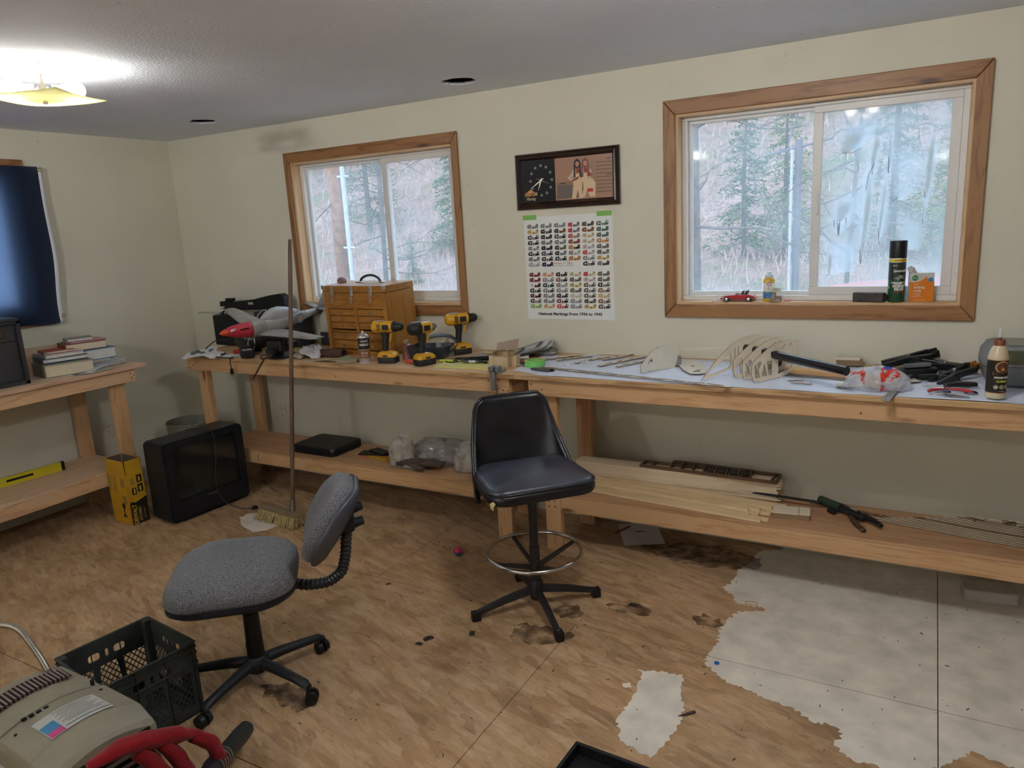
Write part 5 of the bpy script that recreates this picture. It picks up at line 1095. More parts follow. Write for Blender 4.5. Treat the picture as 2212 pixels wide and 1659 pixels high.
MB().tube(smoothp([(-.085, .03, CH2), (-.07, .03, CH2+.028), (-.02, .03, CH2+.045), (.03, .03, CH2+.046), (.075, .03, CH2+.028), (.09, .03, CH2)], 2), .0075, 8).build('carry_handle', mat('dark_green_leather', (.02, .035, .032), .4), lid, smooth='all')
for x in (-.095, .10): MB().box((x, .03, CH2+.004), (.045, .022, .008)).build('handle_ear', M_steel, lid, bevel=.003)
t = thing('cord_spool', 'dull mauve cloth knob on top of the chest near the window', 'spool', (1.665, -.13, 1.389)); slab(.06, .04, .02, .015, .0).build('bundle', mat('mauve_cloth', (.22, .13, .12), .8), t, smooth=True)
# model aeroplane
M_alu = mat('silver_paint', (.29, .275, .25), .45, metal=.15, var=.3, sc_=9, bump=.2, bs=14); M_rednose = mat('red_nose_paint', (.40, .025, .045), .35, var=.2); M_orn = mat('orange_spinner', (.55, .06, .02), .3)
def R3m(a, b_, c): return Matrix.Rotation(a, 4, 'Z') @ Matrix.Rotation(b_, 4, 'Y') @ Matrix.Rotation(c, 4, 'X')
pl = thing('model_aeroplane', 'silver model fighter aeroplane with a red nose, resting on the vise', 'model plane', (1.285, -.793, 1.152)); pl.rotation_euler = (R3m(1.456, -.043, .178)).to_euler(); SC = .85
def fr(x, w, h, zc, n=20, top=1.): return [(x*SC, w*SC*math.cos(q), (zc+h*math.sin(q)*(top if math.sin(q) > 0 else 1))*SC) for q in [2*math.pi*i/n for i in range(n)]]
def fus(secs): 
    o = []
    for i in range(len(secs)-1):
        for k in range(4): t_ = k/4; o.append([a+(b_-a)*t_ for a, b_ in zip(secs[i], secs[i+1])])
    o.append(list(secs[-1])); return [fr(*s) for s in o]
S_f = [(.045, .026, .027, -.002), (.08, .034, .040, -.004), (.15, .039, .052, -.010), (.24, .043, .062, -.016), (.33, .046, .068, -.020), (.42, .046, .070, -.022), (.52, .042, .064, -.014), (.62, .033, .050, -.002), (.74, .023, .034, .010), (.86, .014, .022, .022), (.95, .006, .012, .030)]
MB().rings(fus(S_f[3:])).build('fuselage', M_alu, pl, smooth='all'); MB().rings(fus(S_f[:4])).build('red_nose', M_rednose, pl, smooth='all')
MB().rings([fr(x, r, r, -.002, 16) for x, r in ((-.012, .002), (.0, .011), (.018, .020), (.035, .0245), (.044, .026))]).build('spinner', M_orn, pl, smooth='all')
mb = MB(); 
for sy in (-1, 1): mb.add([(x*SC, sy*(w+.001)*SC, z*SC) for x, w, z in ((.055, .030, .004), (.085, .034, .010), (.10, .035, .026), (.065, .024, .022))], [(0,1,2,3)])
mb.build('bare_patch', mat('bare_primer', (.45, .42, .35), .7), pl)
for sy in (-1, 1): MB().box((.165*SC, sy*.0405*SC, .010*SC), (.06, .003, .007), Matrix.Rotation(0, 4, 'X')).build('exhaust_stack', M_black, pl)
def wing(sy):
    rs = []
    for s in (0, .15, .35, .55, .75, .92, 1.):
        y = sy*(.03+s*.50); le = .27+s*.10+(.02 if s > .95 else 0)+(.0-.03*max(0, .2-s)*5*.5); c = (.235-.125*s)*(1 if s < .95 else .72); z = -.055+.055*s; th = (.032-.020*s)*(1 if s < .95 else .4); r = []
        for k in range(20):
            q = 2*math.pi*k/20; xx = .5+.5*math.cos(q); zz = math.sin(q)*.5*th*(1.0-.55*(xx)**1.5)*1.5*(1 if math.sin(q) > 0 else .5); r.append(((le+c*xx)*SC, y*SC, (z+zz)*SC))
        rs.append(r)
    return MB().rings(rs)
for sy in (-1, 1): wing(sy).build('wing', M_alu, pl, smooth='all')
def stab(sy):
    rs = []
    for s in (0, .5, 1.):
        y = sy*(.008+s*.185); le = .835+s*.045; c = .105-.045*s; r = []
        for k in range(12): q = 2*math.pi*k/12; r.append(((le+c*(.5+.5*math.cos(q)))*SC, y*SC, (.040+.006*math.sin(q))*SC))
        rs.append(r)
    return MB().rings(rs)
for sy in (-1, 1): stab(sy).build('tailplane', M_alu, pl, smooth='all')
MB().prism([(x*SC, z*SC) for x, z in ((.80, .035), (.86, .060), (.90, .135), (.925, .185), (.955, .20), (.985, .19), (.99, .10), (.985, .03), (.95, .02))], -.004, .004, Rx).build('fin', M_alu, pl, bevel=.002)
M_cano = mat('painted_canopy', (.40, .40, .39), .3, var=.1)
MB().rings([fr(x, w, h, zc, 18, 1) for x, w, h, zc in ((.335, .012, .010, .045), (.37, .028, .040, .045), (.42, .033, .062, .048), (.48, .034, .068, .048), (.55, .030, .058, .045), (.62, .022, .040, .040), (.68, .010, .018, .038))]).build('canopy', M_cano, pl, smooth='all')
MB().tube([(.35*SC+abs(math.sin(q))*.0, .034*SC*math.cos(q), (.046+.046*max(0, math.sin(q)))*SC) if False else ((.325+.05*math.sin(q)**2)*SC, .036*SC*math.cos(q), (.044+.062*math.sin(q))*SC) for q in [math.pi*i/12 for i in range(13)]], .0028, 5).build('windscreen_frame', M_cano, pl, smooth='all')
M_star = mat('faded_orange_star', (.42, .22, .10), .5); M_disc = mat('faded_blue_grey', (.17, .20, .24), .5)
for sy in (-1, 1):
    Mst = Matrix.Translation((.66*SC, sy*.0335*SC, .004*SC)) @ Matrix.Rotation(R(90), 4, 'X') @ Matrix.Rotation(R(-7*sy), 4, 'Y')
    d_ = MB().prism(circ(0, 0, .033, n=20), -.003, .003, Mst).build('roundel', M_disc, pl)
    MB().prism([((.030 if k % 2 == 0 else .012)*math.sin(k*math.pi/5), (.030 if k % 2 == 0 else .012)*math.cos(k*math.pi/5)) for k in range(10)], -.0042, .0042, Mst).build('star', M_star, d_)
for s_ in (.30, .34, .58, .72): MB().tube([fr(s_, *[S_f[3][1]+(.004 if .3 < s_ < .5 else -.009 if s_ > .6 else 0), .064 if s_ < .5 else (.057 if s_ < .6 else .038), -.018 if s_ < .5 else (-.008 if s_ < .6 else .008)], 20)[i] for i in range(20)], .0011, 4, True).build('panel_line', mat('panel_grey', (.15, .15, .14), .6), pl)
# bench vise
vs_ = thing('bench_vise', 'dark cast iron bench vise under the model plane, ball-ended handle hanging', 'vise', (1.405, -.455, bz(-.455)), R(-80)); vs_.scale = (1, 1, .66)
# local: x = screw axis toward front jaw (towards room = +x local), 
mb = MB().b2((-.10, -.06, 0), (.06, .06, .018)); mb.rings([[(x*s-.02, y*s, z) for x, y in ell(.15, .11, .02)] for s, z in ((.95, .018), (.8, .04), (.62, .06), (.7, .085))]); mb.build('swivel_base', M_cast, vs_, smooth=True, bevel=.003)
MB().rings([[(x, y*.9, z+.105) for y, z in ell(.085, .075, .02)] for x in (-.12, -.02, .03)]).build('fixed_body', M_cast, vs_, smooth=True)
MB().b2((.0, -.055, .11), (.032, .055, .178)).build('fixed_jaw', M_cast, vs_, bevel=.006); MB().b2((.036, -.055, .075), (.075, .055, .180)).build('moving_jaw', M_cast, vs_, bevel=.010)
MB().b2((-.10, -.028, .06), (.12, .028, .105)).build('slide', M_cast, vs_, bevel=.004)
MB().cyl((.12, 0, .06), (.16, 0, .055), .022, n=18).sphere((.172, 0, .052), .026, 18, 12).build('screw_head', M_rust, vs_, smooth=True)
MB().cyl((.172, .016, .070), (.178, -.095, -.150), .0065, n=12).sphere((.172, .018, .074), .0095, 12, 8).sphere((.178, -.097, -.155), .0095, 12, 8).build('handle_bar', M_rust, vs_, smooth=True)
MB().rings([[(x, y-.07, z) for x, y in ell(.09, .05, .02)] for z in (.0, .03, .075)]).build('side_lug', M_cast, vs_, smooth=True)
# black cases and tools behind the plane
t = thing('nail_gun', 'long black nail gun magazine lying high behind the model plane', 'tool', (.80, -.12, 1.235)); 
MB().prism([(-.30, -.02), (-.25, -.015), (-.22, .02), (-.15, .03), (.05, .045), (.22, .075), (.31, .085), (.35, .065), (.36, -.01), (.10, -.025), (-.12, -.03)], -.03, .03, Rx).build('magazine', M_black, t, bevel=.008)
MB().b2((-.24, -.02, .03), (-.17, .015, .052)).b2((-.29, -.03, -.005), (-.20, .02, .03)).build('nose_piece', M_black, t, bevel=.004); text('lettering', 'OHD', .022, mat('cream_print', (.6, .6, .5), .5), t, (.03, -.0312, .018), (R(90), 0, 0), .0005, bold=.001)
t = thing('black_case', 'black plastic case standing behind the nose of the model plane', 'case', (.66, -.17, bz(-.17)+.001)); MB().b2((-.15, -.06, 0), (.12, .06, .215)).build('shell', M_black, t, bevel=.012); MB().tube(smoothp([(-.06, -.04, .21), (-.055, -.04, .24), (.05, -.04, .24), (.055, -.04, .21)], 1), .007, 8).build('handle', M_black, t, smooth='all')
t = thing('support_box', 'dark box behind the plane that carries the nail gun', 'box', (1.08, -.11, bz(-.11)+.001)); MB().b2((-.20, -.07, 0), (.20, .07, .232)).build('shell', mat('dark_grey_case', (.03, .03, .032), .6), t, bevel=.006)
t = thing('steel_straightedge', 'pale steel straightedge poking out left of the model plane', 'ruler', (.47, -.165, bz(-.17)+.218)); MB().b2((-.17, -.014, 0), (.06, .014, .012)).build('blade', mat('pale_steel', (.45, .47, .48), .35, metal=.6), t, bevel=.002)
t = thing('jigsaw_panel', 'cream panel with a round hole between the plane tail and the chest', 'panel', (1.475, -.055, bz(-.05)+.002)); mb = MB(); holed(mb, [(-.10, .10), (-.03, .085), (.0, .05), (.14, .05), (.14, .26), (.02, .27), (-.05, .24), (-.10, .19)], [circ(.0, .205, .012)], -.006, .006, Rx); mb.build('cream_plate', mat('cream_card', (.48, .45, .38), .7), t)
MB().b2((-.10, -.02, 0), (.14, .0, .085)).build('dark_frame', mat('dark_grey_case', (.03,.03,.032)), t, bevel=.004); MB().cyl((0, -.007, .205), (0, -.012, .205), .011, n=16).build('grommet', M_black, t)
# crumpled newspaper at the left end, red case, charger, cord with hanging plug
t = thing('crumpled_newspaper', 'crumpled newspaper on the left end of the left bench', 'paper', (.80, -.555, bz(-.555)+.0008), R(20)); mb = MB()
crumple(mb, .26, .15, .055, 16, 9, sharp=2.6); mb.build('sheet', M_pap, t, solid=.0006)
rnd = random.Random(4); mb = MB(); crumple(mb, .10, .05, .045, 6, 21, M=Matrix.Translation((-.02, -.035, .012)) @ Matrix.Rotation(.3, 4, 'Y')); mb.build('printed_patch', M_news, t, solid=.0006)
MB().add([(.02, -.045, .004), (.095, -.03, .006), (.085, .02, .062), (.035, .01, .066)], [(0, 1, 2, 3)]).build('sheet_fold', M_pap, t, solid=.0006); MB().add([(.035, -.040, .012), (.080, -.030, .014), (.074, .010, .050), (.042, .003, .052)], [(0, 1, 2, 3)]).build('printed_picture', mat('blue_grey_print', (.12, .12, .22), .7), t, loc=(0, -.003, .001))
tag(MB().prism(ell(.22, .10, .004), 0, .0006).build('envelope', M_wht, None, loc=(.99, -.50, bz(-.50)+.004), rot=(.037, 0, .3)), 'cream envelope lying under the black charger', 'envelope')
t = thing('battery_charger', 'black battery charger with grey label left of the vise', 'charger', (1.13, -.49, bz(-.49)+.006), R(-38)); MB().rings([[(x*s, y*s, z) for x, y in ell(.19, .085, .012)] for s, z in ((1, 0), (1, .030), (.9, .045))]).build('housing', M_black, t, bevel=.003); MB().b2((.005, -.028, .0455), (.075, .028, .0470)).build('label_plate', mat('grey_label', (.35, .35, .31), .5), t); MB().b2((-.09, -.030, .045), (-.02, .030, .058)).build('cradle', M_black, t, bevel=.004)
tag(MB().b2((-.07, -.05, 0), (.07, .05, .022)).build('red_case', mat('red_plastic', (.42, .02, .02), .4), None, bevel=.004, loc=(1.0, -.38, bz(-.38)+.001), rot=(0, 0, .2)), 'flat red plastic case behind the charger', 'case')
t = thing('electric_shears', 'black corded tool with coiled spring lying behind the newspaper', 'tool', (.98, -.33, bz(-.33)+.001), R(-14)); MB().rings([[(x, y, z+.06) for y, z in ell(.07*s, .09*s, .02)] for x, s in ((-.16, .8), (-.10, 1), (.06, 1), (.16, .75), (.20, .5))]).build('tool_body', M_black, t, smooth=True); MB().tube([(.0+i*.006, -.04+.016*math.cos(i*1.1), .10+.016*math.sin(i*1.1)) for i in range(24)], .0018, 5).build('spring', M_steel, t, smooth='all'); MB().b2((-.10, -.03, 0), (.1, .03, .02)).build('sole_plate', M_black, t)
MB().tube([(.11+.045*math.cos(i*.4), -.045+.01*math.sin(i*.4), .06+.045*math.sin(i*.4)) for i in range(16)], .003, 6).build('wire_loop', M_steel, t, smooth='all')
sh_ = bpy.data.objects['electric_shears']; iv_ = (Matrix.Translation(sh_.location) @ sh_.rotation_euler.to_matrix().to_4x4()).inverted()
o = (MB().tube(smoothp([(.83, -.36, bz(-.36)+.075), (.76, -.42, 1.04), (.735, -.50, .985), (.76, -.545, .956), (.85, -.560, .955), (1.0, -.575, .956), (1.06, -.585, .957), (1.085, -.57, .955), (1.065, -.548, .958), (1.045, -.556, .952), (1.045, -.562, .92), (1.05, -.560, .885)], 3, 8), .0038, 6).build('power_cord', M_cord, sh_, smooth='all')); o.matrix_parent_inverse = iv_
MB().box((1.05, -.560, .868), (.026, .016, .034), taper=.6).box((1.05, -.560, .850), (.014, .012, .008)).b2((1.042, -.562, .832), (1.0440, -.558, .848)).b2((1.0560, -.562, .832), (1.058, -.558, .848)).build('plug', M_black, o, bevel=.001)
# rag
M_rag = cloth('white_rag', (.55, .55, .58), (.62, .62, .64), s=90, bump=.6)
t = thing('white_rag', 'crumpled white cloth beside the chest and the vise', 'rag', (1.605, -.385, bz(-.385)+.0008)); mb = MB(); crumple(mb, .19, .16, .075, 20, 33, sharp=3.0); mb.build('cloth', M_rag, t, smooth='all', solid=.0012)
mb = MB(); crumple(mb, .10, .07, .03, 12, 37, sharp=3.0, M=Matrix.Translation((-.06, -.07, 0))); mb.build('stained_end', mat('tan_stain', (.36, .30, .24), .9), t, smooth='all', solid=.001)
# pipe offcut, sandpaper
t = thing('pipe_offcut', 'short rusty brown pipe in front of the chest', 'pipe', (1.77, -.385, bz(-.385)+.027), R(2)); mb = MB(); rs = [[(x, r*math.cos(q), r*math.sin(q)) for q in [2*math.pi*i/24 for i in range(24)]] for x, r in ((-.085, .027), (.085, .027), (.085, .021), (-.085, .021))]; mb.rings(rs, closed=True).build('pipe_body', mat('rusty_brown', (.070, .032, .022), .55, var=.4, bump=.4), t, smooth=True)
for k, (x, y, a, c, w, d, lb) in enumerate(((1.83, -.462, .1, (.42, .38, .22), .21, .10, 'tan sandpaper sheet lying behind the spray can'), (1.93, -.445, -.25, (.30, .36, .20), .20, .11, 'greenish sandpaper sheet under the tan one'), (1.97, -.490, .5, (.45, .36, .24), .12, .07, 'torn sandpaper scrap in front of the chest'))):
    mb = MB(); vs = [((i/8-.5)*w, (j/4-.5)*d, .0012+.010*abs(math.sin(i/8*3.1+k))*(j/4 if k else 1-j/4)) for j in range(5) for i in range(9)]; mb.add(vs, [(j*9+i, j*9+i+1, (j+1)*9+i+1, (j+1)*9+i) for j in range(4) for i in range(8)])
    tag(mb.build('sandpaper_sheet', mat('grit_%d' % k, c, .9, bump=.6, bs=400), None, solid=.0006, loc=(x, y, bz(y)+.0006+.0012*k), rot=(.037, 0, a)), lb, 'sandpaper')
# spray can of dry lubricant
def can(name, label, loc, rz, r, h, body, prof=None):
    t = thing(name, label, 'spray can', loc, rz)
    MB().lathe([(.001, 0), (r*.96, 0), (r, .004), (r, h*.80), (r*.97, h*.815)], n=32).build('can_body', body, t, smooth=True); return t
M_canw = mat('can_white', (.58, .57, .54), .3, metal=.2); M_cank = mat('can_black', (.022, .018, .016), .3); M_canc = mat('can_copper', (.28, .13, .07), .35, metal=.2); M_cang = mat('can_grey', (.30, .27, .27), .35)
t = can('spray_can', 'black and copper spray can of dry lubricant before the chest', (2.09, -.465, bz(-.465)), R(22), .0335, .190, M_canw)
MB().lathe([(.0335, .155), (.030, .163), (.020, .170), (.0185, .174), (.001, .175)], n=32, cap=False).build('shoulder', mat('can_metal', (.55, .54, .52), .25, metal=.9), t, smooth=True); MB().lathe([(.007, .174), (.006, .188), (.001, .189)], n=14).build('nozzle', M_canw, t, smooth=True)
L1 = [(M_cank, .082, .148, -.9, 2.3), (M_canc, .028, .080, -.9, 2.3), (M_cang, .008, .027, -.9, 2.3)]
for m_, a, b_, c, d in L1: band(MB(), .0335, a, b_, c, d, 16, .0005).build('label_band', m_, t)
def ctext(t, s, size, m_, z, r, a=0, sx=1., **k):   # curved lettering; faces -Y at angle a
    o = text('lettering', s, size, m_, t, (0, 0, z), (R(90), 0, a), .0003, bend=r+.0011, sx=sx, **k); return o
M_lw = mat('label_white_ink', (.72, .71, .68), .4)
ctext(t, 'Liquid', .022, M_lw, .131, .0335, R(20), .85, shear=.35); ctext(t, 'WRENCH', .017, M_lw, .108, .0335, R(20), .78, bold=.0006); ctext(t, 'DRY LUBE', .011, M_lw, .060, .0335, R(20), .8, bold=.0003); ctext(t, 'WITH CERFLON', .006, M_lw, .045, .0335, R(20)); ctext(t, 'NET WT 10 OZ', .005, M_lw, .016, .0335, R(20))
# cordless drills
M_dy = mat('drill_yellow', (.62, .32, .012), .35, var=.1, sc_=8); M_dblk = mat('drill_rubber', (.009, .009, .009), .55, bump=.2, bs=200)
def drill(loc, rz, label, col, rear, s=1.):
    t = thing('cordless_drill', label, 'drill', loc, rz); t.scale = (s,)*3     # points along local +x
    MB().rings([[(x*k, y*k, z) for x, y in ell(.115, .078, .018, .0, 0)] for k, z in ((.95, 0), (1, .006), (1, .032), (.96, .036))]).build('battery', M_dblk, t, smooth=True)
    MB().rings([[(x*k+dx, y*k, z) for x, y in ell(.118, .080, .022)] for k, z, dx in ((1, .037, 0), (1, .048, 0), (.80, .062, -.003), (.45, .070, -.008))]).build('battery_cap', M_dy if col != 2 else M_dy, t, smooth=True)
    for sy in (-1, 1): MB().box((0, sy*.040, .045), (.030, .004, .008)).build('release_button', M_dblk, t)
    g = [(-.018, .062), (-.012, .10), (-.006, .150), (-.010, .178)]
    MB().rings([[(gx+x, y, gz+(x)*.15) for x, y in ell(w, d, .014)] for (gx, gz), w, d in zip(g, (.040, .036, .040, .050), (.033, .031, .033, .038))]).build('grip', M_dblk, t, smooth=True)
    MB().rings([[(x+.022+(z-.13)*.25, y, z) for x, y in ell(.010, .022, .004)] for z in (.122, .150, .170)]).build('trigger', M_dy if col != 1 else M_dy, t, smooth=True, bevel=.002)
    mt = M_dblk if rear == 'black' else M_dy
    MB().rings([[(x, y*r, .208+z*r) for y, z in circ(0, 0, 1, n=24)] for x, r in ((-.086, .012), (-.084, .024), (-.074, .033), (-.045, .036), (-.018, .0355))]).build('motor_cap', mt, t, smooth='all')
    MB().rings([[(x, y*r, .208+z*r) for y, z in circ(0, 0, 1, n=24)] for x, r in ((-.018, .034), (.035, .033), (.048, .0325))]).build('body', M_dy if col != 2 else M_cang, t, smooth=True)
    for sy in (-1, 1):
        MB().box((.012, sy*.0325, .208), (.040, .006, .030)).build('side_plate', M_dblk, t, bevel=.002)
        mb = MB()
        for k in range(5): mb.box((-.030, sy*.0350, .194+k*.0075), (.022, .005, .0035))
        mb.build('vent_slots', M_dblk, t)
    MB().rings([[(x, y*r, .208+z*r) for y, z in circ(0, 0, 1, n=24)] for x, r in ((.048, .031), (.062, .031), (.064, .026), (.09, .025), (.105, .018), (.108, .010))] if rear != 'black' else [[(x, y*r, .208+z*r) for y, z in circ(0, 0, 1, n=24)] for x, r in ((.048, .028), (.070, .024), (.082, .014), (.090, .010))]).build('chuck', M_dblk if rear != 'black' else mat('dull_steel', (.25, .24, .22)), t, smooth=True)
    MB().box((-.035, 0, .2435), (.06, .022, .004)).build('top_label', M_cang, t, bevel=.001); return t
drill((2.235, -.430, bz(-.47)), R(12), 'yellow cordless drill in front of the chest, left of three', 0, 'yellow')
drill((2.495, -.435, bz(-.47)), R(68), 'cordless impact driver with black motor cap, middle of three', 1, 'black')
drill((2.545, -.135, bz(-.18)), R(52), 'yellow cordless drill by the wall under the window corner', 0, 'yellow')
# jars, tray, band, knife, magnifier etc
M_clear = film('clear_jar', (.7, .68, .66), .55, .5, .15, 5, .30)
t = thing('resin_jar', 'small red-stained jar with white cap behind the left drill', 'jar', (2.29, -.325, bz(-.325))); MB().lathe([(.001, 0), (.026, 0), (.027, .07), (.029, .075), (.028, .083), (.014, .092)], n=24, cap=False).build('jar_body', mat('red_stained_glass', (.28, .12, .11), .25, var=.35, sc_=30), t, smooth=True); MB().lathe([(.014, .092), (.015, .094), (.015, .110), (.001, .111)], n=18).build('cap', mat('dirty_white_cap', (.5, .42, .38), .5), t, smooth=True)
t = thing('plastic_tray', 'dark blue-grey tray behind the middle drill', 'tray', (2.42, -.265, bz(-.265)+.0008), R(12)); M_try = mat('slate_tray', (.025, .035, .045), .3)
mb = MB(); w, d, h = .095, .065, .072
mb.add([(-w, -d, 0), (w, -d, 0), (w, d, 0), (-w, d, 0), (-w*1.25, -d*1.2, h), (w*1.25, -d*1.2, h), (w*1.25, d*1.2, h), (-w*1.25, d*1.2, h)], [(3,2,1,0), (0,1,5,4), (1,2,6,5), (2,3,7,6), (3,0,4,7)]); mb.build('tray_body', M_try, t, solid=.003)
MB().lathe([(.001, .004), (.016, .004), (.017, .09), (.001, .092)], (.10-.05, .0, 0), 16).build('vial', M_clear, t, smooth=True)
t = thing('abrasive_belt', 'dark grey abrasive belt standing on edge behind the drills', 'belt', (2.475, -.245, bz(-.245)+.042), R(28)); rs = []
for i in range(36):
    a = 2*math.pi*i/36; x, z = .098*math.cos(a), .052*math.sin(a)+.030; rs.append([(x, -.022, z), (x, .022, z+.012), (x*.98, .022, z*.96+.012), (x*.98, -.022, z*.96)])
MB().rings(rs, closed=True).build('belt_loop', mat('grey_belt', (.05, .055, .06), .6), t, smooth='all')
for k, (x, y, r, h, lb) in enumerate(((2.47, -.17, .020, .085, 'clear glass bottle behind the dark tray, taller'), (2.515, -.20, .022, .060, 'squat square clear jar behind the dark tray'))):
    t = thing('glass_jar', lb, 'jar', (x, y, bz(y))); MB().lathe([(.001, 0), (r, 0), (r, h*.8), (r*.6, h*.9), (r*.6, h)], n=18).build('glass', M_clear, t, smooth=True); MB().lathe([(r*.66, h*.9), (r*.66, h+.012), (.001, h+.013)], n=18).build('cap', M_lw if k == 0 else M_clear, t, smooth=True)
t = thing('utility_knife', 'red-orange utility knife between two of the drills', 'knife', (2.40, -.435, bz(-.435)+.005), R(-14)); MB().prism(ell(.105, .020, .008), 0, .013).build('handle', mat('orange_red_plastic', (.62, .06, .03), .4), t, bevel=.003); MB().b2((.05, -.006, .004), (.085, .006, .006)).build('blade', M_steel, t)
t = thing('highlighter', 'yellow-green highlighter pen near the middle drill', 'pen', (2.60, -.36, bz(-.36)+.009), R(8)); MB().cyl((-.05, 0, 0), (.035, 0, 0), .008, n=14).build('barrel', mat('neon_yellow', (.50, .62, .04), .4), t, smooth=True); MB().cyl((.035, 0, 0), (.06, 0, 0), .006, n=14).build('cap', M_black, t, smooth=True)
t = thing('magnifying_glass', 'black-rimmed magnifying glass right of the middle drill', 'magnifier', (2.635, -.345, bz(-.345)+.006), R(18)); MB().tube([(.048*math.cos(i*math.pi/16), .048*math.sin(i*math.pi/16), 0) for i in range(32)], .0055, 8, True).build('rim', M_black, t, smooth='all'); MB().lathe([(.001, .0015), (.044, 0), (.001, -.0015)], n=28).build('lens', mat('lens_glass', (.8, .85, .82), .03, trans=1., ior=1.45), t, smooth='all'); MB().rings([[(x, y*r, z*r+.004+.006*(x-.05)*9) for y, z in circ(0, 0, 1, n=12)] for x, r in ((.052, .006), (.075, .007), (.10, .010), (.19, .0115), (.20, .008))]).build('handle', M_black, t, smooth=True)
t = thing('hobby_knife', 'steel and black hobby knife on the yellow pad', 'knife', (2.79, -.385, bz(-.385)+.018), R(11)); MB().cyl((-.07, 0, 0), (-.03, 0, 0), .0055, .0075, n=14).cyl((.01, 0, 0), (.03, 0, 0), .0085, .007, n=14).build('collar', mat('dark_steel', (.12, .12, .12), .3, metal=.9), t, smooth=True); MB().cyl((-.03, 0, 0), (.01, 0, 0), .0075, n=14).build('handle', M_steel, t, smooth=True); MB().cyl((.03, 0, 0), (.075, 0, -.004), .004, .007, n=10).build('tip', M_black, t, smooth=True)
t = thing('writing_pad', 'yellow writing pad at the front of the left bench', 'notepad', (2.76, -.40, bz(-.40)+.0007), 0, None, (.037, 0, R(3))); MB().b2((-.165, -.085, 0), (.165, .085, .007)).build('pad', mat('yellow_paper', (.62, .58, .20), .7, var=.05), t); MB().box((.02, .02, .0075), (.26, .003, .0006), rz=.12).build('ink_line', M_gp, t)
t = thing('pointer_stick', 'long dark stick lying from the pad toward the wood block', 'stick', (2.78, -.315, bz(-.315)+.022), R(14)); MB().cyl((-.14, 0, 0), (.14, 0, .012), .0045, n=8).build('rod', M_black, t, smooth=True)
# wood block with clamp, folded card
t = thing('wood_block', 'pair of raw wood blocks near the joint of the two benches', 'block', (2.975, -.385, bz(-.385)+.0008), R(6)); M_blk = wood('raw_block', (.55, .42, .26), (.46, .33, .19), 'Z', .7, 4, False)
MB().b2((-.075, -.02, 0), (-.045, .05, .058)).build('block', M_blk, t); MB().b2((-.040, -.035, 0), (.038, .045, .055)).build('block', M_blk, t); MB().b2((.040, .01, 0), (.070, .06, .055)).build('block', M_blk, t)
t = thing('hose_clamp', 'brassy steel band clamp resting on the wood blocks', 'clamp', (2.96, -.37, bz(-.37)+.057), R(8)); MB().rings([[(x, y, z) for y, z in ((-.016, .004), (.016, .004), (.016, .020), (-.016, .020))] for x in (-.105, -.055, -.045)]).build('screw_housing', mat('brassy_steel', (.50, .40, .24), .3, metal=.9), t, bevel=.004)
rs = []
for i in range(24): a = 2*math.pi*i/24; x, y = .018+.055*math.cos(a), .03*math.sin(a); rs.append([(x, y, .002), (x, y, .024), (x*.985, y*.94, .024), (x*.985, y*.94, .002)])
MB().rings(rs, closed=True).build('band', MATS['brassy_steel'], t, smooth=True); MB().tube([(.0, 0, .026), (.01, .01, .036), (.03, .008, .036), (.03, -.006, .028)], .002, 6).build('thumb_wire', M_steel, t)
t = thing('folded_card', 'brown card square standing behind the band clamp', 'card', (2.915, -.25, bz(-.25)+.035), R(12)); MB().rings([[(-.06, 0, 0), (.065, 0, .008), (.065, .0015, .008), (-.06, .0015, 0)], [(-.055, .02, .060), (.072, .02, .085), (.072, .0215, .085), (-.055, .0215, .060)]]).build('card', mat('brown_card', (.33, .25, .19), .8), t)
# small clamp vise on the bench edge
t = thing('mini_clamp_vise', 'small grey metal clamp vise gripping the front edge of the bench', 'vise', (3.010, -.535, .9495)); M_gm = mat('grey_painted_metal', (.22, .23, .24), .35, metal=.6, var=.2)
MB().b2((-.030, -.012, .0005), (.032, .060, .014)).box((-.012, .0, .026), (.03, .05, .024)).box((.020, .0, .026), (.016, .05, .026)).build('jaws', M_gm, t, bevel=.003); MB().b2((-.012, -.030, -.085), (.012, -.010, .012)).b2((-.012, -.026, -.088), (.014, .004, -.072)).build('c_frame', M_gm, t, bevel=.003)
MB().cyl((.006, -.004, -.125), (.006, -.004, -.062), .004, n=10).cyl((-.014, -.004, -.119), (.034, -.010, -.115), .0028, n=8).build('clamp_screw', mat('dull_steel', (.25, .24, .22)), t, smooth=True); MB().cyl((-.035, -.012, .026), (-.020, .0, .026), .008, n=12).build('screw_knob', M_steel, t, smooth=True)
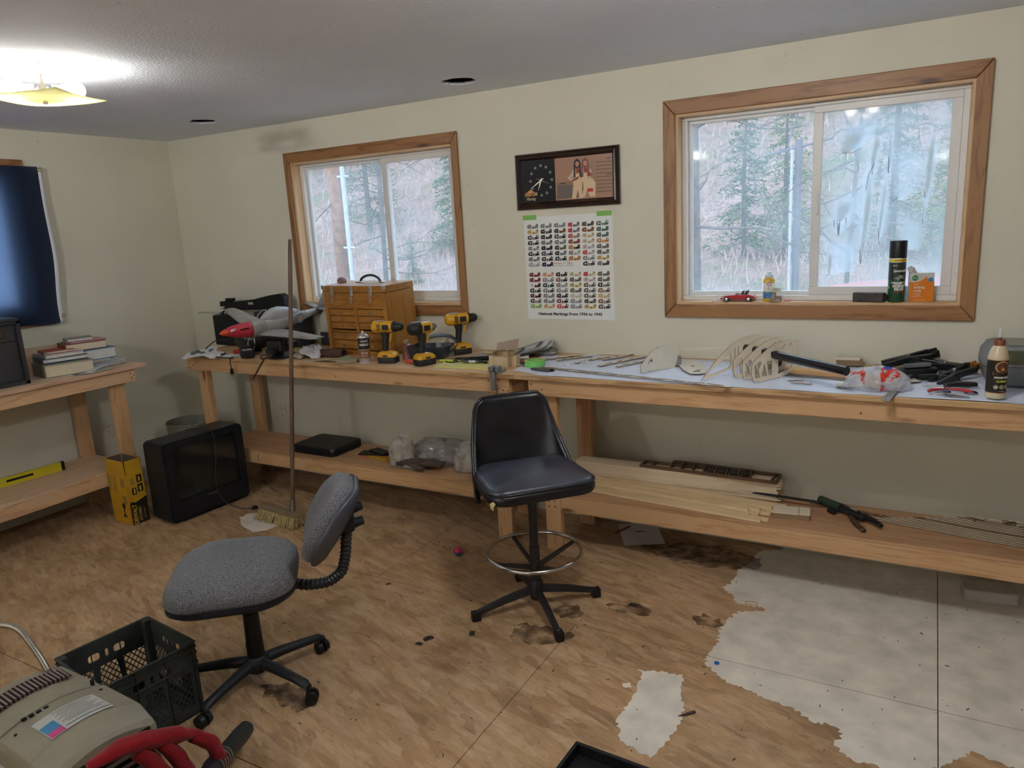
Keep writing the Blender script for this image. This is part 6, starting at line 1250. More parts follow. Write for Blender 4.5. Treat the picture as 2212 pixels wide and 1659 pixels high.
# newspapers fanned against the wall
for k, (x, y, z, a, w, d, tl, lb) in enumerate(((2.82, -.17, .000, 5, .30, .20, 16, 'newspaper section with a dark border, at the back of the left bench'), (2.955, -.125, .004, 22, .27, .20, 32, 'stack of fanned newspaper sheets, leaning up to the right'), (2.935, -.155, .010, 14, .28, .20, 30, 'topmost fanned newspaper sheet with a printed frame'), (2.69, -.20, 0.0, -12, .14, .12, 10, 'grey crumpled paper left of the fanned newspapers'))):
    t = thing('newspaper', lb, 'newspaper', (x, y, bz(y)+.002+z), 0, None, (R(4), R(-tl*.55), R(a)))
    for q in range(3 if k in (1, 2) else 1):
        mb = MB(); vs = [((i/8)*w-w*.4+q*.010, (j/6-.5)*d+q*.004, .003*q+.010*math.sin(i/8*2.6)*(1+.3*math.sin(j+k))+.0015*math.sin(j*2.1)+.001) for j in range(7) for i in range(9)]; mb.add(vs, [(j*9+i, j*9+i+1, (j+1)*9+i+1, (j+1)*9+i) for j in range(6) for i in range(8)]); s_ = mb.build('sheet', M_pap if k < 3 else mat('grey_paper', (.33, .35, .36), .8), t, solid=.0005)
    if k < 3:
        mb = MB(); top = .003*(2 if k in (1, 2) else 0)+.0115+.002
        for a_, b_ in (((-.25, -.38), (.45, -.33)), ((-.25, .33), (.45, .38)), ((-.25, -.38), (-.21, .38)), ((.38, -.38), (.45, .38))):
            for sct in range(6):
                u0 = a_[0]+(b_[0]-a_[0])*sct/6; u1 = a_[0]+(b_[0]-a_[0])*(sct+1)/6; f_ = lambda u, v: (u*w+.02, v*d, .003*(2 if k in (1, 2) else 0)+.010*math.sin((u+.4)*2.6)*1.25+.004); mb.add([f_(u0, a_[1]), f_(u1, a_[1]), f_(u1, b_[1]), f_(u0, b_[1])], [(0, 1, 2, 3)])
        mb.build('printed_frame', M_news, t)
t = thing('hard_case', 'grey zipped spectacle-style case against the wall by the newspapers', 'case', (3.065, -.075, bz(-.075)), R(8)); MB().rings([[(x*s, y*s, z) for x, y in ell(.15, .08, .03, n=5)] for s, z in ((.9, 0), (1, .012), (1, .024), (.9, .036), (.6, .042))]).build('shell', mat('grey_case', (.16, .15, .14), .5, bump=.3), t, smooth='all'); MB().tube([(x*1.005, y*1.005, .019) for x, y in ell(.15, .08, .03, n=5)], .002, 5, True).build('zip', M_steel, t)
t = thing('tape_roll', 'roll of green masking tape with yellow core side, at the bench joint', 'tape', (3.137, -.335, bz(-.335)+.0008)); rs = []
for r, z in ((.040, 0), (.055, 0), (.055, .030), (.040, .030)): rs.append([(r*math.cos(q), r*math.sin(q), z) for q in [2*math.pi*i/36 for i in range(36)]])
MB().rings(rs, closed=True).build('tape_body', mat('bright_green_tape', (.16, .52, .13), .5), t, smooth=True); MB().lathe([(.040, .0305), (.053, .0307)], n=32, cap=False).build('yellow_face', mat('yellow_side', (.60, .50, .05), .5), t, solid=.0003)
t = thing('pocket_knife', 'dark folding knife in front of the green tape roll', 'knife', (3.225, -.440, bz(-.44)+.006), R(-14)); MB().rings([[(x, y*s, z*s+.002) for y, z in ell(.024, .014, .005)] for x, s in ((-.065, .5), (-.05, .9), (0, 1), (.045, .95), (.06, .5))]).build('scale_near', mat('olive_dark', (.06, .06, .05), .45), t, smooth=True); MB().box((.03, .018, .003), (.09, .016, .012), rz=-.1).build('scale_far', M_black, t, bevel=.003)
t = thing('dark_red_marker', 'dark red cylinder lying left of the tape roll', 'marker', (3.045, -.305, bz(-.305)+.012), R(10)); MB().cyl((-.045, 0, 0), (.035, 0, 0), .0115, n=16).build('barrel', mat('maroon', (.13, .035, .03), .4), t, smooth=True); MB().cyl((-.06, .04, .006), (.02, .06, .012), .008, .013, n=12).build('steel_part', M_steel, t, smooth=True)
# ---------------- right bench ----------------
M_plan = mat('plan_sheet', (.66, .71, .82), .7, var=.04, sc_=4); M_line = mat('plan_line', (.22, .24, .30), .8); M_bir = mat('birch_ply', (.74, .65, .50), .6, var=.07, sc_=14); M_burn = mat('laser_burnt_edge', (.10, .055, .03), .8)
M_birw = mat('pale_birch', (.64, .60, .50), .6, var=.05, sc_=10)
TL = math.atan(.037)
pl2 = thing('plan_drawing', 'large white plan sheet spread over the right bench', 'plan', (4.25, -.30, bz(-.30)+.0008), 0, None, (TL, 0, 0)); nx, ny = 70, 12; vs = []; rnd = random.Random(1)
for j in range(ny+1):
    for i in range(nx+1):
        x = -1.18+2.30*i/nx; yb0 = -.232+.03*(1 if i < 8 else 0)*(1-i/8) ; y = yb0+(.26-yb0)*j/ny if i > 6 else -.16+i*-.011+(.30+i*-.004+.16-.0)*j/ny*.9
        y = max(-.234, min(.262, y)); vs.append((x, y, .0006+.0035*max(0, noise.noise(Vector((x*5, y*4, 2))))+(.006 if j == 0 else 0)*max(0, noise.noise(Vector((x*3, 7, 2))))))
MB().add(vs, [(j*(nx+1)+i, j*(nx+1)+i+1, (j+1)*(nx+1)+i+1, (j+1)*(nx+1)+i) for j in range(ny) for i in range(nx)]).build('sheet', M_plan, pl2, smooth='all')
mb = MB()
for k in range(34):
    x = rnd.uniform(-1.1, 1.0); y = rnd.uniform(-.2, .18); a = rnd.choice((0, 0, .35, 1.57, -.2)); L = rnd.uniform(.04, .28); L = min(L, .08) if a == 1.57 else L; mb.box((x, y, .0052), (L, .0009, .0003), rz=a)
mb.build('drawn_lines', M_line, pl2)
tag(MB().b2((-.20, -.045, 0), (.20, .055, .002)).build('veneer_strip', mat('bare_ply_strip', (.50, .40, .27), .7), None, loc=(4.93, -.058, bz(-.058)+.0068), rot=(TL, 0, 0)), 'bare wood strip along the wall behind the black spring clamps', 'strip')
def lie(name, label, cat, x, y, a, dz=.006, grp=None): return thing(name, label, cat, (x, y, bz(y)+dz), 0, grp, tuple(Euler((0, 0, a)).to_matrix().to_4x4().to_euler()) if False else (TL*math.cos(a), -TL*math.sin(a), a))
def lasercut(t, outer, holes, th=.003, m=None, z=0, nm='plate'):
    mb = MB(); holed(mb, outer, holes, z, z+th); o = mb.build(nm, [m or M_bir, M_burn], t)
    for p in o.data.polygons:
        if abs(p.normal.z) < .5: p.material_index = 1
    return o
def toothed(L, w, seed, n=7, taper=.4, cur=.0):
    rnd = random.Random(seed); up = []; lo = []
    for i in range(n+1):
        x = L*i/n; k = 1-taper*abs(i/n-.45)*2
        up += [(x-L/2, w*k*.5+cur*math.sin(i/n*3.1)), (x-L/2+L/n*.45, w*k*.5+cur*math.sin(i/n*3.1)), (x-L/2+L/n*.45, w*k*.32+cur*math.sin(i/n*3.1)), (x-L/2+L/n*.98, w*k*.32+cur*math.sin(i/n*3.1))] if i < n else []
        if i < n: lo += [(x-L/2, -w*k*.5+cur*math.sin(i/n*3.1))]
    return up+[(L/2, cur*0+.002), (L/2, -w*.2)]+lo[::-1]
for k, (x, y, a, L, w, cu, lb) in enumerate(((3.205, -.155, .75, .26, .034, .010, 'leftmost curved notched plywood part, beside the tape roll'), (3.29, -.165, .74, .20, .030, .012, 'notched plywood part just right of the leftmost one'), (3.40, -.175, .95, .21, .036, .014, 'curved notched plywood part behind the clear clips'),
                                             (3.505, -.085, 1.0, .20, .034, -.01, 'notched plywood part near the wall under the long stick'), (3.565, -.17, 1.02, .30, .040, .006, 'long plywood part with oval holes, left of the standing former'), (3.655, -.19, 1.0, .26, .036, .008, 'slim truss plywood part leaning by the standing former'))):
    t = lie('plywood_rib', lb, 'plywood part', x, y, a, .0065+.0015*(k % 2), 'laser-cut plywood parts lying on the plan')
    hs = [ell(L*.13, w*.30, w*.12, -L*.28, cu*.5), ell(L*.12, w*.30, w*.12, -L*.05, cu*.9), ell(L*.10, w*.26, w*.10, L*.20, cu*.7)]; lasercut(t, toothed(L, w, k, 6, .35, cu), hs)
# wing truss along the front edge
t = thing('wing_truss', 'long laser-cut lattice spar lying along the front edge of the right bench', 'plywood part', (3.62, -.455, bz(-.455)+.006), 0, None, (TL, 0, math.atan2(-.22, 1.17))); Lt = 1.19; hs = []; n = 13
for i in range(n):
    a = -Lt/2+.02+i*(Lt-.04)/n; b_ = a+(Lt-.04)/n-.008; s = 1 if i % 2 else -1
    hs.append([(a, -.014*s), (b_-.01, -.014*s), (a, .010*s)]); hs.append([(b_, .014*s), (a+.01, .014*s), (b_, -.010*s)])
hs = [[(x, y*(1-.25*(x/Lt+.5))) for x, y in h] for h in hs]
lasercut(t, [(-Lt/2-.02, -.010), (-Lt/2, -.019), (Lt/2, -.016), (Lt/2+.012, -.006), (Lt/2, .0), (Lt/2-.004, .016), (-Lt/2, .019)], hs, .003, M_birw)
# clear clips
for k, (x, y) in enumerate(((3.30, -.30), (3.385, -.245))):
    t = lie('clear_clip', ('small clear plastic scrap on the plan, nearer the tape roll', 'clear plastic cap on the plan, right of the scrap')[k], 'clip', x, y, .4*k, .006); mb = MB(); crumple(mb, .05, .035, .022, 7, k+50, sharp=3); mb.build('clip_body', film('clear_plastic', (.85, .88, .92), .55, .4, .12, 20, .3), t)
# standing former with steel block
t = thing('fuselage_former', 'white plywood former standing upright against a steel block', 'plywood part', (3.745, -.395, bz(-.395)+.007), 0, None, (R(90), 0, R(56))); 
lasercut(t, [(.0, .0), (.03, -.002), (.045, .005), (.20, .0), (.215, .03), (.225, .075), (.205, .10), (.165, .112), (.16, .118), (.10, .118), (.095, .108), (.06, .10), (.02, .062), (-.005, .035)], [circ(.058, .055, .009, .012), circ(.040, .044, .006, .008)], .003, M_birw, nm='former_plate')
t = thing('steel_block', 'small square steel weight behind the standing former', 'weight', (3.858, -.195, bz(-.195)+.007), R(12)); MB().b2((-.022, -.022, 0), (.022, .022, .042)).build('block', mat('machined_steel', (.20, .20, .19), .5, metal=.6), t, bevel=.001)
t = lie('oval_former', 'pale oval plywood plate lying right of the steel weight', 'plywood part', 3.945, -.22, R(-62), .008); lasercut(t, [(-.14, .03), (-.13, -.04), (-.06, -.058), (.06, -.060), (.15, -.045), (.165, -.01), (.16, .025), (.06, .052), (-.06, .054)], [circ(.115, -.005, .010, .018), circ(.09, .01, .005, .014), ell(.012, .02, .004, 0, 0)], .003, M_birw)
pa, pb = Vector((3.33, -.13, .985)), Vector((4.10, -.11, 1.058)); pa = Vector((3.28, -.10, .978))
pb = Vector((4.10, -.20, 1.066)); t = tag(MB().box((0, 0, 0), (.90, .006, .005)).build('balsa_stick', mat('pale_stick', (.66, .60, .50), .6), None), 'long thin balsa stick propped on top of the standing former', 'stick'); mid = (pa+pb)/2; t.location = mid; t.rotation_euler = (pb-pa).to_track_quat('X', 'Z').to_euler()
# wing rib assembly on the black tube
A0 = Vector((4.056, -.479, .9585)); ra = R(55); Dv = Vector((math.cos(ra), math.sin(ra), 0)); Nv = Vector((Dv.y, -Dv.x, 0)); Zv = Vector((0, 0, 1))
asm = thing('wing_rib_assembly', 'four plywood wing ribs threaded on a black tube, standing on the plan', 'model wing', A0)
def pm(off, tilt=0): return Matrix((( Dv.x, 0, Nv.x, Nv.x*off), (Dv.y, 0, Nv.y, Nv.y*off), (0, 1, 0, 0), (0, 0, 0, 1)))
UPR = [(0, 0), (.08, .078), (.173, .145), (.22, .162), (.26, .171), (.31, .176), (.34, .174), (.37, .160), (.385, .145)]
def rib(off, outer, holes, nm='wing_rib'):
    mb = MB(); holed(mb, outer, holes, -.0016, .0016, pm(off)); o = mb.build(nm, [M_bir, M_burn], asm)
    for p in o.data.polygons:
        if abs(p.normal.dot(Nv)) < .5: p.material_index = 1
tc_ = (.262, .118)
rib(0, UPR+[(.375, .12), (.33, .10), (.29, .062), (.25, .050), (.176, .034), (.083, .010)], [[(.052, .018), (.160, .040), (.175, .055), (.170, .105), (.13, .085), (.05, .034)], ell(.006, .045, .002, .195, .105), ell(.006, .05, .002, .215, .11), circ(.262, .118, .0195, n=16)])
for k in range(3):
    off = .058*(k+1); zb = .012
    outer = [(.135, .035), (.135, .085), (.16, .105), (.22, .140), (.262, .160), (.31, .170), (.345, .172), (.375, .165), (.39, .145), (.385, .118), (.372, .112), (.372, .100), (.385, .095), (.39, .020), (.32, .006), (.20, -.002), (.145, .006)]
    if k == 2: outer = outer[:5]+[(.31, .166), (.36, .166), (.372, .158), (.40, .160), (.405, .130), (.395, .110), (.40, .03), (.33, .010)]+outer[-2:]
    hs = [circ(.262, .118, .0192, n=16), circ(.352, .148, .010, n=10), [(.150, .045), (.150, .075), (.180, .092), (.190, .080), (.172, .055), (.182, .020), (.155, .018)], [(.192, .022), (.205, .080), (.222, .022)], [(.232, .022), (.250, .022), (.250, .088), (.218, .086)], [(.288, .022), (.365, .040), (.372, .060), (.300, .105), (.288, .09)], [(.288, .130), (.31, .135), (.33, .152), (.30, .150)]]
    rib(off, outer, hs)
    mb = MB()
    for u in (.160, .300): mb.prism([(u, -.004), (u+.010, -.004), (u+.010, .008), (u, .008)], -.0015, .0015, pm(off))
    for u in (.160, ): mb.prism([(u-.002, -.010), (u+.008, -.010), (u+.008, .008), (u-.002, .008)], -.0015, .0015, pm(off))
    mb.build('jig_tab', M_bir, asm)
ts = Dv*.262+Zv*.118; MB().cyl(ts-Nv*.012, ts+Nv*.56+Zv*-.022, .0188, n=28).build('spar_tube', mat('gloss_black_tube', (.008, .008, .010), .18, spec=.6), asm, smooth=True)
t = thing('dark_magnet_block', 'dark block seen through the ribs', 'weight', (4.345, -.205, bz(-.205)+.007), R(20)); MB().b2((-.02, -.02, 0), (.02, .02, .055)).build('block', mat('machined_dark', (.07, .07, .07), .5, metal=.5), t, bevel=.001)
# moulded board on felt strip, small bits
t = thing('trim_board', 'reddish-brown wooden trim board lying in front of the black tube', 'board', (4.60, -.285, bz(-.285)+.009), 0, None, (TL, 0, R(-10))); M_tb = wood('warm_trim', (.50, .30, .13), (.38, .21, .08), 'X', .5, 4, False)
MB().rings([[(x, y, z) for y, z in ((-.022, 0), (.032, 0), (.032, .018), (.010, .022), (.0, .030), (-.018, .030), (-.022, .020))] for x in (-.225, .27)]).build('board', M_tb, t, bevel=.001); MB().b2((-.262, -.036, -.007), (.20, -.022, .003)).build('felt_strip', mat('grey_felt', (.17, .15, .13), .9), t); mb = MB(); mb.tube([(-.265, -.02, .004), (-.245, .0, .010), (-.225, .022, .012)], .004, 6); mb.build('cord_end', M_hb, t)
t = thing('steel_scriber', 'thin steel scriber lying behind the trim board', 'tool', (4.485, -.13, bz(-.13)+.009), R(-8)); MB().cyl((-.06, 0, 0), (.05, 0, 0), .0022, n=8).cyl((-.075, 0, 0), (-.055, 0, 0), .008, .005, n=12).box((.03, -.004, 0), (.09, .010, .004)).build('rod', M_steel, t, smooth=True)
for k, (x, y, a, s) in enumerate(((4.475, -.430, -.05, .045), (4.445, -.385, .3, .035))):
    t = lie('plywood_offcut', ('little curved plywood offcut nearest the front edge, right bench', 'smaller plywood offcut just behind the curved one')[k], 'offcut', x, y, a, .0065)
    lasercut(t, [(-s, 0), (-s*.7, s*.25), (0, s*.45), (s*.8, s*.35), (s*.7, s*.2), (s, .0), (s*.7, -s*.1), (0, s*.1), (-s*.6, -s*.05)], [], .0025, M_birw)
for k, (x, y, a) in enumerate(((4.665, -.425, R(8)), (4.865, -.30, R(28)))):
    t = lie('plywood_square', ('pale plywood rectangle poking out left of the plastic bag', 'pale plywood rectangle between the ruler and the clamps')[k], 'plywood part', x, y, a, .008); lasercut(t, [(-.05, -.03), (.05, -.03), (.05, .03), (-.05, .03)], [], .003, M_birw)
t = thing('plywood_tiles', 'stack of small plywood tiles against the wall behind the tube', 'tile stack', (4.625, -.045, bz(-.045)+.0085), R(4))
for k in range(7): MB().b2((-.050-.001*k, -.022, .0052*k), (.058+.004*math.sin(k*2.1)-.004*k+.012, .020, .0052*k+.0044)).build('tile', M_bir if k > 4 else mat('burnt_ply_edge', (.26, .17, .09), .7), t)
t = thing('plywood_tile', 'single thin plywood tile lying right of the tile stack', 'tile', (4.735, -.055, bz(-.055)+.0085), R(3)); MB().b2((-.045, -.025, 0), (.045, .025, .0035)).build('tile', mat('tan_ply', (.50, .38, .20), .7), t)
# plastic bag with red and blue print
t = thing('plastic_bag', 'crumpled clear bag printed red and blue, at the front of the right bench', 'bag', (4.765, -.425, bz(-.425)+.0075), R(6))
def bagmesh(w, d, h, seed): mb = MB(); blob(mb, w, d, h, seed, .26, 2.0, 64, 24); return mb
bm_ = bagmesh(.215, .15, .080, 61); o = bm_.build('bag_film', film('clear_bag', (.92, .94, 1.0), .70, .5, .16, 14, .34, .6), t, smooth='all')
M_rp = mat('bag_red', (.58, .035, .02), .3, var=.1); M_bp = mat('bag_blue', (.02, .05, .36), .3)
def patch(nm, m, test):
    mb = MB(); V = bm_.v; F = [q for q in bm_.f if test(sum(V[i][0] for i in q)/4, sum(V[i][1] for i in q)/4)]
    mb.add([(x*1.005, y*1.005, z+.0009) for x, y, z in V], F); o_ = mb.build(nm, m, t, smooth='all'); b2_ = bmesh.new(); b2_.from_mesh(o_.data); bmesh.ops.delete(b2_, geom=[v for v in b2_.verts if not v.link_faces], context='VERTS'); b2_.to_mesh(o_.data); b2_.free()
patch('red_print', M_rp, lambda x, y: y < -.012 and ((x < -.050 and (x+y*1.3) % .05 > .020) or (.010 < x < .080 and ((x-y) % .045) > .018)) and (x*x/.0115+y*y/.0060 < .92))
patch('blue_print', M_bp, lambda x, y: abs(x-.035)+abs(y+.002)*.7 < .022)
slab(.10, .07, .03, .03, .002).build('bag_contents', mat('tan_contents', (.40, .28, .18), .8), t, smooth=True)
# steel rule
pa, pb = Vector((4.806, -.612, .9505)), Vector((4.885, -.20, .992)); t = tag(MB().box((0, 0, 0), ((pb-pa).length, .030, .0016)).build('steel_rule', mat('steel_rule', (.30, .28, .25), .35, metal=.8), None), 'steel rule hanging over the front edge of the right bench', 'ruler'); t.location = (pa+pb)/2; t.rotation_euler = (pb-pa).to_track_quat('X', 'Z').to_euler()
MB().cyl((-.195, 0, .0009), (-.195, 0, .0013), .003, n=10).build('hang_hole', M_black, t)
# spring clamps
M_cl = mat('black_nylon', (.007, .007, .008), .35, var=.4, bump=.15, bs=70)
def clampobj(label, loc, rot, s=1., op=.35, orange=False):
    t = thing('spring_clamp', label, 'clamp', loc, 0, None, rot); t.scale = (s,)*3
    for sg in (1, -1):
        a = sg*op*.5; M = Matrix.Rotation(a, 4, 'Z'); mb = MB(); pts = [(-.105, sg*.030), (-.06, sg*.024), (-.01, sg*.012), (.03, sg*.016), (.075, sg*.020), (.098, sg*.006)]
        rs = []
        for i, (x, y) in enumerate(pts):
            w = (.010, .012, .015, .013, .011, .009)[i]; h = (.016, .018, .020, .019, .017, .014)[i]; rs.append([M @ Vector((x, y+w*math.cos(q)*1.0, h*math.sin(q))) for q in [R(45+90*k) for k in range(4)]])
        mb.rings(rs); j = mb.build('jaw_arm', M_cl, t, bevel=.003); p = M @ Vector((.095, sg*.004, 0)); MB().box(p, (.026, .010, .030), rz=a).build('jaw_pad', mat('orange_pad', (.35, .12, .02), .5) if orange else M_black, j, bevel=.002)
    MB().cyl((-.005, 0, -.024), (-.005, 0, .024), .006, n=12).build('pivot_pin', M_steel, t, smooth=True); MB().tube([(-.005+.012*math.cos(i*.9), .012*math.sin(i*.9), -.014+i*.0014) for i in range(20)], .0016, 5).build('spring', M_steel, t, smooth='all')
    return t
clampobj('black spring clamp lying farthest left and highest of the clamp heap', (4.875, -.085, bz(-.08)+.058), (R(8), R(-14), R(14)), 1.05, .25)
t = thing('bar_clamp', 'black bar clamp with ribbed grip pad, in front of the far spring clamp', 'clamp', (4.905, -.215, bz(-.215)+.030), 0, None, (0, R(-4), R(20))); MB().rings([[(x, y, z) for y, z in ((-.035*s, -.022), (.035*s, -.022), (.035*s, .018*s), (.0, .026*s), (-.035*s, .018*s))] for x, s in ((-.085, .4), (-.07, .9), (.02, 1), (.075, .6))]).build('clamp_head', M_cl, t, bevel=.004)
MB().prism([(-.055, -.022), (.045, -.028), (.060, .0), (.045, .028), (-.045, .026)], .024, .034).build('ribbed_pad', mat('dusty_grey_pad', (.085, .09, .10), .6, bump=.4), t, bevel=.002); MB().box((-.13, .01, 0), (.12, .012, .014)).build('bar', M_cl, t)
clampobj('black spring clamp with long curved arms, middle of the heap', (5.0, -.125, bz(-.125)+.040), (R(-6), R(-6), R(192)), 1.1, .45)
clampobj('small black spring clamp under the long one, nearer the front', (4.985, -.245, bz(-.245)+.022), (0, 0, R(10)), .72, .3)
clampobj('black spring clamp with orange pads beside the grey box', (5.045, -.225, bz(-.225)+.032), (R(10), R(-16), R(40)), 1.0, .12, True)
# pliers
t = thing('pliers', 'side cutter with red and dark handles at the front right', 'pliers', (5.005, -.425, bz(-.425)+.016), R(-22)); MB().rings([[(x, y*s, z*s+.002) for y, z in ell(.026, .010, .004)] for x, s in ((-.085, .25), (-.06, .8), (-.02, 1), (.0, .8))]).build('cutter_head', M_steel, t, smooth=True)
sausage([(.0, .006, .0), (.03, .018, 0), (.07, .020, 0), (.095, .012, 0)], [.006, .008, .0095, .008], 8).build('red_handle', mat('red_grip', (.42, .02, .03), .4), t, smooth='all'); sausage([(.0, -.006, .0), (.012, -.030, 0), (.035, -.040, 0)], [.006, .008, .007], 8).build('dark_handle', mat('navy_grip', (.03, .03, .05), .4), t, smooth='all'); sausage([(-.005, -.010, 0), (-.022, -.032, 0), (-.030, -.055, 0), (-.026, -.075, .0)], [.006, .008, .008, .007], 8).build('red_handle_short', MATS['red_grip'], t, smooth='all')
tag(MB().prism([(-.055, -.006), (.0, .022), (.05, .002), (.055, -.008), (.0, -.004)], 0, .0016).build('scraper_blade', mat('dull_steel', (.25, .24, .22)), None, loc=(5.035, -.495, bz(-.495)+.0075), rot=(TL, 0, R(-6))), 'thin steel scraper blade in front of the pliers', 'blade')
t = thing('black_grip', 'black rubber handle lying behind the pliers', 'handle', (5.06, -.355, bz(-.355)+.018), R(22)); sausage([(-.06, 0, 0), (0, .005, 0), (.06, 0, 0)], [.010, .014, .013], 10).build('handle', M_cl, t, smooth='all')
mb = MB(); crumple(mb, .045, .025, .012, 8, 71, sharp=4); tag(mb.build('wire_tangle', M_black, None, loc=(5.095, -.43, bz(-.43)+.0075)), 'little black tangle left of the glue bottle', 'wire')
# glue bottle
t = thing('glue_bottle', 'tall cream glue bottle with black label and brown cap', 'bottle', (5.170, -.475, bz(-.475)+.0072), R(27)); M_glue = mat('cream_bottle', (.62, .53, .36), .35, var=.04)
MB().lathe([(.001, 0), (.031, 0), (.034, .004), (.034, .020), (.033, .024), (.033, .146), (.034, .150), (.0335, .158), (.028, .180), (.019, .198), (.015, .203), (.001, .204)], n=40, cap=False).build('bottle_body', M_glue, t, smooth=True)
MB().lathe([(.018, .197), (.0185, .199), (.0185, .218), (.017, .221), (.006, .222), (.006, .229), (.001, .230)], n=30, cap=False).build('brown_cap', mat('brown_cap', (.20, .050, .022), .4), t, smooth=True)
MB().lathe([(.008, .228), (.0065, .240), (.0048, .262), (.001, .264)], n=16, cap=False).build('nozzle_tip', film('clear_nozzle', (.85, .86, .88), .85, .5, .25, 30, .6), t, smooth=True)
rl = .0333; band(MB(), rl, .024, .145, -2.2, 2.2, 28, .0006).build('black_label', mat('label_black', (.014, .011, .009), .4), t)
M_ob = mat('label_orange', (.60, .20, .06), .4); band(MB(), rl, .0215, .0235, -2.2, 2.2, 20, .0012).build('orange_rule', M_ob, t); band(MB(), rl, .1455, .1475, -2.2, 2.2, 20, .0012).build('orange_rule', M_ob, t)
def wrap(pts, r, a=0): return [(math.sin(x/r+a)*r, -math.cos(x/r+a)*r, z) for x, z in pts]
def wpatch(nm, pts, m, k, r=rl, a=0.): 
    mb = MB(); holed(mb, pts, [], 0, .00005); vs = []
    for x, z, w in mb.v: rr = r+.0010+k*.00022+w; vs.append((math.sin(x/r+a)*rr, -math.cos(x/r+a)*rr, z))
    mb.v = vs; return mb.build(nm, m, t)
M_gold = mat('label_gold', (.62, .36, .12), .4); M_cream = mat('label_cream', (.66, .58, .42), .4)
em = wpatch('emblem_ring', circ(0, .121, .0245, .022, 26), M_gold, 0); wpatch('emblem_disc', circ(0, .121, .0205, .0185, 24), mat('deep_brown', (.10, .03, .015), .4), 1); wpatch('emblem_head', [(-.010, .108), (.010, .108), (.013, .118), (.011, .130), (.006, .138), (-.006, .138), (-.011, .130), (-.013, .118)], M_cank, 2); wpatch('emblem_face', [(-.0045, .109), (.0045, .109), (.006, .114), (.003, .118), (-.003, .118), (-.006, .114)], M_gold, 3)
for s in (-1, 1): wpatch('emblem_eye', [(s*.002, .1225), (s*.007, .1245), (s*.006, .121)], M_gold, 3)
wpatch('name_band', [(-.030, .091), (.030, .091), (.031, .104), (-.031, .104)], M_gold, 4); ctext(t, 'GORILLA', .0145, mat('label_dark_ink', (.04, .015, .01), .4), .0975, rl+.0024, 0, .80, bold=.0007)
wpatch('product_band', [(-.027, .073), (.027, .079), (.027, .090), (-.027, .084)], mat('copper_label', (.48, .22, .10), .35, metal=.3), 1); ctext(t, 'WOOD GLUE', .0095, M_lw, .0815, rl+.0008, 0, .9, bold=.0006); ctext(t, 'ULTIMATE', .0095, mat('lime_ink', (.45, .55, .03), .4), .067, rl+.0004, 0, .85, bold=.0006)
for k in range(3): x = (k-1)*.0185; wpatch('seal', circ(x, .046, .0078, .0078, 16), M_cream, 0); wpatch('seal_core', circ(x, .046, .0060, .0060, 14), MATS['label_black'], 1); wpatch('seal_mark', circ(x, .046, .0045, .0045, 12), M_cream, 2)
ctext(t, '18', .007, MATS['label_black'], .046, rl+.0010, 0); ctext(t, 'FL OZ (532ml)', .0035, M_cream, .030, rl+.0004)
# grey-green tackle case
t = thing('tackle_case', 'grey and smoky green plastic case at the far right of the bench', 'case', (5.33, -.19, bz(-.19)+.0075), R(3)); M_tc = mat('grey_case_plastic', (.15, .165, .17), .42, var=.1, bump=.1); M_tg = mat('smoky_green_lid', (.085, .095, .055), .15, spec=.6)
MB().rings([[(x*s+.0, y*s, z) for x, y in ell(.40, .25, .03, n=3)] for s, z in ((.90, 0), (.98, .045), (1, .075))]).build('base_shell', M_tc, t, smooth=True); MB().rings([[(x*s, y*s, z) for x, y in ell(.40, .25, .03, n=3)] for s, z in ((1.0, .077), (.98, .12), (.88, .152), (.80, .157))]).build('lid_shell', M_tc, t, smooth=True)
MB().b2((-.13, -.1265, .085), (.19, -.118, .142)).build('clear_window', M_tg, t, bevel=.006); MB().b2((-.12, -.10, .155), (.18, .08, .1595)).build('top_window', M_tg, t, bevel=.002)
MB().b2((-.06, -.133, .050), (.02, -.118, .085)).build('catch', M_black, t, bevel=.003); MB().tube(smoothp([(-.02, -.128, .06), (.0, -.150, .035), (.08, -.150, .03), (.12, -.128, .055)], 1), .006, 8).build('handle', M_tc, t, smooth='all')
# ---------------- window sill of the right window ----------------
SZ = 1.248+.0125
t = thing('toy_car', 'red toy convertible sports car on the right window sill', 'toy car', (4.103, .025, SZ), R(3)); M_rc = mat('toy_red', (.42, .008, .018), .2, coat=.8, var=.1)
body = [(-.082, .012), (-.080, .022), (-.070, .028), (-.045, .031), (-.020, .034), (.050, .036), (.070, .034), (.082, .028), (.084, .016), (.078, .010)]
MB().rings([[(x, y, z) for x, z in body] for y in (-.030, .030)]).build('car_body', M_rc, t, bevel=.004)
MB().b2((-.010, -.022, .033), (.045, .022, .0365)).build('cockpit', M_black, t); MB().rings([[(-.012, y, .034), (-.010, y, .034), (.004, y, .050), (.002, y, .050)] for y in (-.024, .024)]).build('windscreen', film('tiny_glass', (.7, .75, .78), .6, .3, .1, 20, .4), t)
for x in (.018, .034): MB().rings([[(x+.008*z_, y, .036+.016*z_) for z_ in (0, 1)]+[(x+.006+.008*z_, y, .036+.016*z_) for z_ in (1, 0)] for y in (-.018, .018)]).build('seat', M_black, t)
MB().tube([(.046, -.020, .036), (.050, -.018, .052), (.050, .018, .052), (.046, .020, .036)], .002, 5).build('roll_hoop', M_black, t)
for x in (-.050, .055):
    for s in (-1, 1): w_ = MB().cyl((x, s*.024, .0125), (x, s*.033, .0125), .0125, n=20).build('wheel', M_black, t, smooth=True); MB().cyl((x, s*.0328, .0125), (x, s*.0345, .0125), .0085, .006, n=12).build('hub_cap', M_steel, w_, smooth=True)
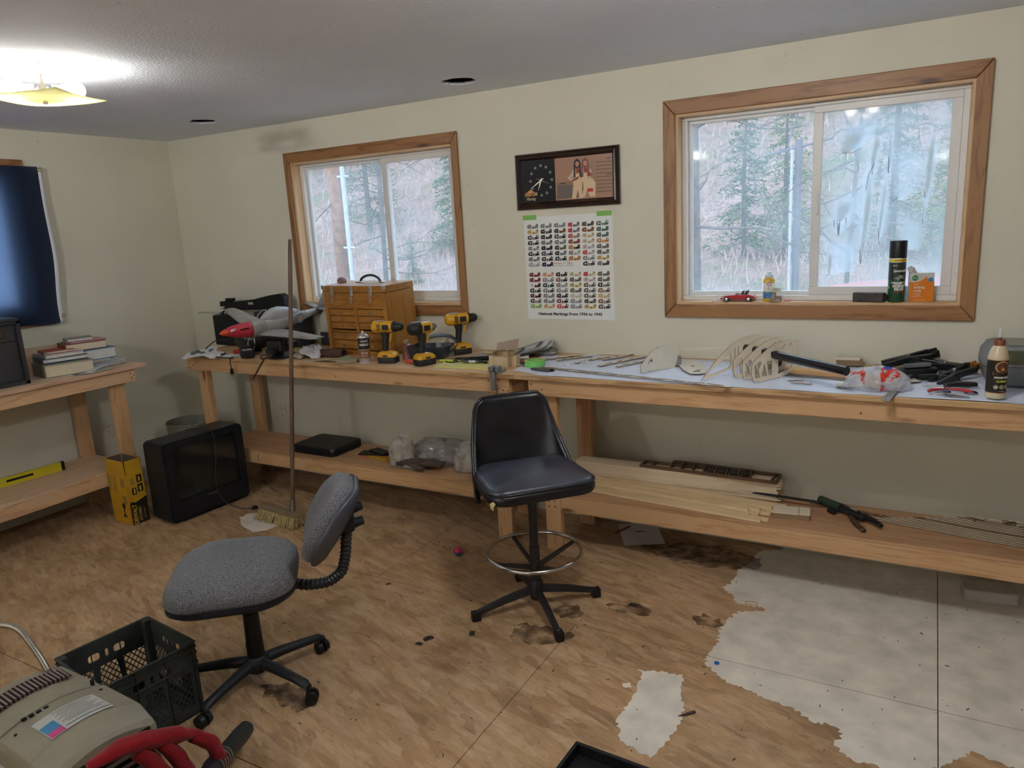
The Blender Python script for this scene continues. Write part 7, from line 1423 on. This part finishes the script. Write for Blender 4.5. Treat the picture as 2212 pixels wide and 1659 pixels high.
MB().b2((-.086, -.028, .012), (-.080, .028, .017)).build('bumper', M_steel, t); MB().box((-.066, -.0308, .021), (.016, .0008, .004)).build('side_marker', M_lw, t)
mb = MB(); crumple(mb, .034, .02, .012, 7, 81, sharp=3); tag(mb.build('pebble', mat('white_pebble', (.6, .6, .58), .6), None, loc=(3.985, .028, SZ+.0003)), 'small white pebble left of the toy car on the sill', 'pebble')
t = thing('air_freshener', 'yellow and blue spray bottle with white cap on the right window sill', 'spray bottle', (4.249, .035, SZ), R(20)); MB().lathe([(.001, 0), (.0255, 0), (.027, .004), (.027, .100), (.024, .110), (.017, .117), (.001, .118)], n=28, cap=False).build('bottle_body', mat('mustard_bottle', (.58, .36, .03), .3, var=.05), t, smooth=True)
MB().lathe([(.019, .115), (.0195, .124), (.017, .130), (.011, .134), (.010, .141), (.001, .143)], n=24, cap=False).build('cap', mat('pale_blue_cap', (.60, .68, .70), .35), t, smooth=True); band(MB(), .027, .048, .090, -1.5, 1.0, 14, .0006).build('white_band', M_lw, t); band(MB(), .027, .016, .045, -1.5, 1.3, 14, .0006).build('blue_band', mat('cyan_band', (.06, .25, .50), .4), t)
rl = .027
def wp2(nm, pts, m, k, a=0): return wpatch(nm, pts, m, k, .027, a)
wp2('emblem_disc', circ(-.004, .084, .011, .011, 18), M_lw, 0); wp2('emblem_ring', circ(-.004, .084, .009, .009, 18), mat('emblem_red', (.45, .03, .03), .4), 1); wp2('emblem_core', circ(-.004, .084, .006, .006, 14), M_lw, 2); wp2('blue_drop', circ(-.012, .026, .008, .009, 12), mat('navy_print', (.03, .06, .15)), 1); ctext(t, 'OXI', .010, mat('blue_ink', (.04, .08, .30), .4), .064, .0274, -.1, bold=.0004); ctext(t, 'CLEAN AIR', .004, MATS['blue_ink'], .053, .0274, -.1)
t = thing('resin_figurine', 'little tree-stump figurine with a blank sign, before the spray bottle', 'figurine', (4.288, .002, SZ), R(8)); M_fig = mat('resin_brown', (.25, .19, .14), .6, var=.4, sc_=60, bump=.6); MB().rings([[(x*s+dx, y*s, z) for x, y in circ(0, 0, .026, .012, 14)] for s, z, dx in ((1.1, 0, 0), (1, .006, 0), (.45, .018, -.008), (.38, .046, -.010))]).build('stump', M_fig, t, smooth=True)
MB().rings([[(x*s+.014, y*s, z) for x, y in circ(0, 0, .011, .009, 12)] for s, z in ((1, .004), (1, .020), (.7, .027), (.2, .030))]).build('small_stump', M_fig, t, smooth=True)
MB().prism([(-.034, .048), (.022, .045), (.025, .068), (-.032, .070)], -.003, .003, Rx).build('sign_plate', mat('sign_cream', (.55, .56, .48), .5), t, bevel=.001); text('lettering', 'MY\nGARDEN', .008, M_kt, t, (-.005, -.0034, .060), (R(90), 0, 0), .0002, shear=.3)
tag(MB().b2((-.016, -.01, 0), (.016, .01, .008)).build('pink_eraser', mat('pink_eraser', (.60, .22, .24), .6), None, bevel=.002, loc=(4.335, .035, SZ+.0002)), 'small pink eraser right of the figurine on the sill', 'eraser')
t = thing('wood_rasp', 'dark worn rasp block lying on the right window sill', 'rasp', (4.694, .012, SZ+.0012), R(-8)); MB().b2((-.068, -.018, 0), (.060, .018, .042)).build('rasp_body', mat('rusty_dark_metal', (.055, .045, .038), .6, var=.5, sc_=40, bump=1, bs=260), t, bevel=.003); MB().tube([(.060+.010*math.sin(q), 0, .021+.016*math.cos(q)) for q in [math.pi*i/8 for i in range(9)]], .006, 8).build('end_loop', M_black, t, smooth='all')
# wasp spray
t = can('wasp_spray', 'tall green and black insect spray can on the right window sill', (4.800, .026, SZ), R(16), .0345, .20, mat('can_green', (.012, .055, .022), .3, var=.25, sc_=6))
MB().lathe([(.0345, .195), (.0352, .200), (.0352, .268), (.0335, .271), (.001, .2715)], n=32, cap=False).build('black_cap', M_black, t, smooth=True)
band(MB(), .0345, .178, .193, -2.4, 2.4, 24, .0006).build('yellow_band', mat('yellow_band', (.62, .55, .03), .4), t); band(MB(), .0345, .10, .177, -2.4, 2.4, 24, .0004).build('dark_band', mat('forest_dark', (.012, .02, .014), .4, var=.6, sc_=30), t)
wpatch('light_sweep', [(-.045, .06), (-.02, .085), (.0, .098), (.03, .108), (.045, .108), (.045, .114), (.0, .106), (-.03, .092), (-.048, .07)], mat('pale_sweep', (.30, .42, .40), .4), 1, .0345); wpatch('green_glow', [(-.05, .035), (.0, .05), (.045, .075), (.045, .045), (.0, .03), (-.05, .02)], mat('bright_green', (.03, .20, .06), .4), 0, .0345)
wpatch('insect_print', [(-.024, .105), (-.010, .112), (.004, .124), (.012, .118), (.030, .122), (.016, .112), (.028, .102), (.008, .107), (-.004, .100), (-.012, .106)], mat('insect_grey', (.30, .31, .28), .5), 2, .0345)
wpatch('badge', circ(-.017, .163, .013, .009, 14), M_cank, 2, .0345); ctext(t, 'KILLS ON\nCONTACT', .0042, M_lw, .163, .0349, -.50)
ctext(t, '20 oz. Value Size', .0095, mat('red_ink', (.50, .04, .02), .4), .1855, .0342, .15, .8, bold=.0003); ctext(t, 'Spectracide', .0155, M_lw, .140, .0341, .12, .78, shear=.3, bold=.0004)
for s, z in (('WASP &', .085), ('HORNET', .072), ('KILLER', .059)): ctext(t, s, .0150, M_lw, z, .0341, .10, .92, bold=.0011)
ctext(t, 'ELIMINATES THE NEST', .0045, MATS['red_ink'], .047, .0341, .10, bold=.0004); 
for k in range(4): wpatch('small_print', [(-.02, .032+k*.003), (.024, .032+k*.003), (.024, .0333+k*.003), (-.02, .0333+k*.003)], mat('pale_green_ink', (.25, .38, .28), .5), 1, .0345)
# baking soda box
t = thing('soda_box', 'orange and white baking soda box at the right end of the sill', 'box', (4.896, .030, SZ), R(13)); M_sb = mat('orange_carton', (.68, .20, .015), .45, var=.05); M_sw = mat('carton_white', (.60, .58, .55), .5)
MB().b2((-.048, -.019, 0), (.048, .019, .128)).build('carton', M_sw, t, bevel=.001); op_ = [(-.0482, .001), (.0482, .001), (.0482, .093), (.036, .095), (.022, .103), (.015, .112), (.008, .103), (-.010, .092), (-.030, .088), (-.0482, .091)]; mb = MB(); holed(mb, op_, [], .0191, .0196, Rx); fp = mb.build('front_print', M_sb, t); MB().b2((.0481, -.0188, .001), (.0486, .0188, .093)).build('side_print', M_sb, t)
mb = MB(); mb.rings([[(-.048, -.018, .128), (-.020, -.018, .128), (-.020, -.0165, .128), (-.048, -.0165, .128)], [(-.060, -.026, .150), (-.040, -.040, .158), (-.040, -.0385, .158), (-.060, -.0245, .150)]]); mb.add([(-.048, .018, .128), (-.018, .018, .128), (-.038, .010, .160), (-.058, .006, .152)], [(0, 1, 2, 3)]).build('torn_flap', M_sw, t, solid=.0005); MB().b2((-.046, -.017, .1283), (-.018, .017, .1288)).build('opening', M_card, t)
for x, z, r_2, m_, s in ((-.028, .107, .0125, mat('green_disc', (.03, .22, .07), .4), 'GOOD\nVALUE'), (.034, .098, .010, mat('cyan_disc', (.04, .28, .50), .4), '')):
    MB().prism(circ(x, z, r_2, n=20), .0198, .0203, Rx).build('disc', m_, t)
    if s: text('lettering', s, .0062, M_lw, t, (x, -.0205, z), (R(90), 0, 0), .0001)
text('lettering', 'pure', .009, M_lw, t, (-.022, -.0198, .080), (R(90), 0, 0), .0002); text('lettering', 'baking', .0165, M_lw, t, (-.010, -.0198, .066), (R(90), 0, 0), .0002, bold=.0002); text('lettering', 'soda', .0165, M_lw, t, (-.016, -.0198, .051), (R(90), 0, 0), .0002, bold=.0002); text('lettering', 'for cooking,\ncleaning\n& deodorizing', .0062, M_lw, t, (-.018, -.0198, .033), (R(90), 0, 0), .0001); text('lettering', 'NET WT 16 OZ (454g)', .0045, M_lw, t, (-.008, -.0198, .008), (R(90), 0, 0), .0001)
# ---------------- lower shelf, left bench ----------------
SH = .3165
t = thing('tool_case', 'flat black blow-moulded tool case on the shelf of the left bench', 'case', (1.545, -.29, SH+.0005)); MB().rings([[(x*s, y*s, z) for x, y in ell(.365, .28, .03, n=4)] for s, z in ((.96, 0), (1, .008), (1, .024))]).build('lower_shell', M_black, t, smooth=True); MB().rings([[(x*s, y*s, z) for x, y in ell(.365, .28, .03, n=4)] for s, z in ((1, .026), (1, .044), (.97, .052))]).build('upper_shell', M_black, t, smooth=True)
MB().b2((-.055, -.150, .014), (.055, -.136, .036)).build('handle', M_black, t, bevel=.004); 
for x in (-.12, .12): MB().b2((x-.02, -.1445, .010), (x+.02, -.138, .042)).build('latch', M_black, t, bevel=.002)
text('lettering', 'HUSKY', .017, mat('faded_gold', (.10, .09, .05), .5), t, (.09, -.09, .0524), (0, 0, R(4)), .0003, bold=.0004)
t = thing('sandpaper_packs', 'black and yellow paper packs on the shelf left of the clear bag', 'packs', (1.97, -.31, SH+.0005), R(-8)); MB().b2((-.12, -.04, 0), (.13, .05, .012)).build('pack', mat('yellow_pack', (.45, .26, .02), .5), t); MB().box((-.02, .01, .0165), (.20, .075, .008), rz=.35).build('pack', M_black, t); MB().box((.0, .035, .0245), (.16, .07, .006), rz=-.2).build('pack', M_black, t); MB().b2((-.10, -.065, 0), (-.02, -.045, .012)).build('orange_bit_card', mat('orange_card', (.50, .18, .08), .5), t)
def shopbag(label, loc, rz, w, d, h, seed, m): 
    t = thing('plastic_bag', label, 'bag', loc, rz); mb = MB(); blob(mb, w, d, h, seed, .22, 1.9); mb.build('bag_film', m, t, smooth='all', solid=.0006); return t
M_bag1 = film('milky_bag', (.80, .77, .72), .62, .5, .25, 12, .30, .5)
M_bag2 = film('clear_grey_bag', (.50, .48, .47), .45, .3, .12, 14, .18, .8)
t = shopbag('milky plastic bag slumping over the shelf edge, left bench', (2.225, -.375, SH+.0005), .3, .16, .15, .165, 90, M_bag1); mb = MB(); blob(mb, .15, .09, .045, 93, .3, 2.4, M=Matrix.Translation((.10, -.055, .002))); mb.build('bag_tail', M_bag1, t, smooth='all', solid=.0006)
t = shopbag('large grey clear plastic bag at the back of the left shelf', (2.43, -.225, SH+.0005), .2, .42, .22, .135, 95, M_bag2); slab(.24, .12, .05, .04, .003).build('bag_contents', mat('mauve_brown', (.12, .085, .075), .8, var=.4, sc_=30), t, smooth=True)
shopbag('milky plastic bag half hidden behind the stool backrest', (2.67, -.29, SH+.0005), .1, .20, .20, .15, 97, M_bag1)
t = thing('work_glove', 'brown jersey work glove lying on the left shelf', 'glove', (2.385, -.395, SH+.028), R(12)); M_gl = cloth('brown_jersey', (.055, .036, .026), (.085, .058, .042), s=150)
sausage([(-.13, 0, 0), (-.06, 0, .006), (.0, 0, .004), (.03, 0, 0)], [.030, .042, .045, .030], 14, fl=.6).build('palm', M_gl, t, smooth='all'); sausage([(-.15, 0, .0), (-.12, 0, .002)], [.034, .036], 14, fl=.6).build('cuff', mat('dark_cuff', (.03, .03, .03), .9), t, smooth='all')
for k in range(4): a = R(34-k*15); sausage([(.01, .03-.02*k, .004), (.05+.02*math.cos(a), .03-.02*k+.035*math.sin(a), .012), (.11*math.cos(a)+.03, .03-.02*k+.065*math.sin(a), .002)], [.016, .015, .012], 10).build('finger', M_gl, t, smooth='all')
sausage([(-.05, -.03, .0), (.0, -.065, -.002), (.045, -.075, -.006)], [.018, .018, .014], 10).build('thumb', M_gl, t, smooth='all')
# ---------------- lower shelf, right bench ----------------
M_bal = wood('balsa_sheet', (.68, .56, .40), (.60, .47, .32), 'X', .75, 5, False); t = thing('balsa_stack', 'thick stack of balsa sheets at the back of the right shelf', 'wood stack', (3.83, -.160, SH+.0005), R(1)); rnd = random.Random(8); 
for k in range(15): h = .0058; MB().b2((-.535+rnd.uniform(-.008, .008), -.045+rnd.uniform(-.004, .004)-.0*k, k*.0064), (.525+rnd.uniform(-.014, .012), .048+rnd.uniform(-.004, .002), k*.0064+h)).build('balsa_sheet', M_bal, t)
M_cw = wood('carton_wood', (.45, .37, .27), (.36, .29, .20), 'X', .8, 3, False)
rk = thing('model_wing_rack', 'dark wooden wing frame with open bays lying on the balsa stack', 'wood frame', (4.02, -.150, SH+.0005+15*.0064+.001), R(-2)); M_rk = mat('dark_brown_frame', (.085, .045, .022), .5, var=.3)
for (xa, xb, ya, yb2, z) in ((-.36, .33, -.060, -.052, 0), (-.20, .20, .028, .036, .012), (-.36, -.10, .010, .018, 0)): MB().b2((xa, ya, 0), (xb, yb2, .016+z)).build('long_rail', M_rk, rk)
MB().b2((.15, .052, 0), (.33, .060, .016)).build('long_rail', M_rk, rk)
for k in range(8): x = -.20+k*.057; MB().box((x, -.012, .014), (.007, .082, .026), rz=.12).build('cross_bar', M_rk, rk)
for x in (.30, .322, -.355, -.30): MB().b2((x, -.058, 0), (x+.008, .055 if x > 0 else .012, .016)).build('cross_bar', M_rk, rk)
for k in range(7): MB().b2((-.19+k*.057, -.045, .020), (-.150+k*.057, .022, .0225)).build('bay_lining', M_black, rk) if k > 2 else None
t = thing('strip_stack', 'pale pine strips and planks along the front of the right shelf', 'wood strips', (3.80, -.325, SH+.0005), R(-5.5)); rnd = random.Random(12)
M_pst = wood('pine_strip', (.76, .58, .34), (.66, .47, .25), 'X', .6, 5, True)
for k in range(9):
    y0 = -.10+k*.024; L1_ = .52+rnd.uniform(-.05, .09); 
    for q in range(2 if k > 2 else 1): MB().b2((-.50+rnd.uniform(-.015, .015)-.03*q+.0, y0+.002*q, q*.011), (L1_-.05*q+(.12 if k > 6 else 0), y0+.0225, q*.011+.0102)).build('pine_strip', M_pst, t)
t = thing('black_rod', 'long black arrow-like rod with a white band on the right shelf', 'rod', (4.02, -.178, SH+.034), R(-4)); MB().rings([[(x, y, z) for y, z in ell(.016, .010, .004)] for x in (-.54, .53)]).build('rod_body', M_black, t); MB().rings([[(x, y, z) for y, z in ell(.018, .012, .004)] for x in (-.50, -.455)]).build('white_band', M_lw, t)
t = thing('air_pistol', 'dark tool like an air pistol with green grip on the right shelf', 'tool', (4.66, -.255, SH+.022), R(-38)); MB().cyl((-.155, 0, .006), (-.03, 0, .006), .019, .021, n=16).build('green_grip', mat('dark_green_rubber', (.02, .035, .024), .5, bump=.3), t, smooth=True); MB().cyl((-.03, 0, .004), (.10, 0, 0), .017, .014, n=14).box((.02, .0, .014), (.10, .022, .020)).build('body', M_cast, t, smooth=True, bevel=.002)
MB().cyl((.02, 0, .018), (.06, 0, .024), .007, n=10).cyl((-.01, .012, .016), (.01, .020, .020), .008, n=10).build('steel_fittings', M_steel, t, smooth=True)
sausage([(.04, -.015, -.004), (.10, -.05, -.010), (.17, -.08, -.012)], [.013, .014, .010], 10).build('trigger_lever', mat('dark_brown_grip', (.045, .022, .012), .35), t, smooth='all'); sausage([(.06, .01, .006), (.13, .015, .004), (.19, .0, .0)], [.014, .016, .010], 10).build('handle', M_black, t, smooth='all'); MB().rings([[(x, y-.035, z-.008) for y, z in ell(.022, .016, .005)] for x in (-.07, -.03)]).build('trigger', M_cast, t, bevel=.003)
t = thing('tile_pair', 'two pale plywood tiles on a dark stack at the shelf front', 'tile stack', (4.438, -.345, SH+.0005), R(8)); 
for k in range(5): MB().b2((-.078+.001*k, -.045, k*.0052), (.078-.001*(k % 2), .045, k*.0052+.0046)).build('tile', MATS['burnt_ply_edge'], t)
MB().b2((-.078, -.046, .026), (.030, .045, .029)).build('tile', M_bir, t); MB().b2((.033, -.045, .026), (.080, .045, .029)).build('tile', M_bir, t)
t = thing('slim_truss_parts', 'thin dark truss strips behind the air pistol on the right shelf', 'plywood part', (4.70, -.185, SH+.0005), R(-10)); hs = []
for i in range(9): a = -.19+i*.042; hs.append([(a, -.008), (a+.034, -.008), (a+(.004 if i % 2 else .030), .008)])
lasercut(t, [(-.21, -.013), (.20, -.013), (.20, .013), (-.21, .013)], hs, .004, MATS['burnt_ply_edge'])
rnd = random.Random(9); hy = 0
stk = thing('rib_stack', 'tapering stack of laser-cut plywood wing ribs, right end of the shelf', 'plywood stack', (5.05, -.235, SH+.0005), R(-8))
for k in range(13):
    s = 1; x0_ = -.265+.032*k; ww = .26; n = 8; up = []
    for i in range(n): xx = x0_+(.36-x0_+.1)*i/n; w_ = .012+.055*math.sin(min(1.4, i/n*1.5)); up += [(xx, w_-.03), (xx+.018, w_-.03), (xx+.018, w_-.037)]
    outer = up+[(.46, .025), (.46, -.048), (.1, -.048), (x0_+.02, -.040), (x0_-.05, -.034)]; hs = [circ(.08+.02*k, -.008, .022, .012, 12), circ(.22, -.005, .028, .014, 14), circ(.33, -.004, .028, .014, 14)] if k > 5 else []
    outer = [(x, y+.0065*k-.03) for x, y in outer]; hs = [[(x, y+.0065*k-.03) for x, y in h] for h in hs]; lasercut(stk, outer, hs, .0036, M_bir if k != 99 else M_burn, k*.0046, 'rib')
# ---------------- left wall bench: dark case, books, papers, level ----------------
M_dcase = mat('dark_grey_painted_wood', (.020, .020, .023), .5, var=.25, bump=.1, bs=80); ZC = .9495
t = thing('speaker_case', 'dark grey wooden carrying case at the left edge, on the left wall bench', 'case', (.30, -1.66, ZC)); 
MB().b2((-.165, -.30, 0), (.150, .175, .355)).build('case_body', M_dcase, t, bevel=.004)
for a, b_ in (((.150, -.30, 0), (.176, .18, .022)), ((.150, .158, 0), (.176, .18, .362)), ((.150, -.30, .345), (.176, .18, .362)), ((.150, -.30, .25), (.160, .158, .345)), ((.150, -.30, .022), (.158, .158, .248))): MB().b2(a, b_).build('front_board', M_dcase, t, bevel=.002)
MB().b2((-.17, -.30, .355), (.178, .182, .378)).build('case_lid', M_dcase, t, bevel=.008); MB().cyl((.161, .075, .275), (.161, .075, .336), .022, n=8).build('latch_plate', M_hb, t) if False else MB().b2((.160, .055, .268), (.163, .100, .330)).build('latch_plate', mat('old_bronze', (.07, .05, .035), .4, metal=.8), t, bevel=.004)
MB().b2((.163, .068, .280), (.170, .088, .318)).build('latch_hasp', MATS['old_bronze'], t, bevel=.003)
def book(name, label, cat, x, y, z, w, d, h, rz, cover, block=None, spine='l', th=.003, grp=None, bend=0):
    t = thing(name, label, cat, (x, y, z), R(rz), grp); block = block or M_pgs; fx = -w/2 if spine == 'l' else w/2-th
    MB().b2((-w/2, -d/2, 0), (w/2, d/2, th)).b2((-w/2, -d/2, h-th), (w/2, d/2, h)).b2((-w/2, d/2-th, th), (w/2, d/2, h-th) if spine == 'b' else (-w/2+.0001, d/2, th+.0001)).b2((fx, -d/2, th), (fx+th, d/2, h-th)).build('cover', cover, t)
    MB().b2((-w/2+.006, -d/2+.005, th+.0003), (w/2-.005, d/2-.005, h-th-.0003)).build('page_block', block, t); return t
M_pgs = mat('page_edges', (.58, .50, .36), .8, var=.06, sc_=60); M_pgw = mat('page_edges_white', (.60, .58, .54), .8, var=.05, sc_=60)
Zb = ZC+.0003
# the books' spines face left in the picture (-y), page blocks face the room (+x); rz turns local -y to +x
b_r = 78
book('binder', 'fat grey-green ring binder at the bottom of the left book pile', 'binder', .345, -1.215, Zb, .27, .23, .075, b_r, mat('khaki_cover', (.22, .21, .15), .5), M_pgs, 'l', .004)
book('book', 'blue-spined book with white pages on the fat binder', 'book', .315, -1.205, Zb+.080, .25, .20, .026, b_r-2, mat('blue_cover', (.03, .08, .13), .5), M_pgw)
book('book', 'pale thin book under the red booklet, left pile', 'book', .31, -1.21, Zb+.107, .22, .19, .022, b_r+4, mat('beige_cover', (.42, .39, .32), .5), M_pgw, th=.002)
book('booklet', 'red booklet on top of the left book pile', 'booklet', .30, -1.215, Zb+.130, .17, .16, .014, b_r-6, mat('red_cover', (.36, .045, .03), .5), M_pgw, th=.002)
t = thing('loose_papers', 'stack of loose white papers under the right book pile', 'papers', (.30, -1.02, Zb), R(84)); rnd = random.Random(3)
for k in range(9): MB().box((rnd.uniform(-.012, .012)+(.05 if k in (2, 5) else 0), rnd.uniform(-.01, .01), .0032+k*.0045), (.28, .215, .0030), rz=rnd.uniform(-.10, .10)).build('sheet', M_wht if k % 3 else mat('bluish_paper', (.50, .53, .60), .8), t)
t = thing('spiral_pad', 'spiral notebook with curled cover below the blue volume', 'notepad', (.31, -1.065, Zb+.043), R(84)); MB().b2((-.10, -.095, 0), (.12, .095, .010)).build('pages', M_pgw, t); MB().tube([(-.104+.006*math.cos(i*1.0), -.085+i*.0042, .005+.007*math.sin(i*1.0)) for i in range(40)], .0012, 5).build('spiral_wire', M_black, t)
t = thing('curled_paper', 'curled pale paper between the two book piles', 'paper', (.49, -1.105, Zb+.0015), R(84)); mb = MB(); vs = []
for j in range(5):
    for i in range(13): q = i/12*2.6; vs.append((-.06+.055*q-.02*math.sin(q)*1.2, (j/4-.5)*.10, .020*(1-math.cos(q))*(1-.2*i/12)))
mb.add(vs, [(j*13+i, j*13+i+1, (j+1)*13+i+1, (j+1)*13+i) for j in range(4) for i in range(12)]); mb.build('sheet', mat('pale_blue_grey_paper', (.42, .44, .46), .7), t, smooth='all', solid=.0008)
t = thing('loose_papers', 'thin scattered printed papers at the front of the left wall bench', 'papers', (.50, -1.15, Zb), R(86)); 
for k in range(4): MB().box((k*.03-.05, -.01*k, .0006+k*.0012), (.16, .06, .0008), rz=.15*k-.2).build('sheet', (M_wht, M_news, mat('grey_paper', (.33, .35, .36)), M_wht)[k], t)
book('book', 'thick blue and white volume in the middle of the right pile', 'book', .315, -1.035, Zb+.054, .26, .20, .066, b_r+6, mat('bright_blue_cover', (.03, .16, .36), .4), M_pgw, th=.003)
MBt = book('book', 'dark red hardback near the top of the right pile', 'book', .305, -1.055, Zb+.121, .235, .17, .048, b_r-3, mat('dark_red_cover', (.13, .018, .016), .45), M_pgs)
book('booklet', 'pink and white thin booklet under the small grey book', 'booklet', .31, -1.04, Zb+.170, .21, .15, .006, b_r+3, mat('pink_white_cover', (.50, .20, .25), .5), M_pgw, th=.0015)
book('book', 'small grey notebook on top of the right pile', 'notebook', .29, -1.065, Zb+.177, .15, .12, .018, b_r-8, mat('grey_green_cover', (.20, .20, .17), .45), M_pgw, th=.002)
t = thing('wood_offcut', 'low plywood board standing behind the book piles', 'board', (.03, -1.22, Zb), 0); MB().b2((-.012, -.20, 0), (.006, .16, .142)).build('board', M_plyy, t)
t = thing('spirit_level', 'yellow spirit level lying on the shelf of the left wall bench', 'level', (.165, -1.52, SH+.0005), R(-4)); M_ly = mat('level_yellow', (.60, .50, .02), .4, var=.06)
MB().b2((-.012, -.60, 0), (.012, .28, .006)).b2((-.012, -.60, .048), (.012, .28, .054)).b2((-.006, -.60, .006), (.008, .28, .048)).build('beam', M_ly, t); MB().b2((-.0128, .265, -.0), (.0128, .284, .056)).build('end_cap', M_black, t); MB().b2((.0082, -.05, .022), (.0092, .10, .036)).build('hand_slot', M_black, t)
